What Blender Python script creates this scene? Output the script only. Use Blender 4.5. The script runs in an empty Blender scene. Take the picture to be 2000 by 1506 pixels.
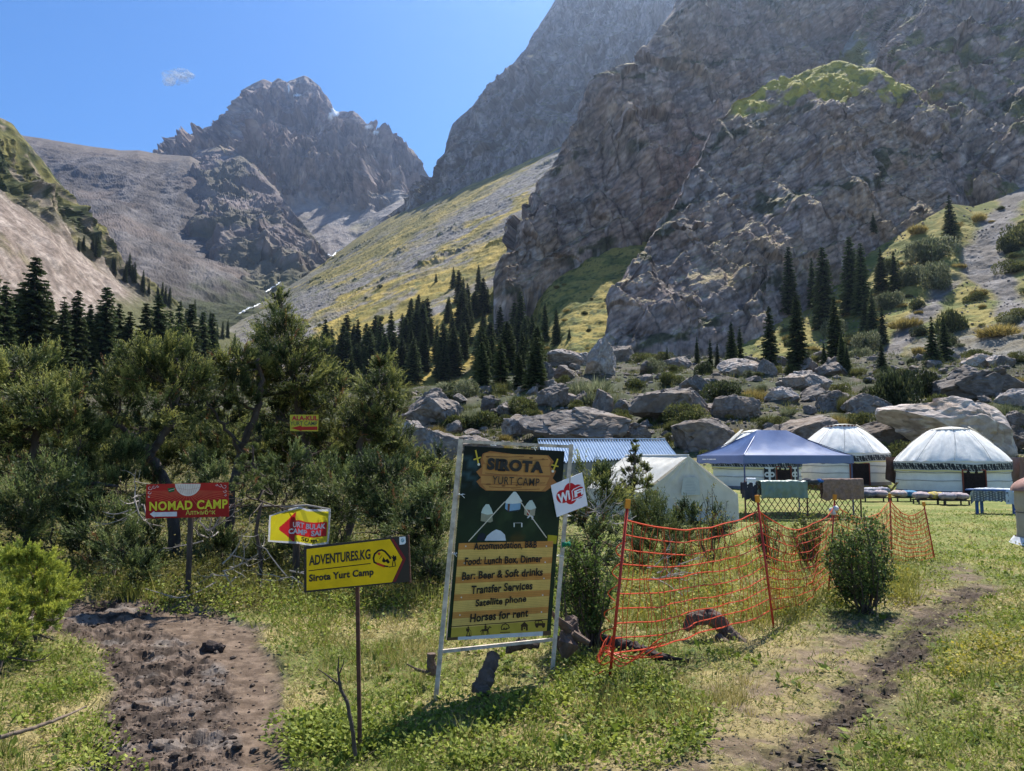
import bpy, math, random, mathutils
import numpy as np

R = math.radians
S = bpy.context.scene
COL = S.collection

# ------------------------------------------------------------------ camera, sky, sun, exposure
EYE = np.array([0.0, 0.0, 1.6])
FPX = 1500.0                       # focal length in pixels of the 2000 px wide photograph
PITCH = R(5.4)
cam_data = bpy.data.cameras.new("camera")
cam_data.sensor_width = 36.0
cam_data.lens = 36.0 * FPX / 2000.0
cam_data.clip_start = 0.05
cam_data.clip_end = 60000.0
cam = bpy.data.objects.new("camera", cam_data)
COL.objects.link(cam)
cam.location = EYE
cam.rotation_euler = (R(90) + PITCH, 0, 0)
S.camera = cam

SUN_EL, SUN_AZ = R(54), R(23)      # azimuth measured from the view direction (+Y) towards +X
world = bpy.data.worlds.new("World")
S.world = world
world.use_nodes = True
wn = world.node_tree
wn.nodes.clear()
w_out = wn.nodes.new("ShaderNodeOutputWorld")
w_bg = wn.nodes.new("ShaderNodeBackground")
w_sky = wn.nodes.new("ShaderNodeTexSky")
w_sky.sky_type = 'NISHITA'
w_sky.sun_disc = False
w_sky.sun_elevation = SUN_EL
w_sky.sun_rotation = SUN_AZ
w_sky.altitude = 2600
w_sky.air_density = 1.0
w_sky.dust_density = 0.0
w_sky.ozone_density = 4.0
w_bg.inputs['Strength'].default_value = 0.10
w_hs = wn.nodes.new("ShaderNodeHueSaturation")
w_hs.inputs['Saturation'].default_value = 1.18
wn.links.new(w_sky.outputs[0], w_hs.inputs['Color'])
wn.links.new(w_hs.outputs[0], w_bg.inputs['Color'])
wn.links.new(w_bg.outputs[0], w_out.inputs['Surface'])

sun_data = bpy.data.lights.new("sun", 'SUN')
sun_data.energy = 5.0
sun_data.angle = R(0.53)
sun_data.color = (1.0, 0.955, 0.88)
sun = bpy.data.objects.new("sun", sun_data)
COL.objects.link(sun)
sd = mathutils.Vector((math.sin(SUN_AZ) * math.cos(SUN_EL), math.cos(SUN_AZ) * math.cos(SUN_EL), math.sin(SUN_EL)))
sun.rotation_euler = sd.to_track_quat('Z', 'Y').to_euler()
sun.location = (0, 0, 60)

S.view_settings.view_transform = 'Standard'
S.view_settings.look = 'None'
S.view_settings.gamma = 1.0
S.view_settings.use_curve_mapping = False
S.view_settings.exposure = 1.05

# ------------------------------------------------------------------ render economy
cy = S.cycles
cy.max_bounces = 6
cy.diffuse_bounces = 3
cy.glossy_bounces = 2
cy.transmission_bounces = 3
cy.transparent_max_bounces = 12
cy.volume_bounces = 0
cy.use_denoising = True
cy.use_adaptive_sampling = True
cy.adaptive_threshold = 0.015

# ------------------------------------------------------------------ pixel rays and points
CP, SP = math.cos(PITCH), math.sin(PITCH)


def ray(px, py):
    a = (np.asarray(px, float) - 1000.0) / FPX
    b = (753.0 - np.asarray(py, float)) / FPX
    return np.stack([a, CP - b * SP, SP + b * CP], -1)


def at(px, py, d):
    """the place seen at pixel (px, py), d metres ahead of the eye (measured along +Y)"""
    r = ray(px, py)
    return EYE + r * (np.asarray(d, float) / r[..., 1])[..., None]


def proj(P):
    q = np.asarray(P, float) - EYE
    f = q[..., 1] * CP + q[..., 2] * SP
    u = -q[..., 1] * SP + q[..., 2] * CP
    f = np.maximum(f, 1e-3)
    return 1000 + FPX * q[..., 0] / f, 753 - FPX * u / f


# ------------------------------------------------------------------ noise
_G = np.array([[1, 1, 0], [-1, 1, 0], [1, -1, 0], [-1, -1, 0], [1, 0, 1], [-1, 0, 1], [1, 0, -1], [-1, 0, -1],
               [0, 1, 1], [0, -1, 1], [0, 1, -1], [0, -1, -1], [1, 1, 0], [-1, 1, 0], [0, -1, 1], [0, -1, -1]], np.float32)


def _hash(ix, iy, iz, seed):
    h = (ix * np.uint32(73856093)) ^ (iy * np.uint32(19349663)) ^ (iz * np.uint32(83492791)) ^ np.uint32((seed * 2654435761) & 0xffffffff)
    h ^= h >> np.uint32(13)
    h *= np.uint32(1540483477)
    h ^= h >> np.uint32(15)
    return h


def perlin(p, seed=0):
    p = np.asarray(p, np.float32)
    i = np.floor(p)
    f = p - i
    i = i.astype(np.int64).astype(np.uint32)
    u = f * f * f * (f * (f * 6 - 15) + 10)
    out = 0
    for cx in (0, 1):
        wx = u[..., 0] if cx else 1 - u[..., 0]
        for cy_ in (0, 1):
            wy = u[..., 1] if cy_ else 1 - u[..., 1]
            for cz in (0, 1):
                wz = u[..., 2] if cz else 1 - u[..., 2]
                h = _hash(i[..., 0] + np.uint32(cx), i[..., 1] + np.uint32(cy_), i[..., 2] + np.uint32(cz), seed) & np.uint32(15)
                g = _G[h]
                d = g[..., 0] * (f[..., 0] - cx) + g[..., 1] * (f[..., 1] - cy_) + g[..., 2] * (f[..., 2] - cz)
                out = out + d * wx * wy * wz
    return out


def fbm(p, octaves=4, seed=0, gain=0.5, lac=2.03):
    p = np.asarray(p, np.float32)
    a, s, o = 1.0, 0.0, 0
    for k in range(octaves):
        o = o + a * perlin(p, seed + k * 17)
        s += a
        a *= gain
        p = p * lac
    return o / s * 1.5


def ridged(p, octaves=4, seed=0, gain=0.5, lac=2.07):
    p = np.asarray(p, np.float32)
    a, s, o, w = 1.0, 0.0, 0, 1.0
    for k in range(octaves):
        n = 1 - np.abs(perlin(p, seed + k * 31)) * 1.7
        n = n * n * w
        w = np.clip(n * 1.6, 0, 1)
        o = o + a * n
        s += a
        a *= gain
        p = p * lac
    return o / s


def worley(p, seed=0):
    """distance to nearest and second nearest feature, and a random value of the nearest cell"""
    p = np.asarray(p, np.float32)
    i = np.floor(p)
    f = p - i
    i = i.astype(np.int64).astype(np.uint32)
    n = p.shape[:-1]
    d1 = np.full(n, 9.0, np.float32)
    d2 = np.full(n, 9.0, np.float32)
    cid = np.zeros(n, np.float32)
    for cx in (-1, 0, 1):
        for cy_ in (-1, 0, 1):
            for cz in (-1, 0, 1):
                h = _hash(i[..., 0] + np.uint32(cx & 0xffffffff), i[..., 1] + np.uint32(cy_ & 0xffffffff), i[..., 2] + np.uint32(cz & 0xffffffff), seed)
                ox = (h & np.uint32(1023)).astype(np.float32) / 1023
                oy = ((h >> np.uint32(10)) & np.uint32(1023)).astype(np.float32) / 1023
                oz = ((h >> np.uint32(20)) & np.uint32(1023)).astype(np.float32) / 1023
                d = (cx + ox - f[..., 0]) ** 2 + (cy_ + oy - f[..., 1]) ** 2 + (cz + oz - f[..., 2]) ** 2
                near = d < d1
                d2 = np.where(near, d1, np.minimum(d2, d))
                cid = np.where(near, ox, cid)
                d1 = np.where(near, d, d1)
    return np.sqrt(d1), np.sqrt(d2), cid


def facets(p, seed=0):
    """planar facets: each cell of a Voronoi pattern is a plane with a tilt of its own"""
    p = np.asarray(p, np.float32)
    i = np.floor(p)
    f = p - i
    i = i.astype(np.int64).astype(np.uint32)
    n = p.shape[:-1]
    d1 = np.full(n, 9.0, np.float32)
    d2 = np.full(n, 9.0, np.float32)
    val = np.zeros(n, np.float32)
    for cx in (-1, 0, 1):
        for cy_ in (-1, 0, 1):
            for cz in (-1, 0, 1):
                h = _hash(i[..., 0] + np.uint32(cx & 0xffffffff), i[..., 1] + np.uint32(cy_ & 0xffffffff), i[..., 2] + np.uint32(cz & 0xffffffff), seed)
                h2 = h * np.uint32(2654435769)
                h2 ^= h2 >> np.uint32(15)
                k = np.float32(1 / 1023)
                dx = cx + (h & np.uint32(1023)).astype(np.float32) * k - f[..., 0]
                dy = cy_ + ((h >> np.uint32(10)) & np.uint32(1023)).astype(np.float32) * k - f[..., 1]
                dz = cz + ((h >> np.uint32(20)) & np.uint32(1023)).astype(np.float32) * k - f[..., 2]
                d = dx * dx + dy * dy + dz * dz
                near = d < d1
                d2 = np.where(near, d1, np.minimum(d2, d))
                t = (dx * ((h2 & np.uint32(1023)).astype(np.float32) * k - .5) + dy * (((h2 >> np.uint32(10)) & np.uint32(1023)).astype(np.float32) * k - .5)
                     + dz * (((h2 >> np.uint32(20)) & np.uint32(1023)).astype(np.float32) * k - .5)) * 2 + ((h2 >> np.uint32(5)) & np.uint32(1023)).astype(np.float32) * k * .5
                val = np.where(near, t, val)
                d1 = np.where(near, d, d1)
    return val, np.sqrt(d2) - np.sqrt(d1)


def sstep(a, b, x):
    t = np.clip((x - a) / (b - a), 0, 1)
    return t * t * (3 - 2 * t)


def mixc(a, b, t):
    return a + (b - a) * np.asarray(t)[..., None]


# ------------------------------------------------------------------ objects and meshes
def tag(o, label=None, cat=None, group=None, kind=None):
    if label: o['label'] = label
    if cat: o['category'] = cat
    if group: o['group'] = group
    if kind: o['kind'] = kind
    return o


def raw_mesh(name, V, F, mats=(), colors=None, smooth=False, mat_idx=None):
    """V (n,3); F (m,3) or (m,4) array, or a list of such arrays, or a list of index tuples"""
    me = bpy.data.meshes.new(name)
    V = np.asarray(V, np.float32)
    if isinstance(F, np.ndarray):
        F = [F]
    if len(F) and not isinstance(F[0], np.ndarray):
        me.from_pydata(V.tolist(), [], F)
    else:
        loops = np.concatenate([f.reshape(-1) for f in F]).astype(np.int32)
        sizes = np.concatenate([np.full(len(f), f.shape[1], np.int32) for f in F])
        me.vertices.add(len(V))
        me.vertices.foreach_set("co", V.reshape(-1))
        me.loops.add(len(loops))
        me.loops.foreach_set("vertex_index", loops)
        me.polygons.add(len(sizes))
        starts = np.concatenate([[0], np.cumsum(sizes)[:-1]]).astype(np.int32)
        me.polygons.foreach_set("loop_start", starts)
        me.update(calc_edges=True)
    me.polygons.foreach_set("use_smooth", np.full(len(me.polygons), bool(smooth)))
    if colors is not None:
        c = np.ones((len(V), 4), np.float32)
        c[:, :3] = colors
        a = me.attributes.new("Col", 'FLOAT_COLOR', 'POINT')
        a.data.foreach_set("color", c.reshape(-1))
    for m in (mats if isinstance(mats, (list, tuple)) else [mats]):
        me.materials.append(m)
    if mat_idx is not None:
        me.polygons.foreach_set("material_index", np.asarray(mat_idx, np.int32))
    me.update()
    return me


def link(name, me, parent=None, loc=None):
    o = bpy.data.objects.new(name, me)
    COL.objects.link(o)
    if loc is not None:
        o.location = [float(v) for v in loc]
    if parent is not None:
        o.parent = parent
    return o


def empty(name, loc=(0, 0, 0)):
    o = bpy.data.objects.new(name, None)
    o.empty_display_size = 0.2
    COL.objects.link(o)
    o.location = [float(v) for v in loc]
    return o


def copy_tree(o, parent=None):
    c = o.copy()
    COL.objects.link(c)
    if parent is not None:
        c.parent = parent
    for ch in list(o.children):
        copy_tree(ch, c)
    return c


class MB:
    """collects simple solids into one mesh"""

    def __init__(self):
        self.V, self.F, self.n = [], [], 0
        self.C = []

    def add(self, V, F, c=None):
        V = np.asarray(V, float).reshape(-1, 3)
        self.V.append(V)
        self.F += [tuple(int(i) + self.n for i in f) for f in F]
        self.C.append(np.tile(np.asarray((1, 1, 1) if c is None else c, float), (len(V), 1)))
        self.n += len(V)
        return self

    def box(self, c, s, rz=0.0, col=None, M=None):
        x, y, z = (v / 2 for v in s)
        V = np.array([[-x, -y, -z], [x, -y, -z], [x, y, -z], [-x, y, -z], [-x, -y, z], [x, -y, z], [x, y, z], [-x, y, z]])
        if M is None:
            ca, sa = math.cos(rz), math.sin(rz)
            M = np.array([[ca, -sa, 0], [sa, ca, 0], [0, 0, 1]])
        V = V @ np.asarray(M).T + np.asarray(c, float)
        return self.add(V, [(3, 2, 1, 0), (4, 5, 6, 7), (0, 1, 5, 4), (1, 2, 6, 5), (2, 3, 7, 6), (3, 0, 4, 7)], col)

    def tube(self, pts, r, n=8, col=None, caps=True):
        pts = np.asarray(pts, float)
        m = len(pts)
        r = np.broadcast_to(np.asarray(r, float), (m,))
        T = np.gradient(pts, axis=0)
        T /= np.linalg.norm(T, axis=1)[:, None] + 1e-12
        ref = np.array([0, 0, 1.0]) if abs(T[0, 2]) < 0.9 else np.array([1.0, 0, 0])
        A = np.cross(T[0], ref)
        A /= np.linalg.norm(A)
        ang = np.arange(n) * 2 * math.pi / n
        V = []
        for i in range(m):
            A = A - T[i] * A.dot(T[i])
            A /= np.linalg.norm(A) + 1e-12
            B = np.cross(T[i], A)
            V.append(pts[i] + r[i] * (np.cos(ang)[:, None] * A + np.sin(ang)[:, None] * B))
        F = [(i * n + j, i * n + (j + 1) % n, (i + 1) * n + (j + 1) % n, (i + 1) * n + j) for i in range(m - 1) for j in range(n)]
        if caps:
            F += [tuple(range(n))[::-1], tuple((m - 1) * n + j for j in range(n))]
        return self.add(np.concatenate(V), F, col)

    def bar(self, a, b, w, h=None, col=None):
        """a rectangular bar from a to b"""
        a, b = np.asarray(a, float), np.asarray(b, float)
        h = w if h is None else h
        T = b - a
        L = np.linalg.norm(T)
        T = T / L
        ref = np.array([0, 0, 1.0]) if abs(T[2]) < 0.9 else np.array([0, 1.0, 0])
        A = np.cross(T, ref)
        A /= np.linalg.norm(A)
        B = np.cross(A, T)
        return self.box((a + b) / 2, (w, L, h), M=np.stack([A, T, B], 1), col=col)

    def lathe(self, prof, n=48, c=(0, 0, 0), col=None):
        """prof: (r, z) pairs"""
        c = np.asarray(c, float)
        ang = np.arange(n) * 2 * math.pi / n
        V = np.concatenate([np.stack([r * np.cos(ang), r * np.sin(ang), np.full(n, z)], 1) for r, z in prof]) + c
        F = [(i * n + j, i * n + (j + 1) % n, (i + 1) * n + (j + 1) % n, (i + 1) * n + j) for i in range(len(prof) - 1) for j in range(n)]
        return self.add(V, F, col)

    def grid(self, G, col=None, closed=False):
        """G (a,b,3)"""
        a, b = G.shape[:2]
        F = [(i * b + j, i * b + j + 1, (i + 1) * b + j + 1, (i + 1) * b + j) for i in range(a - 1) for j in range(b - 1)]
        return self.add(G.reshape(-1, 3), F, col)

    def build(self, name, mat, parent=None, smooth=False, loc=None, colors=False):
        V = np.concatenate(self.V)
        base = np.asarray(loc, float) if loc is not None else np.zeros(3)
        if parent is not None and loc is None:
            base = np.array(parent_world(parent))
        me = raw_mesh(name, V - base, self.F, mat, np.concatenate(self.C) if colors else None, smooth)
        return link(name, me, parent, None if loc is None else (loc if parent is None else np.asarray(loc) - parent_world(parent)))


def parent_world(o):
    v = np.zeros(3)
    while o is not None:
        v = v + np.array(o.location)
        o = o.parent
    return v


# ------------------------------------------------------------------ materials
def srgb(r, g, b):
    f = lambda v: (v / 255.0 / 12.92) if v / 255.0 <= 0.04045 else ((v / 255.0 + 0.055) / 1.055) ** 2.4
    return (f(r), f(g), f(b))


def material(name, color=(0.5, 0.5, 0.5), rough=0.8, attr=False, var=0.25, scale=3.0, bump=0.0, bump_scale=None, bump_dist=0.05,
             metallic=0.0, transl=0.0, spec=0.3, detail=5.0, obj_var=0.0, stretch=None, noise_rough=0.6):
    m = bpy.data.materials.new(name)
    m.use_nodes = True
    nt = m.node_tree
    N, L = nt.nodes, nt.links
    bs = N['Principled BSDF']
    out = N['Material Output']
    bs.inputs['Roughness'].default_value = rough
    bs.inputs['Metallic'].default_value = metallic
    bs.inputs['Specular IOR Level'].default_value = spec
    if attr:
        a = N.new('ShaderNodeAttribute')
        a.attribute_name = "Col"
        src = a.outputs['Color']
    else:
        c = N.new('ShaderNodeRGB')
        c.outputs[0].default_value = (*color, 1)
        src = c.outputs[0]
    tc = N.new('ShaderNodeTexCoord')
    vec = tc.outputs['Object']
    if stretch:
        mp = N.new('ShaderNodeMapping')
        mp.inputs['Scale'].default_value = stretch
        L.new(vec, mp.inputs['Vector'])
        vec = mp.outputs[0]
    if var > 0:
        nz = N.new('ShaderNodeTexNoise')
        nz.inputs['Scale'].default_value = scale
        nz.inputs['Detail'].default_value = detail
        nz.inputs['Roughness'].default_value = noise_rough
        L.new(vec, nz.inputs['Vector'])
        mr = N.new('ShaderNodeMapRange')
        mr.inputs['From Min'].default_value = 0.25
        mr.inputs['From Max'].default_value = 0.75
        mr.inputs['To Min'].default_value = 1 - var
        mr.inputs['To Max'].default_value = 1 + var
        L.new(nz.outputs['Fac'], mr.inputs['Value'])
        hv = N.new('ShaderNodeHueSaturation')
        L.new(src, hv.inputs['Color'])
        L.new(mr.outputs[0], hv.inputs['Value'])
        src = hv.outputs[0]
    if obj_var > 0:
        oi = N.new('ShaderNodeObjectInfo')
        mr2 = N.new('ShaderNodeMapRange')
        mr2.inputs['To Min'].default_value = 1 - obj_var
        mr2.inputs['To Max'].default_value = 1 + obj_var
        L.new(oi.outputs['Random'], mr2.inputs['Value'])
        hv2 = N.new('ShaderNodeHueSaturation')
        L.new(src, hv2.inputs['Color'])
        L.new(mr2.outputs[0], hv2.inputs['Value'])
        src = hv2.outputs[0]
    L.new(src, bs.inputs['Base Color'])
    if bump > 0:
        nb = N.new('ShaderNodeTexNoise')
        nb.inputs['Scale'].default_value = bump_scale or scale * 3
        nb.inputs['Detail'].default_value = 6
        nb.inputs['Roughness'].default_value = 0.65
        L.new(vec, nb.inputs['Vector'])
        bp = N.new('ShaderNodeBump')
        bp.inputs['Strength'].default_value = bump
        bp.inputs['Distance'].default_value = bump_dist
        L.new(nb.outputs['Fac'], bp.inputs['Height'])
        L.new(bp.outputs[0], bs.inputs['Normal'])
    if transl > 0:
        tr = N.new('ShaderNodeBsdfTranslucent')
        L.new(src, tr.inputs['Color'])
        mx = N.new('ShaderNodeMixShader')
        mx.inputs[0].default_value = transl
        L.new(bs.outputs[0], mx.inputs[1])
        L.new(tr.outputs[0], mx.inputs[2])
        L.new(mx.outputs[0], out.inputs['Surface'])
    return m
# ================================================================== TERRAIN
def line(pts, px):
    """pts: (px, py, d) triples; world points of that line at the given columns"""
    p = np.array(pts, float)
    return at(px, np.interp(px, p[:, 0], p[:, 1]), np.interp(px, p[:, 0], p[:, 2]))


SHEETS = {}


def sheet(name, x0, x1, step, lines, rows, disp, colour, mat, smooth=False, back=0.25, ridge=.90):
    px = np.arange(x0, x1 + step, step)
    L = [line(l, px) for l in lines]
    root = L[0].copy()                                        # the foot goes on below the ground in front of it
    root[:, 2] -= 0.10 * root[:, 1]
    L.insert(0, root)
    # behind the last line the ground falls away again, so the ridge has a far side
    top = L[-1]
    bk = top.copy()
    hd = np.linalg.norm(top[:, :2], axis=1)
    bk[:, :2] *= (1 + back * 0.6)
    bk[:, 2] = top[:, 2] - back * hd * 0.55
    L.append(bk)
    rows = [8] + list(rows) + [12]
    G = [L[0][None]]
    for a, b, n in zip(L[:-1], L[1:], rows):
        t = (np.arange(1, n + 1) / n)[:, None, None]
        G.append(a[None] * (1 - t) + b[None] * t)
    P = np.concatenate(G)                                     # rows x cols x 3
    for _ in range(3):                                        # soften the creases between the control lines
        Q = P.copy()
        Q[1:-1] = (P[:-2] + 2 * P[1:-1] + P[2:]) / 4
        Q[:, 1:-1] = (Q[:, :-2] + 2 * Q[:, 1:-1] + Q[:, 2:]) / 4
        P = Q

    def normal(P):
        du = np.gradient(P, axis=1)
        dv = np.gradient(P, axis=0)
        n = np.cross(du, dv)
        n /= np.linalg.norm(n, axis=2)[..., None] + 1e-9
        return n
    N0 = normal(P)
    qx, qy = proj(P)
    v = np.repeat(np.linspace(0, 1, P.shape[0])[:, None], P.shape[1], 1)
    ctx = dict(P0=P, N0=N0, px=qx, py=qy, v=v)
    Q = disp(ctx)
    ri = sum(rows[:-1])
    fade = 1 - ridge * np.exp(-((np.arange(P.shape[0]) - ri) / (0.10 * ri)) ** 2)
    ci = np.arange(P.shape[1])
    side = np.clip(np.minimum(ci, ci[::-1]) / 16.0, 0.05, 1)
    P = P + (Q - P) * fade[:, None, None] * side[None, :, None]
    ctx['P'] = P
    ctx['N'] = normal(P)
    C = colour(ctx)
    a, b = P.shape[:2]
    I = np.arange(a * b).reshape(a, b)
    F = np.stack([I[:-1, :-1], I[:-1, 1:], I[1:, 1:], I[1:, :-1]], -1).reshape(-1, 4)
    o = link(name, raw_mesh(name, P.reshape(-1, 3), F, mat, C.reshape(-1, 3), smooth))
    o['kind'] = 'structure'
    k = len(SHEETS)
    ex, ey = proj(P.reshape(-1, 3))
    SHEETS[name + str(k)] = (P.reshape(-1, 3), ex, ey)
    return o


def hit(px, py, names=None):
    """nearest-to-eye terrain point seen at a pixel"""
    best, bd = None, 1e9
    for k, (P, ex, ey) in SHEETS.items():
        if names and not any(k.startswith(n) for n in names):
            continue
        m = np.hypot(ex - px, ey - py)
        near = np.where(m < 5)[0]
        if len(near) == 0:
            continue
        i = near[np.argmin(P[near, 1] + m[near] * P[near, 1] * 0.004)]
        if P[i, 1] < bd:
            best, bd = P[i], P[i, 1]
    return best


m_rock = material("rock", attr=True, rough=0.9, var=0.28, scale=0.35, detail=9, bump=0.9, bump_scale=0.7, bump_dist=0.9, spec=0.2)
m_far = material("far_rock", attr=True, rough=0.95, var=0.25, scale=0.06, detail=10, bump=0.6, bump_scale=0.12, bump_dist=4.0, spec=0.1)
m_slope = material("slope_cover", attr=True, rough=0.95, var=0.32, scale=0.8, detail=8, bump=0.6, bump_scale=1.2, bump_dist=0.4, spec=0.1)

C_ = lambda *c: np.array(c, np.float32)
ROCK = C_(0.262, 0.192, 0.165)
ROCK_L = C_(0.385, 0.295, 0.252)
ROCK_D = C_(0.12, 0.105, 0.10)
OCHRE = C_(0.33, 0.215, 0.125)
DRYGR = C_(0.30, 0.235, 0.062)
GREEN = C_(0.11, 0.125, 0.032)
DARKG = C_(0.038, 0.052, 0.018)
SCREE = C_(0.26, 0.25, 0.245)
SCREE_P = C_(0.40, 0.34, 0.30)


def crag_disp(amp=1.0, sc=1.0, seed=3, edge=0.0):
    def f(c):
        P, N = c['P0'], c['N0']
        q = P / sc
        # strata dip down to the east: shear the lookup so cracks run diagonally
        s = q.copy()
        s[..., 2] = q[..., 2] * 0.55 + q[..., 0] * 0.45
        s[..., 0] = q[..., 0] - q[..., 2] * 0.3
        wv = fbm(q / 16.0, 4, seed)[..., None]
        w0 = wv[..., 0]
        w1 = fbm(q / 5.0, 3, seed + 1)
        big = ridged(s / 95.0, 3, seed) - 0.45
        mid = ridged(s / np.array([30, 30, 60.]), 3, seed + 5) - 0.42
        a1, e1 = facets(s / np.array([30.0, 30.0, 36.0]) + .30 * wv, seed + 9)
        a2, e2 = facets(s / np.array([11.0, 11.0, 15.0]) + .35 * wv, seed + 13)
        a3, e3 = facets(s / np.array([3.4, 3.4, 3.6]) + .9 * wv, seed + 17)

        def slabs(u, sharp=.86):
            f = u - np.floor(u)
            return np.where(f < sharp, f / sharp, (1 - f) / (1 - sharp)), sstep(.10, .0, np.abs(f - sharp - .05))
        # bedding climbs to the east, a steep joint set cuts across it
        b1, k1 = slabs((q[..., 2] - .50 * q[..., 0] + 6 * w0 + .8 * w1) / 21.0)
        b2, k2 = slabs((q[..., 0] + .42 * q[..., 2] + 6 * w0 + .7 * w1) / 25.0)
        b3, k3 = slabs((q[..., 2] - .58 * q[..., 0] + 5 * w0 + 1.1 * w1) / 5.2)
        b4, k4 = slabs((q[..., 0] + .30 * q[..., 2] + 5 * w0 - .9 * w1) / 6.6)
        b5, k5 = slabs((q[..., 2] - .40 * q[..., 0] + 4 * w0 + .8 * w1) / 1.9)
        m1 = sstep(-.25, .25, perlin(q / 34.0, seed + 61))
        m2 = sstep(-.2, .3, perlin(q / 27.0 + 9, seed + 62))
        m3 = sstep(-.15, .25, perlin(q / 15.0 + 5, seed + 63))
        fine = fbm(q / 1.6, 4, seed + 21)
        dark = .8 * k1 * m1 + .7 * k2 * m2 + .5 * k3 * m3 + .5 * k4 * (1 - .8 * m3) + .35 * (1 - sstep(0, .035, e1)) + .2 * (1 - sstep(0, .05, e2)) + .15 * (1 - sstep(0, .12, e3)) + .45 * k5 * m1
        c['crack'] = np.clip(1 - dark, 0, 1)
        c['big'] = big
        c['mid'] = mid
        h = 14 * big + 2.0 * mid + 3.0 * a1 + .9 * a2 + .40 * a3 + 4.6 * (b1 - .5) * (.35 + .65 * m1) + 4.2 * (b2 - .5) * (.35 + .65 * m2) + 1.7 * (b3 - .5) * m3 + 1.5 * (b4 - .5) * (1 - .8 * m3) + .55 * (b5 - .5) * m1 - .3 * (1 - sstep(0, .05, e1)) + .34 * fine
        fade = 1.0
        if edge:
            fade = 1 - edge * sstep(0.0, 0.2, 0.2 - c['v'])
        D = h * amp * sc * fade
        return P + N * D[..., None]
    return f


def crag_col(c, seed=3, tint=1.0, sc=1.0):
    P, N = c['P'], c['N']
    n1 = fbm(P / (28 * sc), 4, seed + 40)
    n2 = fbm(P / (7 * sc), 4, seed + 44)
    n3 = fbm(P / (90 * sc), 3, seed + 47)
    col = mixc(np.broadcast_to(ROCK, P.shape), ROCK_L, sstep(-0.1, 0.5, n2 + 0.4 * n1))
    col = mixc(col, ROCK_D, 0.55 * sstep(0.05, 0.6, n1 - 0.3 * n2))
    col = mixc(col, OCHRE, 0.45 * sstep(0.15, 0.55, n3 + 0.5 * n1))
    if 'crack' in c:
        col = col * (0.26 + 0.80 * c['crack'])[..., None]      # crack shade put into the rock colour to raise contrast
    # long ledges of dark scrub run up across the face
    lz = P[..., 2] - .42 * P[..., 0] + 16 * fbm(P / 50.0, 3, seed + 51)
    lg = np.abs(((lz / (38 * sc)) % 1) - .5) + .16 * n2 + .10 * n1
    col = mixc(col, mixc(np.broadcast_to(C_(.035, .042, .018), P.shape), C_(.085, .085, .03), sstep(-.2, .4, n2)), .88 * sstep(.075, .02, lg) * sstep(-.25, .1, fbm(P / 36.0, 3, seed + 53)))
    # pale water streaks and fresh faces
    st = fbm(np.stack([P[..., 0] / 2.6, P[..., 1] / 2.6, P[..., 2] / 26.0], -1), 3, seed + 55)
    col = mixc(col, C_(.46, .40, .37), .38 * sstep(.12, .5, st))
    # plants hold on the ledges
    led = sstep(0.60, 0.88, N[..., 2] + 0.25 * n2)
    col = mixc(col, mixc(np.broadcast_to(GREEN, P.shape), DRYGR, sstep(-.2, .4, n2)), 0.55 * led)
    bed = np.stack([(P[..., 0] + .4 * P[..., 2]) / (5.5 * sc), P[..., 1] / (5 * sc), (P[..., 2] - .5 * P[..., 0]) / (1.5 * sc)], -1)
    n4 = fbm(bed, 4, seed + 71)
    n5 = fbm(P / (1.1 * sc), 3, seed + 73)
    col = col * np.clip(1 + .85 * n4 + .45 * n5, .4, 1.7)[..., None]
    return col * tint


# ---- far peak ------------------------------------------------------
def peak_disp(amp, seed, warp=1.0):
    def f(c):
        P, N = c['P0'], c['N0']
        s = P.copy()
        s[..., 2] = P[..., 2] * 0.20 + P[..., 0] * 0.10           # ribs run down the fall line
        s[..., 0] = P[..., 0] + P[..., 2] * 0.18
        wv = fbm(P / 160.0, 3, seed)[..., None]
        big = ridged(s / 300.0 + .15 * wv, 5, seed) - 0.42
        mid = ridged(s / 90.0 + .2 * wv, 4, seed + 3) - 0.42
        a1, e1 = facets(s / np.array([75., 75., 60.]) + .4 * wv, seed + 4)
        a2, e2 = facets(s / np.array([28., 28., 24.]) + .6 * wv, seed + 5)
        fine = ridged(P / 26.0, 4, seed + 6) - 0.4
        c['rib'] = big + 0.4 * mid
        c['fine'] = fine
        rib3 = ridged(s / 36.0 + .3 * wv, 3, seed + 8) - .42
        h = (135 * big + 78 * mid + 24 * rib3 + 30 * a1 + 13 * a2 + 12 * fine) * amp
        if 'soft' in c:
            h = h * c['soft']
        D = N * h[..., None]
        return P + D
    return f


def far_peak_disp(c):
    # the bowl of scree at the foot stays smooth, the faces above are ribbed
    bowl = np.interp(c['px'], [300, 520, 560, 600, 650, 700, 740, 780, 820, 850], [640, 480, 400, 400, 415, 405, 400, 380, 385, 395])
    c['bowl'] = bowl
    wob = 14 * fbm(c['P0'] / 120.0, 3, 77)
    c['scree'] = sstep(-12, 16, c['py'] - bowl + wob * 1.6 + 10)
    c['soft'] = 1 - 0.93 * c['scree']
    return peak_disp(0.85, 11)(c)


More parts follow.
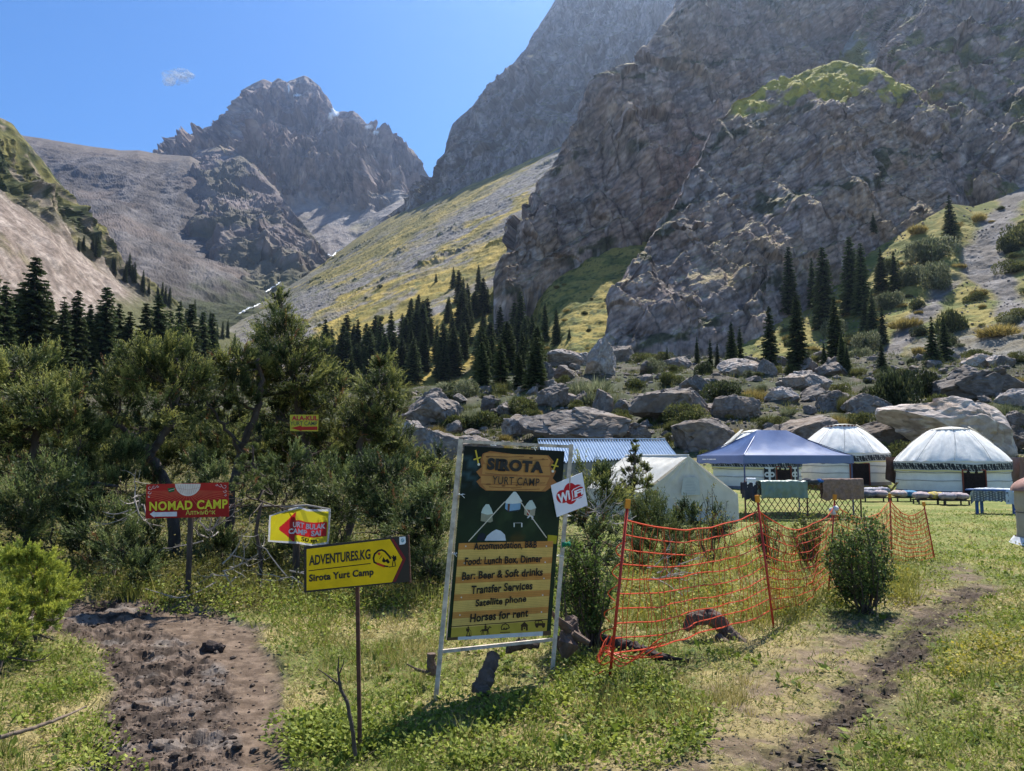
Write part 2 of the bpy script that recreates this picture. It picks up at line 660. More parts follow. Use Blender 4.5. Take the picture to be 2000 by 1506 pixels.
def far_peak_col(c):
    P, N = c['P'], c['N']
    n1 = fbm(P / 160.0, 4, 50)
    n2 = fbm(P / 45.0, 4, 51)
    col = mixc(np.broadcast_to(C_(0.215, 0.165, 0.142), P.shape), C_(0.35, 0.275, 0.235), sstep(-.1, .5, n2))
    col = mixc(col, C_(0.15, 0.125, 0.12), 0.6 * sstep(0.0, .5, n1))
    col = col * np.clip(1 + .8 * fbm(P * np.array([1, 1, .35]) / 20.0, 4, 58) + .4 * fbm(P / 8.0, 2, 59), .4, 1.7)[..., None]
    gr = sstep(0.55, 0.8, N[..., 2] + 0.3 * n2) * sstep(230, 330, c['py'])
    col = mixc(col, C_(0.20, 0.175, 0.06), 0.6 * gr)
    gully = sstep(0.5, 0.75, N[..., 2] + 0.2 * n1)
    col = mixc(col, C_(0.30, 0.265, 0.24), 0.6 * gully * (1 - sstep(230, 330, c['py'])))
    if 'scree' in c:
        sc = mixc(np.broadcast_to(C_(0.23, 0.205, 0.19), P.shape), C_(0.31, 0.285, 0.265), sstep(-.3, .4, fbm(P * np.array([1, 1, .25]) / 90.0, 4, 56)))
        sc = mixc(sc, C_(0.23, 0.20, 0.075), 0.55 * sstep(.1, .5, fbm(P / 140.0, 3, 57)))
        col = mixc(col, sc, c['scree'])
    QX, QY = proj(P)
    # old snow in three gullies near the top
    for (sx, sy, rx, ry) in ((655, 216, 9, 11), (646, 228, 5, 10), (722, 248, 10, 5), (733, 258, 8, 4), (564, 172, 3, 14), (580, 186, 9, 3)):
        m = np.hypot((QX - sx) / rx, (QY - sy) / ry) + 0.55 * n2
        col = mixc(col, C_(0.80, 0.82, 0.85), sstep(1.0, 0.7, m))
    return col


sheet("mountain", 296, 872, 1.35,
      [[(296, 640, 1700), (420, 640, 1500), (560, 620, 1500), (640, 505, 1650), (700, 490, 1700), (760, 450, 1650), (872, 430, 1500)],
       [(296, 420, 2150), (420, 440, 2050), (560, 420, 2000), (640, 400, 2050), (700, 385, 2050), (760, 385, 1980), (872, 415, 1700)],
       [(296, 335, 2350), (330, 320, 2380), (420, 320, 2280), (500, 290, 2200), (560, 300, 2230), (640, 300, 2230), (700, 300, 2230), (780, 330, 2130), (872, 400, 1900)],
       [(296, 318, 2700), (318, 298, 2700), (330, 289, 2700), (345, 272, 2680), (390, 252, 2620), (430, 236, 2570), (458, 205, 2540), (474, 172, 2500), (500, 160, 2480), (515, 153, 2480), (530, 161, 2500),
        (545, 153, 2520), (560, 162, 2540), (576, 153, 2560), (600, 150, 2560), (622, 160, 2540), (640, 188, 2530), (655, 215, 2540), (676, 216, 2520), (690, 214, 2500), (706, 226, 2500), (725, 250, 2500), (745, 258, 2480),
        (760, 280, 2460), (785, 282, 2400), (805, 292, 2330), (825, 312, 2250), (842, 348, 2150), (872, 395, 2000)]],
      [70, 110, 150], far_peak_disp, far_peak_col, m_far)

# ---- the dark nose of rock before the peak -------------------------
def nose_disp(c):
    c['soft'] = 0.35 + 0.65 * sstep(0.0, 0.25, c['v'])
    return peak_disp(0.30, 23)(c)


def nose_col(c):
    P, N = c['P'], c['N']
    n2 = fbm(P / 40.0, 4, 61)
    n1 = fbm(P / 130.0, 3, 62)
    col = mixc(np.broadcast_to(C_(0.16, 0.13, 0.122), P.shape), C_(0.24, 0.20, 0.185), sstep(-.2, .5, n2))
    col = mixc(col, C_(0.10, 0.095, 0.06), 0.7 * sstep(-.1, .35, n1 + 0.6 * N[..., 2] - 0.25))
    col = mixc(col, C_(0.10, 0.105, 0.04), 0.8 * sstep(520, 600, c['py']))
    return col


sheet("mountain", 352, 668, 1.35,
      [[(352, 560, 1250), (400, 600, 1150), (500, 640, 1050), (560, 625, 1080), (640, 530, 1330), (668, 520, 1380)],
       [(352, 480, 1480), (400, 520, 1330), (480, 560, 1200), (560, 570, 1210), (620, 520, 1330), (668, 512, 1390)],
       [(352, 400, 1700), (400, 420, 1560), (470, 440, 1440), (540, 450, 1420), (600, 480, 1400), (668, 508, 1400)],
       [(352, 325, 2230), (385, 292, 2250), (420, 285, 2230), (470, 300, 2150), (510, 335, 2020), (545, 378, 1860), (590, 432, 1550), (620, 470, 1460), (642, 500, 1410), (668, 506, 1410)]],
      [30, 90, 110], nose_disp, nose_col, m_far)


# ---- grey scree ridge west of the peak -----------------------------
def ridge_disp(c):
    P = c['P0']
    h = 26 * fbm(P * np.array([1, 1, .5]) / 240.0, 4, 71) + 11 * (ridged(P * np.array([1, .6, .5]) / 170.0, 4, 72) - .45) + 4 * fbm(P / 22.0, 4, 73)
    c['n'] = h / 26
    return P + c['N0'] * h[..., None]


def ridge_col(c):
    P = c['P']
    streak = fbm(np.stack([P[..., 0] / 36 + P[..., 1] / 140, P[..., 1] / 260, P[..., 2] / 240], -1), 4, 75)
    n2 = fbm(P / 30.0, 4, 76)
    col = mixc(np.broadcast_to(C_(0.080, 0.069, 0.063), P.shape), C_(0.135, 0.122, 0.116), sstep(-.2, .4, streak + .3 * n2))
    col = mixc(col, C_(0.14, 0.105, 0.085), 0.55 * sstep(.0, .5, fbm(P / 200.0, 3, 78)))
    gr = sstep(540, 610, c['py'] + 45 * n2) * sstep(240, 400, c['px'])
    col = mixc(col, C_(0.042, 0.050, 0.018), 0.9 * gr)
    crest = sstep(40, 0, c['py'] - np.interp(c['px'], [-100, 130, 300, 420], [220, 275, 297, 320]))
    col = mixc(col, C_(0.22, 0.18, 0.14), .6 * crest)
    return col


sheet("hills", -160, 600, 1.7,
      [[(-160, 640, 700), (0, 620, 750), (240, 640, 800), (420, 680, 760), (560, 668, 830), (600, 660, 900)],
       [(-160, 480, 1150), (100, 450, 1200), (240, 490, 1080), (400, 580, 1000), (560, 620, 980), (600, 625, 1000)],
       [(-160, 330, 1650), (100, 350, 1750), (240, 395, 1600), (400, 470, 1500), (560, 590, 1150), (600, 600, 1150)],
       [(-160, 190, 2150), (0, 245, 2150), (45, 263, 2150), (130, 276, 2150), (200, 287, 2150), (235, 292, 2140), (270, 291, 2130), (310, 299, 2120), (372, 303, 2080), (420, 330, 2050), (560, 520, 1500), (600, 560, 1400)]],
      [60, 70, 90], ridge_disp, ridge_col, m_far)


# ---- western slope: green shoulder above a fan of pale scree -------
def west_disp(c):
    P = c['P0']
    h = 5.0 * fbm(P / 60.0, 4, 81) + 1.2 * fbm(P / 9.0, 4, 82)
    up = sstep(30, -40, c['py'] - np.interp(c['px'], [-300, 0, 100, 200, 250, 330], [300, 372, 432, 510, 548, 600]))
    c['up'] = up
    h = h + up * (24 * (ridged(P * np.array([1, 1, .6]) / 70.0, 5, 84) - .45) + 7 * (ridged(P / 17.0, 4, 87) - .4))
    return P + c['N0'] * h[..., None]


def west_col(c):
    P = c['P']
    n2 = fbm(P / 8.0, 4, 85)
    n1 = fbm(P / 45.0, 4, 86)
    sc = mixc(np.broadcast_to(C_(0.185, 0.146, 0.122), P.shape), C_(0.30, 0.25, 0.215), sstep(-.3, .5, n2))
    patch = sstep(.12, .4, n1 + .2 * n2)
    sc = mixc(sc, C_(0.115, 0.095, 0.045), .75 * patch)
    sc = sc * (0.72 + .5 * sstep(-.4, .4, fbm(P / 3.0, 3, 89)))[..., None]
    sc = mixc(sc, C_(0.075, 0.08, 0.028), .9 * sstep(585, 650, c['py'] + 30 * n1 + 60 * sstep(150, 330, c['px'])))
    gr = mixc(np.broadcast_to(C_(0.04, 0.05, 0.016), P.shape), C_(0.16, 0.145, 0.045), sstep(-.15, .4, n1 + .35 * n2))
    gr = mixc(gr, C_(0.25, 0.20, 0.15), .75 * sstep(.12, .45, fbm(P / 14.0, 4, 88)))
    gr = mixc(gr, C_(0.022, 0.03, 0.012), .7 * sstep(.15, .4, fbm(P / 9.0, 3, 90)))
    return mixc(sc, gr, c['up'])


sheet("hills", -420, 520, 1.8,
      [[(-420, 800, 110), (0, 760, 170), (200, 740, 250), (330, 715, 330), (450, 700, 420), (520, 690, 480)],
       [(-420, 560, 200), (0, 580, 280), (200, 615, 380), (330, 640, 470), (450, 668, 520), (520, 680, 540)],
       [(-420, 330, 330), (0, 380, 400), (100, 435, 440), (200, 520, 500), (330, 605, 560), (450, 652, 600), (520, 672, 600)],
       [(-420, 40, 430), (0, 228, 520), (22, 240, 530), (60, 285, 545), (100, 335, 560), (150, 392, 590), (200, 450, 620), (235, 500, 640), (285, 548, 650), (330, 588, 660), (400, 628, 670), (450, 648, 670), (520, 668, 670)]],
      [60, 110, 110], west_disp, west_col, m_slope)


# ---- the tall hazy mountain east of the valley ---------------------
def tall_disp(c):
    P, N = c['P0'], c['N0']
    s = P.copy()
    s[..., 2] = P[..., 2] * 0.45 + P[..., 0] * 0.35
    big = ridged(s / 170.0, 5, 91) - .42
    mid = ridged(P * np.array([1.2, 1.2, .5]) / 46.0, 5, 92) - .42
    a1, e1 = facets(s / 34.0 + .4 * fbm(P / 60., 3, 97)[..., None], 98)
    a2, e2 = facets(s / 12.0 + .5 * fbm(P / 20., 2, 99)[..., None], 100)
    d1, d2 = 0, np.minimum(e1, e2 + .05)
    h = (36 * big + 9 * mid + 12 * a1 + 4.5 * a2 + 2.5 * fbm(P / 7.0, 3, 94)) * (0.25 + 0.75 * sstep(0, .2, c['v']))
    c['crack'] = 0.6 + 0.4 * sstep(0, .15, d2 - d1)
    return P + N * h[..., None]


def tall_col(c):
    P, N = c['P'], c['N']
    n1 = fbm(P / 110.0, 4, 95)
    n2 = fbm(P / 24.0, 4, 96)
    col = mixc(np.broadcast_to(C_(0.21, 0.182, 0.18), P.shape), C_(0.30, 0.265, 0.255), sstep(-.2, .5, n2))
    col = mixc(col, C_(0.13, 0.115, 0.11), .5 * sstep(0, .5, n1))
    col = mixc(col, C_(0.145, 0.13, 0.05), .75 * sstep(.52, .78, N[..., 2] + .3 * n2))
    col = col * np.clip(1 + .7 * fbm(P * np.array([1, 1, .45]) / 7.0, 4, 195) + .5 * fbm(P / 3.0, 2, 196), .45, 1.6)[..., None]
    return col * c['crack'][..., None]


sheet("mountain", 740, 1480, 1.5,
      [[(740, 480, 1330), (800, 440, 1250), (850, 410, 1150), (950, 370, 1050), (1095, 320, 950), (1250, 270, 900), (1480, 200, 850)],
       [(740, 440, 1400), (800, 400, 1310), (850, 376, 1230), (950, 318, 1130), (1095, 255, 1040), (1250, 190, 980), (1480, 100, 930)],
       [(740, 436, 1410), (800, 394, 1330), (850, 360, 1270), (880, 310, 1260), (950, 240, 1240), (1095, 120, 1180), (1250, 40, 1100), (1480, -80, 1050)],
       [(740, 434, 1420), (770, 410, 1400), (800, 390, 1380), (820, 372, 1360), (850, 346, 1340), (862, 322, 1340), (868, 300, 1345), (874, 262, 1350), (882, 240, 1355), (905, 220, 1360), (922, 206, 1370), (940, 182, 1375), (962, 160, 1380),
        (985, 136, 1390), (1002, 126, 1400), (1030, 92, 1400), (1045, 62, 1400), (1062, 36, 1400), (1090, -6, 1400), (1130, -60, 1400), (1200, -120, 1390), (1300, -190, 1370), (1480, -260, 1330)]],
      [24, 90, 150], tall_disp, tall_col, m_far)


# ---- eastern valley side: scree and dry grass in long streaks ------
def valley_disp(c):
    P = c['P0']
    h = 3.5 * fbm(P / 55.0, 4, 101) + 0.8 * fbm(P / 6.0, 3, 102)
    rock = sstep(.3, .6, fbm(P / 70.0, 3, 103))
    h = h + rock * 6 * (ridged(P / 18.0, 4, 104) - .3)
    return P + c['N0'] * h[..., None]


def valley_col(c):
    P = c['P']
    x, y = c['px'], c['py']
    # streaks follow the fall line, which runs down to the west in the valley side
    q = (y + (x - 560) * 0.60) * 1.0
    w = fbm(P / 40.0, 4, 105)
    st = fbm(np.stack([(q + 22 * w) / 34.0, P[..., 1] / 520, P[..., 2] / 400], -1), 4, 106)
    grassy = sstep(-.12, .2, st + .35 * w + np.interp(q, [560, 600, 640, 690, 730, 790, 860], [.15, -.1, .12, .34, .12, .16, .4]) - .45 * sstep(680, 560, x))
    g = mixc(np.broadcast_to(C_(0.17, 0.145, 0.036), P.shape), C_(0.36, 0.265, 0.065), sstep(-.3, .4, fbm(P / 25.0, 4, 107)))
    s = mixc(np.broadcast_to(C_(0.135, 0.124, 0.114), P.shape), C_(0.215, 0.20, 0.188), sstep(-.3, .4, fbm(P / 7.0, 3, 108)))
    col = mixc(s, g, grassy)
    bush = sstep(.28, .45, fbm(P / 10.0, 3, 109) - .1 * sstep(600, 400, y))
    col = mixc(col, C_(0.085, 0.095, 0.028), .8 * bush)
    return mixc(col, C_(0.12, 0.11, 0.05), .5 * sstep(620, 565, q + 25 * w))


sheet("hills", 430, 1300, 1.6,
      [[(430, 730, 340), (560, 760, 290), (700, 790, 250), (850, 780, 250), (1000, 760, 240), (1300, 720, 230)],
       [(430, 690, 480), (520, 662, 520), (600, 650, 480), (700, 640, 430), (850, 600, 430), (1000, 560, 420), (1300, 500, 380)],
       [(430, 668, 640), (500, 612, 900), (560, 578, 950), (640, 545, 900), (700, 520, 860), (850, 450, 790), (1000, 390, 720), (1300, 280, 600)],
       [(430, 655, 740), (500, 598, 1050), (560, 562, 1180), (640, 506, 1420), (700, 462, 1420), (760, 425, 1360), (850, 386, 1230), (950, 342, 1120), (1095, 286, 1000), (1300, 205, 880)]],
      [60, 110, 130], valley_disp, valley_col, m_slope)


# ---- the near crags -------------------------------------------------
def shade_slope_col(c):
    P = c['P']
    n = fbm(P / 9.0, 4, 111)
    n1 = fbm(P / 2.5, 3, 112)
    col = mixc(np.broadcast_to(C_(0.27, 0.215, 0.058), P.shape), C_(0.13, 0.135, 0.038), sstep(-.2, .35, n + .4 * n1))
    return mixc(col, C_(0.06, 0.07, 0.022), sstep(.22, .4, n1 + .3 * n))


def lump(a, s, seed):
    def f(c):
        P = c['P0']
        h = a * fbm(P / s, 4, seed) + a * .35 * fbm(P / (s * .18), 3, seed + 1)
        return P + c['N0'] * h[..., None]
    return f


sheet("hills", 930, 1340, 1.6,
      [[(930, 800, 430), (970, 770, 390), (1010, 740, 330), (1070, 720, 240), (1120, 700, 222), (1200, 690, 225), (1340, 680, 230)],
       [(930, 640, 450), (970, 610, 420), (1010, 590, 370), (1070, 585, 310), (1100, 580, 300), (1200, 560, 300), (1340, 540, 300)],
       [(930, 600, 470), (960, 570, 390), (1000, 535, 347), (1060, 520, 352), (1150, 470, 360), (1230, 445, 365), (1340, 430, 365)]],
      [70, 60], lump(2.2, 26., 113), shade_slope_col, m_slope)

sheet("cliff", 964, 1770, 1.7,
      [[(964, 600, 318), (1000, 570, 322), (1060, 560, 330), (1150, 500, 340), (1250, 480, 345), (1400, 440, 345), (1600, 420, 350), (1770, 400, 440)],
       [(964, 552, 324), (990, 500, 332), (1040, 440, 343), (1150, 380, 354), (1250, 330, 362), (1400, 260, 374), (1600, 220, 385), (1770, 200, 480)],
       [(964, 546, 328), (985, 490, 345), (1010, 440, 358), (1060, 362, 374), (1150, 235, 386), (1230, 160, 397), (1300, 110, 408), (1400, 60, 428), (1550, 60, 455), (1610, 75, 465), (1680, 80, 500), (1770, 60, 570)],
       [(964, 542, 330), (975, 518, 338), (1000, 458, 360), (1042, 388, 376), (1095, 298, 394), (1152, 215, 404), (1205, 160, 416), (1232, 128, 424), (1290, 58, 446), (1336, -14, 465), (1420, -120, 500), (1600, -170, 540), (1665, -90, 575), (1770, -120, 640)]],
      [110, 130, 90], crag_disp(1.0, 1.35, 5, .5), lambda c: crag_col(c, 5, 1.0, 1.35), m_rock, ridge=.78)


def wall_col(c):
    col = crag_col(c, 29, 1.0, 1.2)
    P = c['P']
    n = fbm(P / 16.0, 4, 121)
    g = sstep(.18, .42, n + .35 * (c['N'][..., 2] - .3))
    col = mixc(col, mixc(np.broadcast_to(C_(0.09, 0.10, 0.03), P.shape), C_(0.24, 0.21, 0.055), sstep(0, .4, fbm(P / 6.0, 3, 122))), .8 * g)
    # the rubble gully
    gx = np.interp(c['py'], [-200, 0, 60, 130, 200], [1690, 1668, 1655, 1690, 1730])
    gm = sstep(42, 18, np.abs(c['px'] - gx) + 14 * n) * sstep(190, 120, c['py'])
    col = mixc(col, mixc(np.broadcast_to(C_(0.30, 0.29, 0.27), P.shape), C_(0.21, 0.20, 0.055), sstep(-.1, .25, n)), gm)
    return col


sheet("cliff", 1604, 2420, 1.8,
      [[(1600, 320, 430), (1690, 325, 345), (1760, 330, 318), (1850, 400, 300), (1900, 470, 285), (2000, 420, 280), (2200, 420, 270), (2420, 420, 260)],
       [(1600, 180, 500), (1690, 160, 400), (1760, 200, 350), (1850, 280, 322), (1900, 330, 310), (2000, 310, 300), (2200, 250, 290), (2420, 240, 285)],
       [(1600, 90, 590), (1690, 50, 490), (1750, 20, 425), (1850, 60, 385), (2000, 40, 370), (2200, 20, 360), (2420, 20, 350)],
       [(1600, -90, 680), (1690, -90, 590), (1750, -150, 520), (1850, -210, 480), (2000, -230, 470), (2200, -230, 460), (2420, -230, 450)]],
      [80, 130, 90], crag_disp(.9, 1.2, 29, .4), wall_col, m_rock)

DOME_TOP = [(1184, 648, 238), (1192, 610, 243), (1204, 568, 250), (1250, 500, 262), (1290, 432, 276), (1340, 330, 296), (1380, 252, 312), (1430, 192, 326), (1465, 176, 330), (1500, 158, 334), (1545, 152, 338), (1590, 133, 341), (1640, 126, 344), (1672, 136, 345), (1710, 134, 344),
            (1745, 160, 340), (1785, 172, 336), (1815, 205, 330), (1845, 222, 326), (1880, 285, 314), (1893, 345, 300), (1900, 420, 284), (1935, 450, 272)]


def dome_col(c):
    col = crag_col(c, 41)
    P = c['P']
    top = np.interp(c['px'], [t[0] for t in DOME_TOP], [t[1] for t in DOME_TOP])
    n = fbm(P / 11.0, 4, 131)
    dep = np.interp(c['px'], [1380, 1430, 1500, 1580, 1640, 1700, 1760, 1830, 1890], [0, 22, 40, 50, 74, 40, 26, 10, 4])
    cap = sstep(8, -8, c['py'] - top - dep + 46 * n) * sstep(1400, 1440, c['px']) * sstep(1850, 1760, c['px'] + 60 * n)
    g = mixc(np.broadcast_to(C_(0.40, 0.33, 0.06), P.shape), C_(0.19, 0.19, 0.05), sstep(0, .4, fbm(P / 5.0, 3, 132)))
    return mixc(col, g, cap * sstep(-.45, -.1, n + .3))


sheet("cliff", 1182, 1938, 1.6,
      [[(1182, 690, 225), (1300, 690, 222), (1500, 690, 225), (1600, 640, 235), (1700, 560, 250), (1800, 480, 262), (1880, 450, 266), (1938, 470, 262)],
       [(1182, 655, 232), (1200, 620, 236), (1300, 560, 248), (1400, 500, 256), (1500, 480, 262), (1600, 470, 264), (1700, 440, 268), (1800, 410, 272), (1880, 410, 274), (1938, 455, 268)],
       [(1182, 650, 236), (1200, 590, 242), (1250, 525, 254), (1300, 450, 268), (1350, 370, 282), (1430, 265, 300), (1500, 230, 307), (1600, 210, 312), (1700, 205, 314), (1800, 255, 308), (1870, 315, 298), (1900, 435, 278), (1938, 452, 270)],
       DOME_TOP],
      [90, 170, 60], crag_disp(.85, 1.0, 41, .4), dome_col, m_rock, ridge=.55)


# ---- bushy slope below the eastern wall ------------------------------
def east_col(c):
    P = c['P']
    x, y = c['px'], c['py']
    n = fbm(P / 7.0, 4, 141)
    n1 = fbm(P / 24.0, 4, 142)
    g = mixc(np.broadcast_to(C_(0.25, 0.205, 0.06), P.shape), C_(0.12, 0.13, 0.036), sstep(-.25, .3, n + .4 * n1))
    s = mixc(np.broadcast_to(C_(0.13, 0.116, 0.105), P.shape), C_(0.215, 0.196, 0.182), sstep(-.3, .4, n))
    gx = np.interp(y, [380, 430, 500, 560, 620, 700], [1985, 1950, 1915, 1950, 1990, 2060])
    m = sstep(46, 22, np.abs(x - gx) + 34 * n1 + 16 * n)
    gx2 = np.interp(y, [540, 600, 650, 700], [1860, 1820, 1765, 1730])
    m = np.maximum(m, sstep(32, 12, np.abs(x - gx2) + 26 * n1 + 14 * n) * sstep(530, 560, y))
    m = np.maximum(m, sstep(640, 668, y + 40 * n1) * sstep(1740, 1800, x) * .8)
    return mixc(g, s, m)


sheet("hills", 1440, 2420, 1.8,
      [[(1440, 745, 178), (1650, 750, 168), (1800, 760, 145), (2000, 760, 118), (2420, 780, 95)],
       [(1440, 690, 215), (1600, 640, 225), (1700, 600, 222), (1800, 590, 210), (2000, 590, 190), (2420, 560, 150)],
       [(1440, 655, 238), (1600, 570, 256), (1700, 490, 264), (1800, 428, 270), (1860, 395, 274), (1900, 400, 280), (1950, 385, 284), (2000, 360, 288), (2200, 320, 285), (2420, 290, 280)]],
      [90, 90], lump(1.5, 20., 143), east_col, m_slope)


# ---- the ground itself: one sheet from under the eye to the valley ---
G_D = np.array([0, 6, 12, 20, 30, 40, 46, 60, 80, 110, 150, 210, 300, 460])
G_X = np.array([-900, 0, 400, 700, 850, 1000, 1300, 1600, 1900, 2300, 3000])
G_Z = np.array([
    #  -900    0   400   700   850  1000  1300  1600  1900  2300  3000
    [0, 0, 0, 0, 0, 0, 0, 0, 0, 0, 0],
    [0, 0, 0, 0, 0, 0, 0, 0, 0, 0, 0],
    [.5, .3, .1, 0, 0, 0, 0, 0, 0, 0, 0],
    [1.5, .9, .6, .3, .1, 0, 0, 0, 0, 0, 0],
    [3.0, 1.8, 1.2, .9, .6, .3, 0, 0, 0, 0, 0],
    [5, 2.6, 1.8, 1.6, 1.5, 1.2, .3, .0, .0, .3, .5],
    [6, 3.2, 2.4, 2.2, 2.1, 1.9, 1.6, 1.6, 1.6, 2.0, 2.5],
    [9, 4.5, 3.5, 3.4, 3.6, 4.0, 4.3, 4.3, 4.3, 5.0, 6],
    [14, 6.5, 5.2, 5.4, 6.2, 7.2, 8.0, 8.2, 8.4, 10, 12],
    [22, 9.5, 8.5, 8.5, 9.8, 12, 13.5, 13.8, 14.2, 17, 22],
    [36, 14.5, 13, 12.5, 14.5, 18, 20.5, 20.8, 21, 26, 36],
    [60, 23, 20, 19, 21, 25, 28, 27, 26, 36, 56],
    [90, 34, 30, 27, 28, 31, 33, 31, 30, 46, 80],
    [140, 40, 38, 34, 34, 36, 36, 34, 34, 60, 120]], float)


def base_z(x, y):
    x = np.asarray(x, float)
    y = np.asarray(y, float)
    d = np.maximum(y, 0.0)
    p = 1000 + 1500 * x / np.maximum(y, 3.0)
    i = np.clip(np.searchsorted(G_D, d) - 1, 0, len(G_D) - 2)
    j = np.clip(np.searchsorted(G_X, p) - 1, 0, len(G_X) - 2)
    u = np.clip((d - G_D[i]) / (G_D[i + 1] - G_D[i]), 0, 1)
    v = np.clip((p - G_X[j]) / (G_X[j + 1] - G_X[j]), 0, 1)
    return (G_Z[i, j] * (1 - u) + G_Z[i + 1, j] * u) * (1 - v) + (G_Z[i, j + 1] * (1 - u) + G_Z[i + 1, j + 1] * u) * v


def on_flat(px, py):
    """world x, y on level ground for a pixel below the horizon"""
    r = ray(px, py)
    t = EYE[2] / -r[..., 2]
    return EYE[0] + r[..., 0] * t, EYE[1] + r[..., 1] * t


def seg_dist(x, y, pts):
    """distance to a polyline and the half width there; pts (x, y, w)"""
    best = np.full(np.shape(x), 1e9)
    for (ax, ay, aw), (bx, by, bw) in zip(pts[:-1], pts[1:]):
        dx, dy = bx - ax, by - ay
        t = np.clip(((x - ax) * dx + (y - ay) * dy) / (dx * dx + dy * dy + 1e-9), 0, 1)
        d = np.hypot(x - ax - t * dx, y - ay - t * dy) / (aw + (bw - aw) * t)
        best = np.minimum(best, d)
    return best


def track(rows):
    """rows: (px left, px right, py) on the photograph -> world polyline with half widths"""
    out = []
    for l, r, y in rows:
        xl, yl = on_flat(l, y)
        xr, yr = on_flat(r, y)
        out.append((float((xl + xr) / 2), float((yl + yr) / 2), float(max((xr - xl) / 2, .05))))
    return out


MUD_W = track([(60, 620, 1700), (150, 560, 1506), (195, 545, 1400), (225, 540, 1300), (200, 500, 1250), (130, 440, 1215), (40, 330, 1206), (-160, 160, 1204)])
DIRT_W = track([(490, 660, 1700), (475, 575, 1506), (470, 560, 1400), (455, 550, 1300), (375, 505, 1245), (290, 420, 1210)])
PATH_E = track([(980, 1500, 1700), (1180, 1640, 1506), (1290, 1660, 1420), (1420, 1760, 1340), (1560, 1840, 1260), (1690, 1910, 1190), (1800, 1950, 1140), (1830, 1900, 1100)])
RUT_E = track([(1480, 1640, 1506), (1570, 1650, 1430), (1650, 1735, 1350), (1720, 1800, 1290), (1760, 1850, 1235), (1830, 1920, 1185), (1880, 1945, 1150)])
PUDDLE = track([(1390, 1440, 1445), (1400, 1430, 1440)])


def ground_fields(x, y):
    P = np.stack([x, y, np.zeros_like(x)], -1)
    w = fbm(P / 0.55, 4, 201)
    w2 = fbm(P / 0.16, 3, 202)
    mud = sstep(1.12, .82, seg_dist(x, y, MUD_W) + .22 * w + .08 * w2)
    dirt = sstep(1.25, .7, seg_dist(x, y, DIRT_W) + .35 * w)
    path = sstep(1.25, .55, seg_dist(x, y, PATH_E) + .55 * w + .2 * w2) * (.30 + .70 * sstep(-.2, .22, fbm(P / .42, 4, 203) + .35 * w2))
    rut = sstep(1.35, .5, seg_dist(x, y, RUT_E) + .8 * w + .4 * w2) * (.55 + .45 * sstep(-.2, .2, fbm(P / .35 + 3, 3, 204)))
    return mud, dirt, path, rut, w, w2


def ground_z(x, y, detail=True):
    x = np.asarray(x, float)
    y = np.asarray(y, float)
    z = base_z(x, y)
    P = np.stack([x, y, np.zeros_like(x)], -1)
    far = sstep(42, 60, y)
    z = z + (0.03 + .25 * far) * fbm(P / 2.2, 3, 211) + far * 1.5 * fbm(P / 11.0, 3, 212)
    if detail:
        mud, dirt, path, rut, w, w2 = ground_fields(x, y)
        c1, ce1 = facets(P / .17 + .5 * fbm(P / .2, 2, 217)[..., None], 213)
        c2, ce2 = facets(P / .07, 218)
        clod = .8 * c1 + .35 * c2 + .5 * (ridged(P / .3, 3, 219) - .5)
        hoof = fbm(P / 0.11, 4, 214)
        pit = np.minimum(fbm(P / .30, 3, 215), 0)
        z = z + mud * (-.035 + (1 - .85 * dirt) * (.022 * clod + .024 * hoof + .11 * pit)) + dirt * (-.01 + .006 * hoof)
        z = z + path * (-.012 + .01 * hoof) + rut * (-.022 + .022 * clod + .034 * hoof + .035 * fbm(P / .5, 3, 216))
        z = z + (1 - np.maximum(np.maximum(mud, dirt), path)) * .012 * hoof
    return z


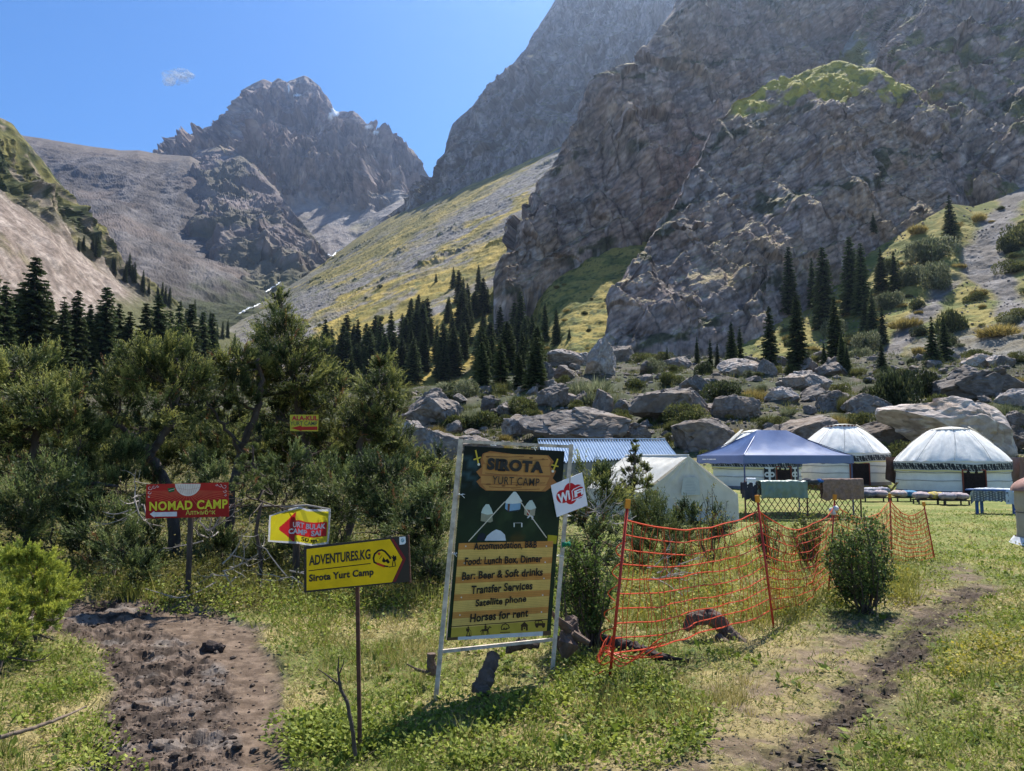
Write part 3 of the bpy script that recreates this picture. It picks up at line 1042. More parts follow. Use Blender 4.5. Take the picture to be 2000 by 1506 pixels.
def build_ground():
    # fan of columns, rows getting wider with distance
    cols = np.concatenate([np.linspace(-1500, -60, 60)[:-1], np.linspace(-60, 2060, 900), np.linspace(2060, 3500, 60)[1:]])
    y = [0.6]
    while y[-1] < 460:
        y.append(y[-1] + max(0.012, y[-1] * 0.0045 if y[-1] < 40 else y[-1] * .009))
    y = np.array(y)
    a = (cols - 1000) / 1500.0
    X = a[None] * np.maximum(y, 2.2)[:, None]
    Y = np.repeat(y[:, None], len(cols), 1)
    # a skirt of ground behind and beneath the eye
    Z = ground_z(X, Y)
    mud, dirt, path, rut, w, w2 = ground_fields(X, Y)
    P = np.stack([X, Y, Z], -1)
    n1 = fbm(P * np.array([1, 1, 0]) / 1.4, 4, 221)
    n2 = fbm(P * np.array([1, 1, 0]) / 0.09, 3, 222)
    g = mixc(np.broadcast_to(C_(0.10, 0.115, 0.028), P.shape), C_(0.27, 0.22, 0.095), sstep(-.35, .35, n1 + .4 * n2))
    lawn = sstep(8.5, 13, Y) * sstep(-.5, 2.5, X) * sstep(46, 41, Y)
    g = mixc(g, mixc(np.broadcast_to(C_(0.115, 0.145, 0.030), P.shape), C_(0.20, 0.19, 0.055), sstep(-.3, .5, n1 + .5 * n2)), .8 * lawn)
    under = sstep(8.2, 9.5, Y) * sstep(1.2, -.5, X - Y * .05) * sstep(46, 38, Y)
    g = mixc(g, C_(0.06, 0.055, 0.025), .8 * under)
    rough = sstep(42, 50, Y)
    n3 = fbm(P / 5.0, 4, 223)
    g = mixc(g, mixc(np.broadcast_to(C_(0.090, 0.076, 0.055), P.shape), C_(0.045, 0.052, 0.022), sstep(-.35, .2, n3)), rough)
    soil = mixc(np.broadcast_to(C_(0.068, 0.047, 0.034), P.shape), C_(0.135, 0.10, 0.076), sstep(-.3, .4, w2 + .4 * n2))
    dry = mixc(np.broadcast_to(C_(0.088, 0.061, 0.042), P.shape), C_(0.150, 0.108, 0.077), sstep(-.3, .4, w2 + .6 * n2))
    soil = mixc(soil, C_(0.028, 0.020, 0.015), .8 * sstep(.02, .3, fbm(P * np.array([1, 1, 0]) / .26, 4, 224)))
    soil = mixc(soil, C_(0.175, 0.15, 0.13), .6 * sstep(.12, .36, fbm(P * np.array([1, 1, 0]) / .4 + 7, 4, 225)))
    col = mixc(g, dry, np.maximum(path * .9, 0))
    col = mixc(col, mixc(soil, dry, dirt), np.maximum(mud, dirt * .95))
    col = mixc(col, C_(0.046, 0.032, 0.024), rut * .92)
    I = np.arange(Y.size).reshape(Y.shape)
    F = np.stack([I[:-1, :-1], I[:-1, 1:], I[1:, 1:], I[1:, :-1]], -1).reshape(-1, 4)
    m = material("ground_cover", attr=True, rough=0.95, var=0.3, scale=14, detail=8, bump=0.5, bump_scale=60, bump_dist=0.012, spec=0.15)
    V = P.reshape(-1, 3)
    o = link("ground", raw_mesh("ground", V, F, m, col.reshape(-1, 3)))
    o['kind'] = 'structure'
    far = Y.reshape(-1) > 40
    ex, ey = proj(V[far])
    SHEETS['ground'] = (V[far], ex, ey)
    # a plain apron so that the ground goes on behind the eye and out to the sides
    big = MB()
    big.grid(np.array([[[-900, -300, -.6], [900, -300, -.6]], [[-900, 200, -.6], [900, 200, -.6]]], float))
    o2 = big.build("land", material("far_ground", (0.17, 0.16, 0.06), scale=.2))
    o2['kind'] = 'structure'


build_ground()
# ================================================================== SIGNS
class Board:
    """a flat face in the world; pt() finds where the view line of a pixel meets it"""

    def __init__(self, p0, right, up):
        self.p0 = np.asarray(p0, float)
        r = np.asarray(right, float)
        u = np.asarray(up, float)
        n = np.cross(r, u)
        self.n = n / np.linalg.norm(n)

    def pt(self, px, py, off=0.0):
        r = ray(px, py)
        t = (self.p0 - EYE).dot(self.n) / (r @ self.n)
        return EYE + r * np.asarray(t)[..., None] + self.n * off

    def quad(self, c, u, v, off=0.0):
        """c: pixel corners TL, TR, BR, BL; u right, v down"""
        c = np.asarray(c, float)
        u = np.asarray(u, float)[..., None]
        v = np.asarray(v, float)[..., None]
        q = (c[0] * (1 - u) + c[1] * u) * (1 - v) + (c[3] * (1 - u) + c[2] * u) * v
        return self.pt(q[..., 0], q[..., 1], off)


class Print:
    """flat shapes printed on one face, in many colours, gathered in one mesh"""

    def __init__(self, board, off=0.001):
        self.b, self.off, self.mb, self.k = board, off, MB(), 0

    def poly(self, pts, col, off=None):
        pts = np.asarray(pts, float)
        self.k += 1
        o = self.off + self.k * 0.00003 if off is None else off
        V = self.b.pt(pts[:, 0], pts[:, 1], o)
        self.mb.add(V, [tuple(range(len(pts)))], col)
        return self

    def rect(self, x0, y0, x1, y1, col):
        return self.poly([(x0, y0), (x1, y0), (x1, y1), (x0, y1)], col)

    def disc(self, cx, cy, rx, ry, col, n=24):
        a = np.linspace(0, 2 * math.pi, n, endpoint=False)
        return self.poly(np.stack([cx + rx * np.cos(a), cy + ry * np.sin(a)], 1), col)

    def stroke(self, pts, w, col):
        pts = np.asarray(pts, float)
        for a, b in zip(pts[:-1], pts[1:]):
            d = (b - a) / (np.linalg.norm(b - a) + 1e-9)
            n = np.array([-d[1], d[0]]) * w / 2
            self.poly([a - n - d * w * .2, b - n + d * w * .2, b + n + d * w * .2, a + n - d * w * .2], col)
        return self


def text_geo(body, bold=0.0, space=1.0):
    cu = bpy.data.curves.new("tmp", 'FONT')
    cu.body = body
    cu.resolution_u = 4
    cu.offset = bold
    cu.space_character = space
    o = bpy.data.objects.new("tmp", cu)
    COL.objects.link(o)
    dg = bpy.context.evaluated_depsgraph_get()
    me = o.evaluated_get(dg).to_mesh()
    V = np.array([v.co[:] for v in me.vertices])
    F = [tuple(p.vertices) for p in me.polygons]
    o.evaluated_get(dg).to_mesh_clear()
    bpy.data.objects.remove(o)
    bpy.data.curves.remove(cu)
    return V, F


def lettering(body, board, corners, mat, parent, bold=0.0, space=1.0, off=0.004, wob=0.0, warp=None, name="lettering"):
    V, F = text_geo(body, bold, space)
    lo, hi = V.min(0), V.max(0)
    u = (V[:, 0] - lo[0]) / (hi[0] - lo[0])
    v = 1 - (V[:, 1] - lo[1]) / (hi[1] - lo[1])
    if wob:
        ph = np.floor(u * len(body)) * 2.399
        v = v + wob * np.sin(ph * 3.1) + wob * .6 * np.sin(u * 41)
    P = board.quad(corners, u, v, off)
    if warp is not None:
        P = P + warp(u, v)[:, None] * board.n
    mb = MB()
    mb.add(P, F)
    return mb.build(name, mat, parent)


def slab(board, pts, thick, mat, name, parent, off=0.0, bevel=0.0):
    """a board cut to a pixel outline with real thickness behind its face"""
    pts = np.asarray(pts, float)
    A = board.pt(pts[:, 0], pts[:, 1], off)
    B = A - board.n * thick
    n = len(pts)
    mb = MB()
    mb.add(np.concatenate([A, B]), [tuple(range(n))[::-1], tuple(range(n, 2 * n))] + [(i, (i + 1) % n, n + (i + 1) % n, n + i) for i in range(n)])
    return mb.build(name, mat, parent)


m_print = material("printed_vinyl", attr=True, rough=0.6, var=0.16, scale=9, spec=0.18)
m_black = material("black_print", (0.008, 0.008, 0.009), rough=0.4, var=0)
m_rust = material("rusty_iron", (0.085, 0.038, 0.026), rough=0.8, var=0.5, scale=30, bump=.3, bump_scale=120, bump_dist=.002)
m_steel = material("weathered_painted_steel", (0.50, 0.42, 0.335), rough=0.7, var=0.55, scale=14, bump=.15, bump_scale=90, bump_dist=.001)
m_tie = material("white_cable_tie", (0.75, 0.75, 0.73), rough=0.5, var=.1)
m_yellow = material("yellow_sign_paint", (0.64, 0.42, 0.005), rough=0.4, var=0.12, scale=8)
m_blackp = material("black_sign_paint", (0.012, 0.009, 0.010), rough=0.35, var=.1)
m_maroon = material("dark_red_sign_paint", (0.15, 0.018, 0.02), rough=0.4, var=.05)
m_wood = material("grey_wood", (0.17, 0.125, 0.09), rough=0.9, var=.4, scale=16, bump=.6, bump_scale=40, bump_dist=.006, stretch=(1, 1, .15))
m_bark = material("bark", (0.075, 0.058, 0.046), rough=0.95, var=.5, scale=14, bump=.9, bump_scale=30, bump_dist=.012, stretch=(1, 1, .25))
m_dead = material("bleached_dead_wood", (0.30, 0.265, 0.23), rough=0.9, var=.4, scale=18, bump=.4, bump_scale=60, bump_dist=.004)


def ground_at_px(px, py):
    x, y = on_flat(px, py)
    for _ in range(6):
        z = float(ground_z(np.array([x]), np.array([y]))[0])
        r = ray(px, py)
        t = (EYE[2] - z) / -r[2]
        x, y = r[0] * t, r[1] * t
    return np.array([x, y, z])


# ---- the big campsite board --------------------------------------------
def camp_board():
    fl, fr = ground_at_px(848, 1368), ground_at_px(1075, 1320)
    tl, tr = at(900, 857, fl[1] + .10), at(1116, 868, fr[1] + .10)
    fl[2] -= .12
    fr[2] -= .12
    base = np.array([(fl[0] + fr[0]) / 2, (fl[1] + fr[1]) / 2, 0])
    root = empty("camp_signboard", base)
    tag(root, "tall steel framed banner with camp services lettered on printed planks under a yurt picture", "signboard")
    B = Board((fl + tl) / 2, fr - fl, tl - fl)
    MB().bar(fl, tl, .030).build("leg", m_steel, root)
    MB().bar(fr, tr, .030).build("leg", m_steel, root)
    MB().bar(tl + (0.0, 0, -.018), tr + (0, 0, -.018), .022).build("top_bar", m_steel, root)
    MB().bar(B.pt(856, 1273, 0), B.pt(1078, 1249, 0), .022).build("crossbar", m_steel, root)
    # inner thin rod the banner is laced to
    rod = MB()
    rod.tube([B.pt(903, 866, .004), B.pt(871, 1250, .004)], .004, 6, None)
    rod.build("banner_rod", m_steel, root)
    # banner cloth, slightly slack
    corners = [(905, 871), (1101, 881), (1073, 1240), (871, 1250)]
    n = 30
    u, v = np.meshgrid(np.linspace(0, 1, n), np.linspace(0, 1, 50))
    P = B.quad(corners, u, v, 0.012)
    back = B.quad(corners, u, v, 0.010)
    x = np.array(corners)
    rng = np.random.default_rng(4)
    nz = fbm(np.stack([u * 5, v * 9, u * 0], -1), 4, 301)
    dark = mixc(np.broadcast_to(C_(.006, .010, .006), P.shape), C_(.014, .030, .012), sstep(.12, .5, v))
    col = mixc(dark, C_(.03, .055, .02), .7 * sstep(0, .5, nz) * sstep(.15, .35, v))
    # teal conifer showing in the upper corner of the printed picture
    t = sstep(.15, .05, np.abs(u - .07)) * sstep(.03, .08, v) * sstep(.24, .14, v)
    col = mixc(col, C_(.03, .07, .08), t * sstep(-.2, .3, fbm(np.stack([u * 22, v * 40, u * 0], -1), 3, 302)))
    col = mixc(col, C_(.07, .05, .012), sstep(.10, .05, np.hypot((u - .60) * 1.0, (v - .475) * 3.0)) * .8)
    a, b = P.shape[:2]
    I = np.arange(a * b).reshape(a, b)
    F = np.stack([I[:-1, :-1], I[:-1, 1:], I[1:, 1:], I[1:, :-1]], -1).reshape(-1, 4)
    base_w = parent_world(root)
    ban = link("banner", raw_mesh("banner", np.concatenate([P.reshape(-1, 3), back.reshape(-1, 3)]) - base_w, np.concatenate([F[:, ::-1], F + a * b]), m_print,
                                  np.concatenate([col.reshape(-1, 3), np.full((a * b, 3), .5)])), root)
    # everything printed on it, in the banner's own square of 200 x 375 units
    c = np.array(corners, float)

    def q(x, y):
        """fractions across and down the banner -> pixel"""
        return ((c[0] * (1 - x) + c[1] * x) * (1 - y) + (c[3] * (1 - x) + c[2] * x) * y)

    def Q(pts):
        return np.array([q(*p) for p in pts])
    pr = Print(B, .0135)
    W1, W2, W3 = (.46, .235, .070), (.34, .145, .045), (.20, .085, .028)
    # plank name board
    pr.poly(Q([(.19, .035), (.26, .020), (.60, .035), (.84, .028), (.90, .060), (.87, .090), (.93, .110), (.90, .150), (.95, .175), (.89, .200), (.84, .222), (.80, .222), (.25, .226), (.19, .205), (.15, .180), (.19, .160), (.14, .130), (.19, .105), (.17, .07)]), W2)
    pr.poly(Q([(.21, .032), (.82, .028), (.87, .058), (.85, .085), (.22, .085), (.19, .06)]), W1)
    pr.poly(Q([(.20, .090), (.86, .088), (.88, .135), (.20, .142)]), W1)
    pr.poly(Q([(.19, .150), (.87, .145), (.84, .185), (.20, .190)]), W1)
    pr.poly(Q([(.21, .196), (.85, .190), (.80, .220), (.26, .224)]), W1)
    for (x0, y0, x1, y1) in ((.25, .047, .60, .040), (.55, .056, .84, .050), (.23, .135, .55, .139), (.50, .180, .83, .176), (.28, .206, .6, .203), (.5, .213, .78, .210)):
        pr.stroke(Q([(x0, y0), ((x0 + x1) / 2, (y0 + y1) / 2 + .004), (x1, y1)]), 1.3, W3)
    for (x, y, rx) in ((.27, .193, 6), (.42, .199, 4), (.62, .19, 2), (.67, .045, 4), (.79, .050, 3), (.24, .05, 4), (.55, .194, 2)):
        p_ = q(x, y)
        pr.disc(p_[0], p_[1], rx, 1.7, W3, 12)
    # daggers
    YL = (.62, .47, .05)
    pr.stroke(Q([(.115, .020), (.155, .088)]), 3.0, YL)
    pr.stroke(Q([(.105, .068), (.17, .055)]), 2.6, YL)
    p_ = q(.158, .092)
    pr.disc(p_[0], p_[1], 2.6, 2.6, (.75, .72, .6), 12)
    pr.stroke(Q([(.935, .045), (.90, .108)]), 3.0, YL)
    pr.stroke(Q([(.88, .078), (.945, .085)]), 2.6, YL)
    p_ = q(.896, .112)
    pr.disc(p_[0], p_[1], 2.6, 2.6, (.75, .72, .6), 12)
    # the printed photograph of tents on a meadow
    pr.poly(Q([(.455, .285), (.605, .280), (.605, .318), (.58, .330), (.49, .333), (.455, .318)]), (.20, .34, .48))
    pr.poly(Q([(.447, .283), (.50, .245), (.525, .228), (.548, .228), (.575, .245), (.618, .277), (.60, .287), (.53, .292), (.46, .291)]), (.62, .66, .62))
    pr.poly(Q([(.478, .292), (.500, .292), (.500, .332), (.480, .332)]), (.12, .06, .035))
    pr.poly(Q([(.455, .318), (.49, .331), (.60, .322), (.60, .328), (.49, .337), (.457, .325)]), (.02, .03, .04))
    pr.poly(Q([(.225, .345), (.33, .345), (.345, .385), (.32, .392), (.225, .385)]), (.30, .29, .20))
    pr.poly(Q([(.222, .343), (.235, .318), (.262, .297), (.292, .297), (.318, .318), (.342, .346), (.29, .352)]), (.52, .60, .54))
    pr.poly(Q([(.645, .312), (.755, .310), (.752, .352), (.70, .36), (.648, .348)]), (.34, .31, .22))
    pr.poly(Q([(.640, .315), (.665, .290), (.69, .272), (.715, .270), (.74, .290), (.762, .312), (.71, .322)]), (.50, .58, .52))
    pr.poly(Q([(.672, .324), (.700, .325), (.700, .353), (.675, .350)]), (.28, .06, .04))
    pr.poly(Q([(.28, .487), (.30, .462), (.345, .440), (.385, .428), (.43, .435), (.475, .455), (.49, .487)]), (.56, .60, .64))
    pr.poly(Q([(.20, .487), (.215, .455), (.25, .445), (.285, .455), (.275, .487)]), (.012, .018, .03))
    pr.stroke(Q([(.685, .365), (.705, .352), (.735, .360), (.73, .372)]), 2.5, (.55, .56, .6))
    pr.rect(*q(.55, .392), *q(.565, .415), (.6, .62, .6))
    pr.rect(*q(.625, .392), *q(.64, .415), (.6, .62, .6))
    pr.stroke(Q([(.565, .393), (.63, .392)]), 1.2, (.35, .35, .33))
    # ropes that the list of planks hangs from
    RP = (.62, .57, .45)
    pr.stroke(Q([(.445, .283), (.125, .490)]), 1.9, RP)
    pr.stroke(Q([(.600, .280), (.885, .470)]), 1.9, RP)
    pr.poly(Q([(.895, .455), (.99, .460), (.985, .505), (.90, .500)]), (.40, .34, .02))
    # six planks, each with a darker and a paler board half, and its nails
    ys = [.492, .580, .682, .785, .88]
    tops = [.488, .585, .683, .780, .868]
    for k in range(5):
        y0, y1 = (.488, .575, .662, .752, .843, .928)[k], (.575, .662, .752, .843, .928, .94)[k]
        l, r = .03, .955
        pr.poly(Q([(l, y0 + .012), (r, y0), (r, y0 + .034), (l, y0 + .046)]), (.56, .255, .06))
        pr.poly(Q([(l, y0 + .046), (r, y0 + .034), (r, y1), (l, y1 + .012)]), (.68, .45, .12))
        for j in range(5):
            yy = y0 + .05 + .009 * j
            pr.stroke(Q([(l, yy + .01), (.3, yy + .004 + .003 * math.sin(j + k)), (.6, yy + .004), (r, yy - .002)]), .35, (.36, .19, .045))
        for j in range(3):
            yy = y0 + .012 + .010 * j
            pr.stroke(Q([(l, yy + .01), (.45, yy + .006), (r, yy)]), .35, (.33, .135, .03))
        for xn in (.10, .89):
            p_ = q(xn, y0 + .028)
            pr.disc(p_[0], p_[1], 1.5, 1.5, (.72, .68, .58), 8)
    pr.poly(Q([(.03, .938), (.955, .918), (.955, .985), (.03, .985)]), (.45, .33, .045))
    pr.stroke(Q([(.0, .930), (.5, .922), (.96, .912)]), 1.6, (.03, .02, .01))
    pr.poly(Q([(.0, .985), (1, .975), (1, 1.0), (0, 1.0)]), (.56, .56, .56))
    pr.poly(Q([(.0, .985), (.10, .984), (.10, 1.0), (0, 1.0)]), (.10, .06, .03))
    pr.poly(Q([(.92, .975), (1, .974), (1, 1.0), (.92, 1.0)]), (.10, .06, .03))
    # pictograms: walker, rider, round emblem, hut, jeep
    K = (.05, .03, .012)

    def icon(x, y, shapes):
        p0 = q(x, y)
        for s in shapes:
            if s[0] == 'd':
                pr.disc(p0[0] + s[1], p0[1] + s[2], s[3], s[4], K, 12)
            elif s[0] == 'p':
                pr.poly([(p0[0] + a_, p0[1] + b_) for a_, b_ in s[1]], K)
            else:
                pr.stroke([(p0[0] + a_, p0[1] + b_) for a_, b_ in s[1]], s[2], K)
    icon(.195, .958, [('d', 0, -8, 1.8, 1.9), ('p', [(-2.5, -6), (2.5, -6), (2, 1), (-2, 1)]), ('s', [(-1, 0), (-3, 8)], 1.6), ('s', [(1, 0), (3, 8)], 1.6), ('p', [(-4.5, -6), (-2, -6), (-2, 0), (-4, 0)]), ('s', [(2, -4), (5, -1), (5.5, 8)], 1.0), ('p', [(-5, 8), (6, 8), (6, 10), (-5, 10)])])
    icon(.36, .953, [('p', [(-7, -1), (5, -2), (6, 3), (-7, 3)]), ('s', [(5, 0), (8, -6), (11, -4)], 2.2), ('s', [(-6, 2), (-7, 10)], 1.5), ('s', [(-4, 2), (-3, 10)], 1.3), ('s', [(4, 2), (3, 10)], 1.5), ('s', [(5, 2), (7, 9)], 1.3), ('s', [(-7, 0), (-10, 4)], 1.3), ('d', 0, -10, 1.7, 1.9), ('p', [(-2, -8), (2, -8), (2, -1), (-2, -1)]), ('s', [(1, -6), (5, -3)], 1.2)])
    icon(.545, .945, [('s', [(-6, 5), (-7, 0), (-4, -5), (2, -7), (7, -4), (9, 1), (4, 3)], 1.8), ('p', [(-6, 5), (-1, 0), (1, 3), (4, 0), (5, 5)]), ('s', [(-9, 10), (10, 9.4)], 1.6)])
    icon(.735, .945, [('p', [(-8, -2), (0, -9), (8, -2)]), ('p', [(-6.5, -2), (-3, -2), (-3, 8), (-6.5, 8)]), ('p', [(3, -2), (6.5, -2), (6.5, 8), (3, 8)]), ('p', [(-3, -2), (3, -2), (3, 1), (-3, 1)]), ('d', 0, 3.5, 1.8, 1.8)])
    icon(.885, .937, [('p', [(-10, -2), (10, -2.5), (10, 3), (-10, 3)]), ('s', [(-10, -2), (-9, -7), (3, -7), (6, -2)], 1.5), ('s', [(-3, -7), (-3, -2)], 1.2), ('d', -6, 4, 3, 3), ('d', 6.5, 4, 3, 3)])
    prn = pr.mb.build("printed_picture", m_print, ban, colors=True)
    # lettering
    def L(body, x0, y0, x1, y1, tilt=0.0, **k):
        return lettering(body, B, [q(x0, y0), q(x1, y0 - tilt), q(x1, y1 - tilt), q(x0, y1)], k.pop('mat', m_black), ban, off=.0235, **k)
    L("SIROTA", .235, .055, .795, .118, -.008, bold=.060, space=1.12)
    bars = Print(B, .0238)
    for yy in (.060, .110):
        bars.poly(Q([(.345, yy), (.418, yy + .001), (.418, yy + .013), (.345, yy + .012)]), (.008, .008, .009))
    bars.mb.build("lettering", m_print, ban, colors=True)
    L("YURT CAMP", .30, .148, .765, .190, -.006, bold=.004, space=1.1)
    hand = dict(bold=.030, space=1.05, wob=.035)
    L("Accommodation, B&B", .175, .496, .79, .541, .010, **hand)
    L("Food: Lunch Box, Dinner", .10, .574, .85, .620, .012, **hand)
    L("Bar: Beer & Soft drinks", .085, .648, .87, .690, .016, **hand)
    L("Transfer Services", .185, .720, .78, .764, .016, **hand)
    L("Satellite phone", .24, .792, .73, .840, .016, **hand)
    L("Horses for rent", .20, .866, .76, .911, .018, **hand)
    # cable ties, wire loops and the green rag
    for (px, py) in ((897, 965), (884, 1080), (1106, 1007), (1090, 1085), (960, 870), (1040, 874)):
        t = MB()
        p0 = B.pt(px, py, .02)
        ang = np.linspace(0, 2 * math.pi, 12)
        t.tube(np.stack([p0[0] + .02 * np.cos(ang), p0[1] + .02 * np.sin(ang), p0[2] + .003 * np.sin(ang)], 1), .002, 5, caps=False)
        t.tube([p0, p0 + (.035 * rng.uniform(-1, 1), -.03, .02 * rng.uniform(-1, 1))], .0018, 5)
        t.tube([p0, p0 + (.030 * rng.uniform(-1, 1), -.02, .03 * rng.uniform(-1, 1))], .0018, 5)
        t.build("cable_tie", m_tie, root)
    return B, root


SIR, SIR_ROOT = camp_board()


def rag():
    p = SIR.pt(1100, 1062, .03)
    root = empty("green_rag", p)
    tag(root, "small green cloth strip knotted round the right leg of the tall banner frame", "rag")
    m = material("green_cloth", (0.01, 0.20, 0.09), rough=.8, var=.3, scale=40)
    for sx, w in ((-1, .030), (1, .036)):
        u, v = np.meshgrid(np.linspace(0, 1, 8), np.linspace(-1, 1, 8))
        G = np.stack([p[0] + sx * u * w, p[1] - .012 - .012 * np.sin(u * 3 + v * 2), p[2] + v * (.006 + .016 * np.sqrt(u)) + .006 * u * sx], -1)
        MB().grid(G).build("tail", m, root, smooth=True)
    MB().tube([p + (-.004, -.012, -.012), p + (-.006, -.020, 0), p + (.002, -.014, .012)], .011, 8).build("knot", m, root, smooth=True)


rag()


def wifi_sign():
    p0 = SIR.pt(1112, 968, .03)
    b = Board(p0, (1, .62, 0), (0, .05, 1))
    root = empty("wireless_sign", p0)
    tag(root, "white square board with red cloud shaped wireless logo fixed to the steel frame", "sign")
    white = material("white_plastic_board", (0.78, 0.77, 0.80), rough=.4, var=.03)
    slab(b, [(1076, 948), (1137, 923), (1148, 987), (1088, 1010)], .006, white, "panel", root)
    pr = Print(b, .001)
    RD = (.50, .012, .018)
    ang = np.linspace(0, 2 * math.pi, 60, endpoint=False)
    # the cloud: union of three lobes, traced as one outline
    cx, cy = 1112, 967
    lobes = [(-13, 3, 12.5, 13), (2, -3, 14, 21), (17, -7, 12.5, 14)]
    rot = R(-21)
    pts = []
    for a in ang:
        best = 0
        for (lx, ly, rx, ry) in lobes:
            # far crossing of the ray from the centre with the ellipse
            dx, dy = math.cos(a), math.sin(a)
            A_ = (dx / rx) ** 2 + (dy / ry) ** 2
            B_ = -2 * (dx * lx / rx ** 2 + dy * ly / ry ** 2)
            C2 = (lx / rx) ** 2 + (ly / ry) ** 2 - 1
            D_ = B_ * B_ - 4 * A_ * C2
            if D_ > 0:
                best = max(best, (-B_ + math.sqrt(D_)) / (2 * A_))
        pts.append((cx + best * math.cos(a), cy + best * math.sin(a)))
    pr.poly(pts, RD)
    # white speech box behind Fi
    box = [(1116, 959), (1120, 955), (1134, 948), (1139, 949), (1142, 955), (1142, 964), (1139, 969), (1126, 975), (1116, 979), (1118, 972)]
    pr.poly(box, (.78, .77, .8))
    box_c = np.array(box, float)
    pr.poly((box_c - box_c.mean(0)) * .86 + box_c.mean(0), RD)
    pr.mb.build("logo", m_print, root, colors=True)
    w = material("white_print", (0.8, 0.8, 0.8), rough=.4, var=0)
    lettering("Wi", b, [(1088, 966), (1111, 956), (1114, 975), (1091, 985)], w, root, bold=.045, off=.003)
    lettering("Fi", b, [(1121, 959), (1139, 952), (1140, 964), (1122, 972)], w, root, bold=.045, off=.003)


wifi_sign()


# ---- yellow direction board on a rusty post ------------------------------
def direction_board():
    foot = ground_at_px(705, 1478)
    root = empty("direction_sign", (foot[0], foot[1], 0))
    tag(root, "yellow and black arrow board on a thin rusty post", "sign")
    top = at(697, 1075, foot[1] + .05)
    MB().bar(foot - (0, 0, .15), top, .020, .020).build("post", m_rust, root)
    p0 = at(697, 1100, foot[1] - .005)
    b = Board(p0, (1, -.10, 0), (0, .03, 1))
    slab(b, [(593, 1068), (796, 1046), (800, 1136), (594, 1158)], .012, m_blackp, "panel", root)
    edge = MB()
    edge.bar(b.pt(797.5, 1045, -.004), b.pt(801.5, 1138, -.004), .007, .018)
    edge.build("edge_strip", m_rust, root)
    pr = Print(b, .0015)
    Y = (.74, .47, .004)
    pr.poly([(599, 1072.5), (762, 1053), (786, 1093), (766, 1137), (599, 1153.5)], Y)
    pr.poly([(764, 1052.8), (769, 1052.2), (793, 1091), (773, 1136), (767, 1136.8), (786.5, 1093)], (.16, .018, .022))
    K = (.012, .008, .008)
    pr.poly([(603, 1114), (724, 1099.6), (724, 1101.4), (603, 1115.8)], K)
    # carabiner ring with a mountain and a climber
    ring = [(731, 1098), (729.5, 1090), (732, 1082), (739, 1075.5), (746, 1074), (752, 1077), (760, 1086), (763, 1091)]
    pr.stroke(ring, 3.6, K)
    pr.stroke([(731, 1098), (737, 1101)], 3.6, K)
    pr.stroke([(737, 1101), (751, 1106)], 4.6, (.42, .03, .015))
    pr.stroke([(751, 1105.6), (758, 1106.4)], 3.0, K)
    pr.poly([(746, 1096), (749, 1088), (753, 1094), (757, 1091), (762, 1098), (758, 1101), (754, 1097), (750, 1099)], K)
    pr.disc(740.5, 1081.5, 2.8, 2.8, (.5, .06, .02), 14)
    pr.stroke([(741, 1092), (746, 1085)], 1.0, K)
    pr.disc(768.6, 1086.3, 1.7, 1.9, K, 12)
    pr.poly([(766.5, 1088), (771, 1087), (773, 1095), (768, 1096)], K)
    pr.poly([(771, 1086), (774, 1086), (774.5, 1093), (772, 1094)], K)
    pr.stroke([(768, 1095), (766.5, 1105)], 1.7, K)
    pr.stroke([(771, 1095), (772.5, 1104)], 1.7, K)
    pr.stroke([(767, 1090), (763.5, 1086)], 1.2, K)
    pr.poly([(759, 1107), (774, 1104.5), (773.5, 1106), (760, 1108.5)], K)
    pr.poly([(780, 1049), (792, 1048), (793, 1059.5), (790, 1063), (780.5, 1064)], (.62, .66, .70))
    pr.disc(786.5, 1055.5, 3.6, 4.0, (.16, .28, .36), 16)
    pr.stroke([(784, 1057), (788, 1053)], 1.0, (.5, .6, .65))
    pr.mb.build("printed_face", m_print, root, colors=True)
    lettering("ADVENTURES.KG", b, [(604, 1085), (724, 1072), (724, 1092), (604, 1105)], m_blackp, root, bold=.028, off=.0040)
    lettering("Sirota Yurt Camp", b, [(604, 1122), (730, 1109.5), (730, 1127), (604, 1140.5)], m_blackp, root, bold=.040, off=.0040, space=1.06)


direction_board()


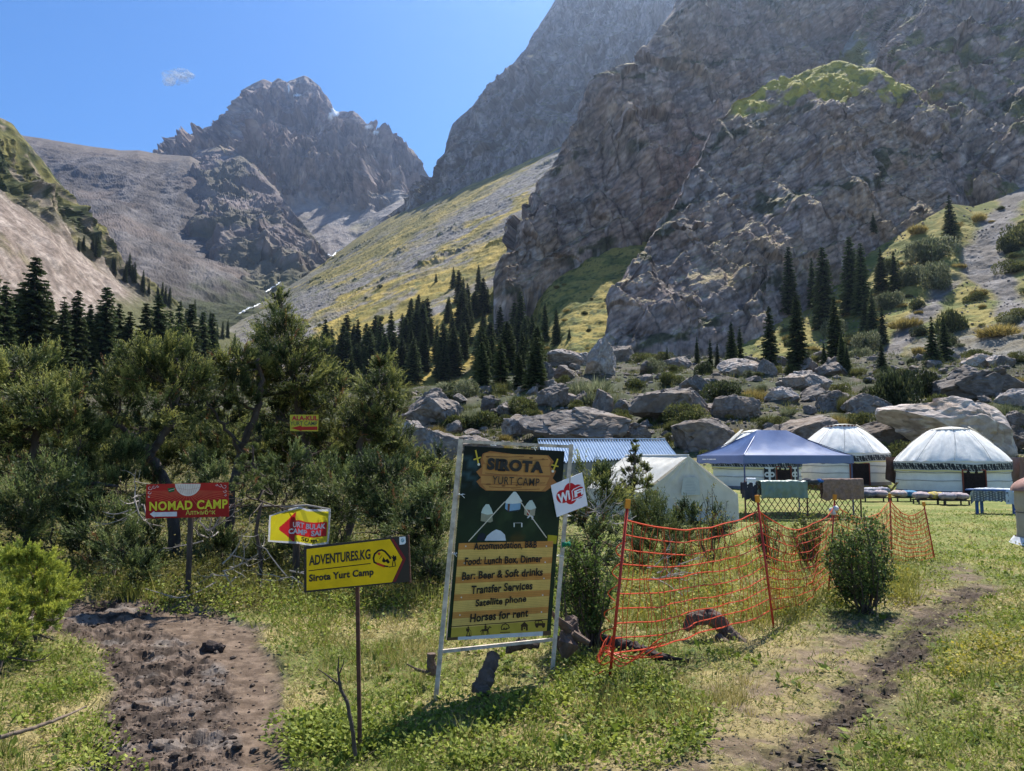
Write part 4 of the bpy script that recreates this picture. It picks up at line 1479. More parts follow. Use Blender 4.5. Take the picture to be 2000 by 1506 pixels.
# ---- red board on a thin wooden pole ---------------------------------------
def red_board():
    foot = ground_at_px(366, 1172)
    root = empty("red_camp_sign", (foot[0], foot[1], foot[2]))
    tag(root, "red rectangular board with fat yellow lettering among the juniper branches", "sign")
    MB().tube([foot - (0, 0, .15), at(370, 1080, foot[1] + .01), at(373, 1000, foot[1] + .04)], .032, 8).build("post", m_bark, root)
    p0 = at(366, 978, foot[1] - .01)
    b = Board(p0, (1, .05, 0), (0, .02, 1))
    slab(b, [(286, 946), (446, 942), (447, 1009), (284, 1013)], .008, material("red_board_edge", (.25, .015, .012), rough=.5), "panel", root)
    pr = Print(b, .0015)
    RD, R2 = (.40, .022, .014), (.22, .012, .010)
    pr.poly([(286, 946), (446, 942), (447, 1009), (284, 1013)], RD)
    pr.poly([(285, 980), (446, 976), (447, 1009), (284, 1013)], (.30, .014, .010))
    # roof poles fan out from a white hub
    for k in range(22):
        a = R(8 + 164 * k / 21)
        x1, y1 = 367 - math.cos(a) * 84, 956 + math.sin(a) * 30
        pr.stroke([(367 - math.cos(a) * 22, 957 + math.sin(a) * 12), (x1, y1)], .8, (.56, .13, .06))
    a = np.linspace(0, math.pi, 18)
    hub = [(367 + 25 * math.cos(t), 945 + 24 * math.sin(t)) for t in a]
    pr.poly(hub, (.70, .60, .50))
    for k in range(-4, 5):
        pr.stroke([(367 + k * 5.0, 946), (367 + k * 3.4, 966 - abs(k))], .5, (.45, .2, .13))
    pr.stroke([(345, 953), (367, 957), (390, 952)], .5, (.5, .25, .17))
    pr.poly([(327, 954), (341, 952), (341, 960), (330, 962)], (.02, .10, .03))
    pr.stroke([(330, 958), (341, 955)], 1.0, (.5, .5, .4))
    W = (.60, .52, .48)
    for (ox, oy, sx) in ((291, 951, 1), (441, 948, -1)):
        for (dx, dy, r) in ((2, 2, 4.5), (10, 0, 3.6), (1, 11, 3.6), (17, -1, 2.4), (0, 19, 2.2)):
            t = np.linspace(0, 5.2, 14)
            pr.stroke([(ox + sx * (dx + r * (1 - .12 * q_) * math.cos(q_)), oy + dy + r * (1 - .12 * q_) * math.sin(q_)) for q_ in t], .9, W)
    pr.poly([(293, 1004), (302, 998), (302, 1000.5), (346, 999.5), (346, 1008.5), (302, 1009), (302, 1011)], (.62, .60, .60))
    pr.mb.build("printed_face", m_print, root, colors=True)
    yel = material("yellow_print", (.66, .58, .02), rough=.4, var=0)
    lettering("NOMAD CAMP", b, [(292, 980), (445, 975), (445, 993), (292, 998)], yel, root, bold=.035, off=.0045, space=1.1)
    lettering("Алтынбек", b, [(363, 996), (421, 994.5), (421, 1004.5), (363, 1006)], material("pale_yellow_print", (.58, .50, .06), rough=.4, var=0), root, bold=.012, off=.0045)
    lettering("150 meter", b, [(305, 1001.5), (331, 1001), (331, 1006.5), (305, 1007)], material("grey_print", (.16, .15, .17), rough=.4, var=0), root, bold=.004, off=.0045)


red_board()


# ---- creased cloth banner under a branch ------------------------------------
def cloth_banner():
    foot = ground_at_px(578, 1150)
    d = foot[1]
    root = empty("cloth_camp_sign", (foot[0], foot[1], foot[2]))
    tag(root, "creased yellow cloth sign with big red arrow hung below a bare branch", "sign")
    MB().tube([foot - (0, 0, .1), at(579, 1064, d + .03), at(581, 1000, d + .04)], .045, 9).build("post", m_bark, root)
    MB().tube([at(516, 988, d + .02), at(560, 990, d), at(600, 987, d - .02), at(646, 995, d + .02)], [.016, .015, .013, .010], 8).build("pole", m_dead, root)
    b = Board(at(585, 1025, d - .03), (1, .02, 0), (0, 0, 1))
    TL, TR, BR, BL = (526, 1001), (646, 994), (642, 1060), (523, 1056)
    top = lambda u: np.interp(u, [0, .1, .38, .5, .62, 1], [6, 2, -6, -8, -2, 1])
    bot = lambda u: np.interp(u, [0, .15, .5, .75, 1], [2, 3, 4, 8, 2])

    def crease(u, v):
        return .022 * np.maximum(0, 1 - np.abs(u - .42 - .25 * (v - .2)) / .10) + .016 * np.maximum(0, 1 - np.abs(u - .62 - .3 * (v - .5)) / .08) - .012 * np.maximum(0, 1 - np.abs(u - .2 + .3 * v) / .09) + .008 * np.sin(u * 9 + v * 4)

    def P(u, v, off):
        u, v = np.asarray(u, float), np.asarray(v, float)
        x = (TL[0] * (1 - u) + TR[0] * u) * (1 - v) + (BL[0] * (1 - u) + BR[0] * u) * v
        y = ((TL[1] * (1 - u) + TR[1] * u) + top(u)) * (1 - v) + ((BL[1] * (1 - u) + BR[1] * u) + bot(u)) * v
        return b.pt(x, y, off) + crease(u, v)[..., None] * b.n
    u, v = np.meshgrid(np.linspace(0, 1, 120), np.linspace(0, 1, 64))
    G = P(u, v, 0)
    Y, RD, WH = C_(.60, .52, .02), C_(.48, .016, .022), C_(.62, .62, .64)
    col = np.broadcast_to(Y, G.shape).copy()
    inb = (u > .42) & (u < .955) & (v > .36) & (v < .77)
    head = (u > .17) & (u < .44) & (np.abs(v - .55) < (u - .14) * 1.45)
    col[inb | head] = RD
    edge = (u < .03) | (u > .97) | (v < .05) | (v > .94)
    col[edge] = WH
    a, c = G.shape[:2]
    I = np.arange(a * c).reshape(a, c)
    F = np.stack([I[:-1, :-1], I[1:, :-1], I[1:, 1:], I[:-1, 1:]], -1).reshape(-1, 4)
    V = G.reshape(-1, 3) - parent_world(root)
    m = material("banner_cloth", attr=True, rough=.4, var=.04, transl=.35)
    cl = link("cloth", raw_mesh("cloth", V, F, m, col.reshape(-1, 3), smooth=True), root)

    def put(body, u0, v0, u1, v1, mat, bold):
        Vt, Ft = text_geo(body, bold)
        lo, hi = Vt.min(0), Vt.max(0)
        uu = u0 + (u1 - u0) * (Vt[:, 0] - lo[0]) / (hi[0] - lo[0])
        vv = v1 + (v0 - v1) * (Vt[:, 1] - lo[1]) / (hi[1] - lo[1])
        mb = MB()
        mb.add(P(uu, vv, .006), Ft)
        mb.build("lettering", mat, cl)
    wht = material("white_cloth_print", (.64, .64, .67), rough=.5, var=0)
    put("URT BULAK", .40, .40, .93, .55, wht, .035)
    put("CAMP  SAI", .33, .58, .86, .73, wht, .035)
    put("50 m.", .55, .79, .83, .91, m_black, .025)


cloth_banner()


def small_board():
    d = 12.4
    p0 = at(594, 826, d)
    root = empty("small_camp_sign", p0)
    tag(root, "small yellow board with thin red arrow hung high in the tallest juniper", "sign")
    b = Board(p0, (1, .03, 0), (0, 0, 1))
    slab(b, [(566, 810), (622, 810), (621, 842.5), (566.5, 842)], .006, material("yellow_board", (.60, .46, .02), rough=.4, var=.05), "panel", root)
    pr = Print(b, .002)
    pr.poly([(568, 836), (589, 831), (589, 833.5), (620, 833), (620, 840), (589, 840), (589, 842)], (.52, .035, .02))
    pr.mb.build("arrow", m_print, root, colors=True)
    red = material("red_print", (.50, .025, .02), rough=.4, var=0)
    lettering("ALA-KUL", b, [(570, 812), (621, 812), (621, 821.5), (570, 821.5)], red, root, bold=.045, off=.004)
    lettering("YURT CAMP", b, [(567, 823), (620, 823), (620, 831), (567, 831)], material("green_black_print", (.03, .06, .03), rough=.4, var=0), root, bold=.008, off=.004)


small_board()
# ================================================================== THE CAMP
m_canvas = material("white_canvas", (0.78, 0.765, 0.72), rough=.85, var=.10, scale=3, bump=.35, bump_scale=5, bump_dist=.03, transl=.12)
m_canvas_old = material("worn_canvas", (0.66, 0.635, 0.56), rough=.85, var=.14, scale=3, bump=.3, bump_scale=5, bump_dist=.02, transl=.15)
m_felt = material("grey_felt", (0.20, 0.185, 0.19), rough=.95, var=.25, scale=6)
m_yellow_cord = material("yellow_edging", (0.62, 0.52, 0.22), rough=.8, var=.15, scale=10)
m_rope = material("dark_rope", (0.10, 0.085, 0.07), rough=.9, var=.2, scale=10)
m_darkrug = material("dark_door_rug", (0.022, 0.014, 0.014), rough=.95, var=.6, scale=14)
m_orn = material("ornament_cloth", attr=True, rough=.85, var=.08)
m_redwood = material("red_lattice_wood", (0.20, 0.05, 0.03), rough=.7, var=.3, scale=12)


def ornament(u, v):
    """scrolling ram-horn pattern, 1 where the white cloth shows"""
    a = u * 2 * math.pi
    s = np.sin(a) * 1.0 + .9 * np.cos(2 * a + 5.0 * (v - .5)) + .9 * np.sin(3 * a) * np.cos(6.5 * (v - .5)) - 1.6 * np.abs(v - .5) * np.cos(a)
    return sstep(.30, .20, np.abs(s))


def yurt(px, d, r, hw, ht, door_px, door_w, label, flap_side=1, seed=1, door_h=1.06, panels=False, tint=(1, 1, 1), open_crown=False):
    x = (px - 1000) / FPX * d
    p = np.array([x, d, float(ground_z(np.array([x]), np.array([d]), False)[0]) - .03])
    p[0] = EYE[0] + ray(px, 950)[0] * d / ray(px, 950)[1]
    root = empty("yurt", p)
    tag(root, label, "yurt", "white felt yurts of the camp")
    rng = np.random.default_rng(seed)
    n = 160
    a = np.linspace(0, 2 * math.pi, n + 1)
    dx = EYE[0] + ray(door_px, 940)[0] * d / ray(door_px, 940)[1] - p[0]
    face = math.atan2(-p[1], -p[0])                        # towards the eye
    ad = -math.acos(np.clip(dx / r, -1, 1))                # door bearing on the near side
    dw = door_w / r / 2
    # wall
    zs = np.linspace(.16, hw, 14)
    A, Z = np.meshgrid(a, zs)
    f = fbm(np.stack([np.cos(A) * 6, np.sin(A) * 6, Z * 1.2], -1), 4, seed)
    sag = .035 * np.sin((Z - .16) / (hw - .16) * math.pi * 2) ** 2
    rr = r + .035 * f + sag
    G = np.stack([p[0] + rr * np.cos(A), p[1] + rr * np.sin(A), p[2] + Z], -1)
    MB().grid(G).build("wall", m_canvas, root, smooth=True)
    # grey felt foot
    zs = np.array([0, .1, .17])
    A, Z = np.meshgrid(a, zs)
    rr = r + .05 + .02 * fbm(np.stack([np.cos(A) * 8, np.sin(A) * 8, Z], -1), 2, seed + 1)
    MB().grid(np.stack([p[0] + rr * np.cos(A), p[1] + rr * np.sin(A), p[2] + Z], -1)).build("felt_skirt", m_felt, root, smooth=True)
    # roof with radial folds
    t = np.linspace(0, 1, 34)
    A, T = np.meshgrid(a, t)
    prof_r = r * (1.035 - .70 * T ** 1.12)
    rise = lambda q: .62 * q + .38 * np.sin(q * 1.35) / math.sin(1.35)
    prof_z = hw - .03 + (ht - hw - .10) * rise(T)
    fold = fbm(np.stack([np.cos(A) * 7, np.sin(A) * 7, T * 1.6 + 0 * A], -1), 4, seed + 2)
    prof_z = prof_z + .06 * fold * (1 - .5 * T)
    rr = prof_r + .03 * fold
    MB().grid(np.stack([p[0] + rr * np.cos(A), p[1] + rr * np.sin(A), p[2] + prof_z], -1)).build("roof", m_canvas, root, smooth=True)
    # crown cover, lifted on one side
    rc = r * .37
    t = np.linspace(0, 1, 9)
    A, T = np.meshgrid(a, t)
    lift = (.10 if open_crown else .03) * np.maximum(0, np.cos(A + math.pi / 2))
    zc = ht - .13 + .13 * np.cos(T * math.pi / 2) + lift * T - (0.0 if open_crown else .02) * T
    rr = rc * T * (1 + .04 * fbm(np.stack([np.cos(A) * 5, np.sin(A) * 5, T], -1), 2, seed + 3))
    MB().grid(np.stack([p[0] + rr * np.cos(A), p[1] + rr * np.sin(A), p[2] + zc], -1)).build("crown_cover", m_canvas_old, root, smooth=True)
    if open_crown:
        A, Z = np.meshgrid(np.linspace(0, 2 * math.pi, 241), np.linspace(ht - .24, ht - .05, 4))
        k = MB()
        k.grid(np.stack([p[0] + rc * .92 * np.cos(A), p[1] + rc * .92 * np.sin(A), p[2] + Z], -1))
        on = sstep(.30, .22, np.abs((A * 22 / (2 * math.pi)) % 1 - .5))
        k.C = [mixc(np.broadcast_to(C_(.10, .022, .016), (*A.shape, 3)), C_(.5, .42, .38), on).reshape(-1, 3)]
        k.build("crown_ring", m_orn, root, colors=True)
    # cover cloth hanging down the side
    t = np.linspace(0, 1, 16)
    w = np.linspace(-.16, .16, 6)
    T, Wd = np.meshgrid(t, w)
    ang = -.25 if flap_side > 0 else math.pi + .25
    pr_ = r * (1.05 - .70 * (1 - T * .55) ** 1.12)
    pz_ = hw - .03 + (ht - hw - .10) * rise(1 - T * .55) + .10 * (1 - T) + .03
    MB().grid(np.stack([p[0] + pr_ * np.cos(ang + Wd), p[1] + pr_ * np.sin(ang + Wd), p[2] + pz_], -1)).build("flap", m_canvas_old, root, smooth=True)
    # ornamented band under the eaves
    bh = .34
    a2 = np.linspace(0, 2 * math.pi, 1200)
    v2 = np.linspace(0, 1, 20)
    A, Vv = np.meshgrid(a2, v2)
    dip = .035 * fbm(np.stack([np.cos(A) * 2, np.sin(A) * 2, A * 0], -1), 2, seed + 5) - .07 * np.exp(-((A - (ad % (2 * math.pi))) / (dw * 1.3)) ** 2)
    rr = r + .075 + .02 * Vv
    Z = hw - .42 + Vv * bh + dip
    orn = ornament(A * r / .42, Vv)
    border = (Vv < .08) | (Vv > .93)
    col = mixc(np.broadcast_to(C_(.022, .026, .034), (*A.shape, 3)), C_(.50, .50, .48), np.where(border, 1, orn))
    mb = MB()
    mb.grid(np.stack([p[0] + rr * np.cos(A), p[1] + rr * np.sin(A), p[2] + Z], -1))
    mb.C = [col.reshape(-1, 3)]
    mb.build("patterned_band", m_orn, root, smooth=True, colors=True)
    Zy = np.stack([Z[0] - .055, Z[0] + .005])
    Ay = np.stack([a2, a2])
    ry = np.full_like(Ay, r + .072)
    MB().grid(np.stack([p[0] + ry * np.cos(Ay), p[1] + ry * np.sin(Ay), p[2] + Zy], -1)).build("edging", m_yellow_cord, root, smooth=True)
    # girth ropes
    for zz in (.62, .98):
        b = np.linspace(ad + dw + .02, ad + 2 * math.pi - dw - .02, 90)
        w_ = .012 * np.sin(b * 9 + zz)
        MB().tube(np.stack([p[0] + (r + .065) * np.cos(b), p[1] + (r + .065) * np.sin(b), p[2] + zz + w_], 1), .011, 5).build("girth_rope", m_rope, root)
    # radial roof ropes
    for j in range(10):
        b = ad + .3 + j * .63
        t = np.linspace(0, 1, 12)
        q_r = r * (1.05 - .70 * t ** 1.12) + .02
        q_z = hw - .03 + (ht - hw - .10) * rise(t) + .045
        MB().tube(np.stack([p[0] + q_r * np.cos(b + .12 * t), p[1] + q_r * np.sin(b + .12 * t), p[2] + q_z], 1), .007, 4).build("roof_rope", m_rope, root)
    # door: the rug hanging in the opening, with its dark frame
    b = np.linspace(ad - dw, ad + dw, 14)
    zz = np.linspace(.05, door_h + .05, 10)
    A, Z = np.meshgrid(b, zz)
    rr = r + .070 + .012 * np.sin((A - ad) / dw * 9)
    dr = MB().grid(np.stack([p[0] + rr * np.cos(A), p[1] + rr * np.sin(A), p[2] + Z], -1)).build("door", m_darkrug, root, smooth=True)
    fr = MB()
    for bb in (ad - dw, ad + dw):
        q = np.array([p[0] + (r + .085) * math.cos(bb), p[1] + (r + .085) * math.sin(bb), p[2]])
        fr.bar(q, q + (0, 0, door_h + .06), .05, .05)
    qa = [np.array([p[0] + (r + .085) * math.cos(bb), p[1] + (r + .085) * math.sin(bb), p[2] + door_h + .05]) for bb in (ad - dw, ad + dw)]
    fr.bar(qa[0], qa[1], .05, .05)
    fr.build("frame", m_redwood, dr)
    if panels:
        # white applique scrolls beside the door
        for s in (-1, 1):
            ac = ad + s * (dw + .15)
            uu = np.linspace(-1, 1, 40)
            vv = np.linspace(0, 1, 90)
            U, V2 = np.meshgrid(uu, vv)
            A = ac + U * .12
            rr = np.full_like(A, r + .075)
            ph = (V2 * 2.6) % 1 - .5
            ring = np.abs(np.hypot(np.abs(U) - .45, ph * 1.6) - .36)
            on = (ring < .15) | (np.abs(U) < .18)
            col = mixc(np.broadcast_to(C_(.02, .02, .024), (*A.shape, 3)), C_(.62, .62, .60), on.astype(float))
            mb = MB()
            mb.grid(np.stack([p[0] + rr * np.cos(A), p[1] + rr * np.sin(A), p[2] + .15 + V2 * (door_h - .05)], -1))
            mb.C = [col.reshape(-1, 3)]
            mb.build("door_panel", m_orn, root, colors=True)
    return root


yurt(1860, 36.5, 2.36, 1.52, 3.12, 1845, .92, "white yurt farthest along the meadow with dark open door and black patterned band", 1, 11)
yurt(1646, 41.0, 2.28, 1.66, 3.16, 1642, .92, "white yurt half hidden by the blue canopy with lifted crown cover", 1, 23, open_crown=True)
yurt(1478, 39.0, 2.10, 1.50, 2.95, 1503, .80, "white yurt behind the blue canopy with scroll panels beside its door", -1, 37, panels=True, door_h=1.06)


# ---- ridge tent -----------------------------------------------------------
def ridge_tent():
    d = 19.6
    apex = at(1345, 890, d)
    er = at(1441, 965, d - .1)
    el = at(1256, 962, d + .1)
    br = np.array([er[0] + .02, er[1], 0.0])
    bl = np.array([el[0] - .05, el[1], 0.0])
    bk = np.array([-1.15, 3.1, 0.0])
    root = empty("ridge_tent", ((bl[0] + br[0]) / 2, d, 0))
    tag(root, "cream canvas ridge tent with a patch on its gable beside the orange net fence", "tent")

    def surf(a, b, c, e, n, m, amp, seed, bow=0.0):
        """bilinear canvas a-b (top) to e-c (bottom)"""
        u, v = np.meshgrid(np.linspace(0, 1, n), np.linspace(0, 1, m))
        P = (a * (1 - u)[..., None] + b * u[..., None]) * (1 - v)[..., None] + (e * (1 - u)[..., None] + c * u[..., None]) * v[..., None]
        nn = np.cross(b - a, e - a + 1e-4)
        nn /= np.linalg.norm(nn)
        q = amp * fbm(P * 2.0, 4, seed) + bow * np.sin(v * math.pi) * np.sin(u * math.pi)
        q = q * np.minimum(1, 6 * np.minimum(np.minimum(u, 1 - u), np.minimum(v, 1 - v)) + .15)
        return P + q[..., None] * nn
    ab = apex + bk
    w = MB()
    w.grid(surf(apex, ab, er + bk + (.05, 0, 0), er, 30, 20, .04, 401, -.06))
    w.build("roof_panel", m_canvas_old, root, smooth=True)
    w = MB()
    w.grid(surf(apex, ab, el + bk, el + (-.06, -.02, 0), 34, 24, .05, 402, .07))
    w.build("roof_panel", m_canvas_old, root, smooth=True)
    g = MB()
    # gable: triangle as a collapsing grid, then the wall under it
    u, v = np.meshgrid(np.linspace(0, 1, 40), np.linspace(0, 1, 30))
    P = apex * (1 - v)[..., None] + (el * (1 - u)[..., None] + er * u[..., None]) * v[..., None]
    rad = .03 * np.sin(u * 34) * v * (1 - v) * 1.4 + .03 * fbm(P * 2.2, 4, 403) * v
    P = P + rad[..., None] * np.array([.1, -1, 0])
    sagline = -.05 * np.sin(v * math.pi)
    P[..., 2] += sagline * (np.abs(u - .5) * 2) ** 2
    g.grid(P)
    u, v = np.meshgrid(np.linspace(0, 1, 40), np.linspace(0, 1, 14))
    Q = (el * (1 - u)[..., None] + er * u[..., None]) * (1 - v)[..., None] + (bl * (1 - u)[..., None] + br * u[..., None]) * v[..., None]
    Q = Q + ((.03 * fbm(Q * 2.2, 4, 404)) * np.sin(v * math.pi))[..., None] * np.array([.1, -1, 0])
    g.grid(Q)
    g.build("gable_wall", m_canvas_old, root, smooth=True)
    s = MB()
    s.grid(surf(er, er + bk, br + bk, br, 12, 8, .02, 405))
    s.build("side_wall", m_canvas_old, root, smooth=True)
    s = MB()
    s.grid(surf(el + bk, el, bl, bl + bk, 12, 8, .02, 406))
    s.build("side_wall", m_canvas_old, root, smooth=True)
    s = MB()
    s.add([ab, el + bk, bl + bk, br + bk, er + bk], [(0, 1, 2, 3, 4)])
    s.build("back_wall", m_canvas_old, root)
    MB().tube([apex + (0, 0, .015), ab + (0, 0, .015)], .02, 8).build("ridge_seam", m_canvas, root, smooth=True)
    # patch with faint printed lines
    bd = Board(apex + (0, -.10, -.4), er - el, (0, 0, 1))
    pm = material("tent_patch", (0.52, .53, .50), rough=.8, var=.1, scale=8)
    pa = slab(bd, [(1334, 936), (1340, 932), (1360, 932), (1365, 938), (1368, 967), (1330, 968)], .004, pm, "patch", root)
    pr = Print(bd, .002)
    rng = np.random.default_rng(8)
    for yy in range(940, 966, 3):
        pr.stroke([(1338 + rng.uniform(0, 2), yy), (1360 - rng.uniform(0, 5), yy)], .7, (.33, .37, .40))
    pr.mb.build("faded_lines", m_print, pa, colors=True)
    # guy line to the left of the wall
    MB().tube([el, np.array([el[0] - .7, el[1] - .7, 0])], .006, 5).build("guy_rope", m_rope, root)


ridge_tent()


# ---- blue corrugated shelter -------------------------------------------------
def blue_shelter():
    a, b = at(1050, 863, 27.5), at(1298, 857, 27.5)
    b[2] = a[2] = (a[2] + b[2]) / 2
    c, e = at(1322, 891, 25.6), at(1062, 905, 24.6)
    root = empty("blue_shelter", ((a[0] + c[0]) / 2, 26, 0))
    tag(root, "low shelter under a light blue corrugated plastic roof behind the tall banner", "shelter")
    n = 46 * 8
    u, v = np.meshgrid(np.linspace(0, 1, n + 1), np.linspace(0, 1, 6))
    P = (a * (1 - u)[..., None] + b * u[..., None]) * (1 - v)[..., None] + (e * (1 - u)[..., None] + c * u[..., None]) * v[..., None]
    P[..., 2] += .035 * np.cos(u * 46 * 2 * math.pi) + .02 * fbm(P * 1.2, 2, 7)
    m = material("blue_plastic_sheet", (0.30, 0.42, 0.58), rough=.35, var=.12, scale=2, transl=.25, spec=.5)
    MB().grid(P).build("roof", m, root, smooth=True)
    MB().bar(a + (0, 0, .05), b + (0, 0, .05), .10, .035).build("ridge_cap", material("white_flashing", (.68, .70, .74), rough=.4, var=.08), root)
    wm = material("faded_boards", (0.17, 0.18, 0.17), rough=.9, var=.3, scale=3)
    w = MB()
    for (p, q) in ((e, c), (c, b), (b, a), (a, e)):
        p0, q0 = p * 1.0, q * 1.0
        p1, q1 = p0.copy(), q0.copy()
        p1[2] = q1[2] = -.05
        w.add([p0 - (0, 0, .06), q0 - (0, 0, .06), q1, p1], [(0, 1, 2, 3)])
    w.build("wall", wm, root)


blue_shelter()


# ---- blue pop-up canopy -------------------------------------------------------
GF = at(1452, 889, 21.0)
G_L, G_S = np.array([3.42, 1.0, 0]), np.array([-.69, 2.36, 0])


def canopy():
    F = GF.copy()
    ze = F[2]
    zt = 2.42
    root = empty("pop_up_canopy", (F[0] + 1.4, F[1] + 1.7, 0))
    tag(root, "dark blue pop up canopy on thin legs in front of the yurts", "canopy")
    m = material("blue_canopy_fabric", (0.085, 0.135, 0.31), rough=.30, var=.12, scale=2.5, transl=.30, spec=.95, bump=.15, bump_scale=4, bump_dist=.03)
    cen = F + (G_L + G_S) / 2
    lu = G_L / np.linalg.norm(G_L)
    ridge = [cen - lu * .50, cen + lu * .50]
    # outline of the eaves walked round, with the matching point on the ridge
    cs = [F, F + G_L, F + G_L + G_S, F + G_S]
    rs = [ridge[0], ridge[1], ridge[1], ridge[0]]
    E, Rg, bow = [], [], []
    for i in range(4):
        j = (i + 1) % 4
        for t in np.linspace(0, 1, 24, endpoint=False):
            E.append(cs[i] * (1 - t) + cs[j] * t)
            Rg.append(rs[i] * (1 - t) + rs[j] * t)
            bow.append(math.sin(t * math.pi))
    E.append(E[0]); Rg.append(Rg[0]); bow.append(0)
    E, Rg, bow = np.array(E), np.array(Rg), np.array(bow)
    t = np.linspace(0, 1, 22)[:, None]
    P = E[None] * (1 - t[..., None]) + Rg[None] * t[..., None]
    P[..., 2] = ze + (zt - ze) * (t ** 1.22) - .07 * bow[None] * np.sin(t * math.pi) + .018 * fbm(P * 2.0, 4, 501) * np.sin(t * math.pi)
    MB().grid(P).build("roof", m, root, smooth=True)
    v = np.linspace(0, 1, 4)[:, None]
    Q = np.repeat(E[None], 4, 0).copy()
    Q[..., 2] = ze - .23 * v + .012 * np.sin(np.arange(len(E)) * .9)[None] * v
    out = (E - cen) * np.array([1, 1, 0])
    out /= np.linalg.norm(out, axis=1)[:, None]
    Q += out[None] * (.01 + .015 * v[..., None])
    va = MB().grid(Q).build("valance", m, root, smooth=True)
    pm = material("white_mark", (.7, .7, .72), rough=.5, var=0)
    k = MB()
    dL = (F + G_S) - F
    for s0, s1, dz in ((.62, .70, 0), (.71, .76, .008), (.77, .86, 0), (.55, .61, .004)):
        p0, p1 = F + dL * s0, F + dL * s1
        nn = np.array([-.96, -.28, 0]) * .035
        k.add([p0 + nn + (0, 0, -.13 + dz), p1 + nn + (0, 0, -.13 + dz), p1 + nn + (0, 0, -.10), p0 + nn + (0, 0, -.10)], [(0, 1, 2, 3)])
    k.build("logo", pm, va)
    lm = material("blue_grey_tube", (.06, .075, .16), rough=.4, var=.1, metallic=.3)
    for c in cs:
        q = c + (cen - c) * .02
        MB().bar((q[0], q[1], -.05), (q[0], q[1], ze + .02), .035).build("leg", lm, root)
        MB().box((q[0], q[1], .01), (.10, .10, .012)).build("foot", lm, root)
    for i in range(4):
        a, b = cs[i] + (cen - cs[i]) * .02, cs[(i + 1) % 4] + (cen - cs[(i + 1) % 4]) * .02
        mid = (a + b) / 2
        k = MB()
        for (p, q, z0, z1) in ((a, mid, -.25, -.06), (a, mid, -.06, -.25), (mid, b, -.25, -.06), (mid, b, -.06, -.25)):
            k.bar((p[0], p[1], ze + z0), (q[0], q[1], ze + z1), .018, .018)
        k.build("scissor_brace", lm, root)
    for c, r_ in zip(cs, rs):
        MB().bar((c[0], c[1], ze - .02), (r_[0], r_[1], zt - .05), .02).build("roof_strut", lm, root)


canopy()


# ---- lattice screen with bedding airing on it --------------------------------
LA = np.array([EYE[0] + ray(1456, 1000)[0] * 20.2 / ray(1456, 1000)[1], 20.2, 0])
LB = np.array([EYE[0] + ray(1682, 1000)[0] * 20.8 / ray(1682, 1000)[1], 20.8, 0])


def lat(u, z, off=0.0):
    p = LA + (LB - LA) * u
    return np.array([p[0] + .1 * off, p[1] - off, z])


def lattice():
    root = empty("lattice_screen", (LA + LB) / 2)
    tag(root, "brown wooden diamond lattice screen standing under the edge of the blue canopy", "lattice")
    L = np.linalg.norm(LB - LA)
    H, step, run = .98, .17, .72
    m = material("brown_lattice_wood", (0.12, 0.06, 0.04), rough=.8, var=.35, scale=10)
    for s in (-1, 1):
        k = MB()
        x = -run
        while x < L + run:
            x0, x1 = x, x + run
            z0, z1 = .03, H
            pts = []
            for t in np.linspace(0, 1, 9):
                xx = x0 + (x1 - x0) * t
                if 0 <= xx <= L:
                    zz = z0 + (z1 - z0) * t if s > 0 else z1 - (z1 - z0) * t
                    pts.append(lat(xx / L, zz + .02 * math.sin(xx * 3), .012 * s))
            if len(pts) > 1:
                k.tube(pts, .0105, 5)
            x += step
        k.build("slat", m, root)
    for u in (.0, .53, 1.0):
        MB().tube([lat(u, -.05, 0), lat(u, 1.02, 0)], .022, 7).build("post", m, root)
    return root


lattice()


def drape(name, cat, label, u0, u1, z_top, drop_f, drop_b, mat, seed, thick=.035, ragged=.0, bulge=.02):
    """bedding folded over the top rail of the lattice"""
    c = lat((u0 + u1) / 2, 0)
    n, mN = 60, 44
    u = np.linspace(u0, u1, n)
    s = np.linspace(-1, 1, mN)
    U, Sx = np.meshgrid(u, s)
    drop = np.where(Sx < 0, drop_f, drop_b)
    edge = 1 + ragged * fbm(np.stack([U * 22, Sx * 0, Sx * 0], -1), 3, seed)
    ang = np.clip(np.abs(Sx) / .12, 0, 1) * math.pi / 2
    z = z_top - np.maximum(0, np.abs(Sx) - .12) / .88 * drop * edge - .04 * (1 - np.cos(ang))
    off = np.sign(-Sx) * (thick + bulge) * np.sin(ang)
    P = LA + (LB - LA) * U[..., None]
    w = fbm(np.stack([U * 20, z * 4, Sx], -1), 4, seed + 1)
    off = off + .05 * w * np.clip(np.abs(Sx) * 2, 0, 1) + .025 * np.cos(U * 90) * np.clip(np.abs(Sx), 0, 1)
    z = z + .03 * fbm(np.stack([U * 14, Sx * 0, Sx * 0 + 3], -1), 3, seed + 2)
    G = np.stack([P[..., 0] + .1 * off, P[..., 1] - off, z], -1)
    mb = MB()
    mb.grid(G)
    o = mb.build(name, mat, None, smooth=True, loc=(c[0], c[1], 0))
    so = o.modifiers.new("thickness", 'SOLIDIFY')
    so.thickness = .012
    tag(o, label, cat)
    return o


drape("sleeping_bag", "sleeping bag", "puffy sage green sleeping bag folded over the brown lattice", .12, .52, 1.02, .42, .35, material("sage_nylon", (.17, .23, .19), rough=.45, var=.12, scale=6), 61, .07, .04, .06)
drape("brown_blanket", "blanket", "thick brown woollen blanket hanging over the end of the lattice near the canopy leg", .66, 1.02, 1.06, .52, .5, material("brown_wool", (.24, .155, .12), rough=.95, var=.35, scale=16, bump=.8, bump_scale=50, bump_dist=.01), 71, .04, .14, .03)


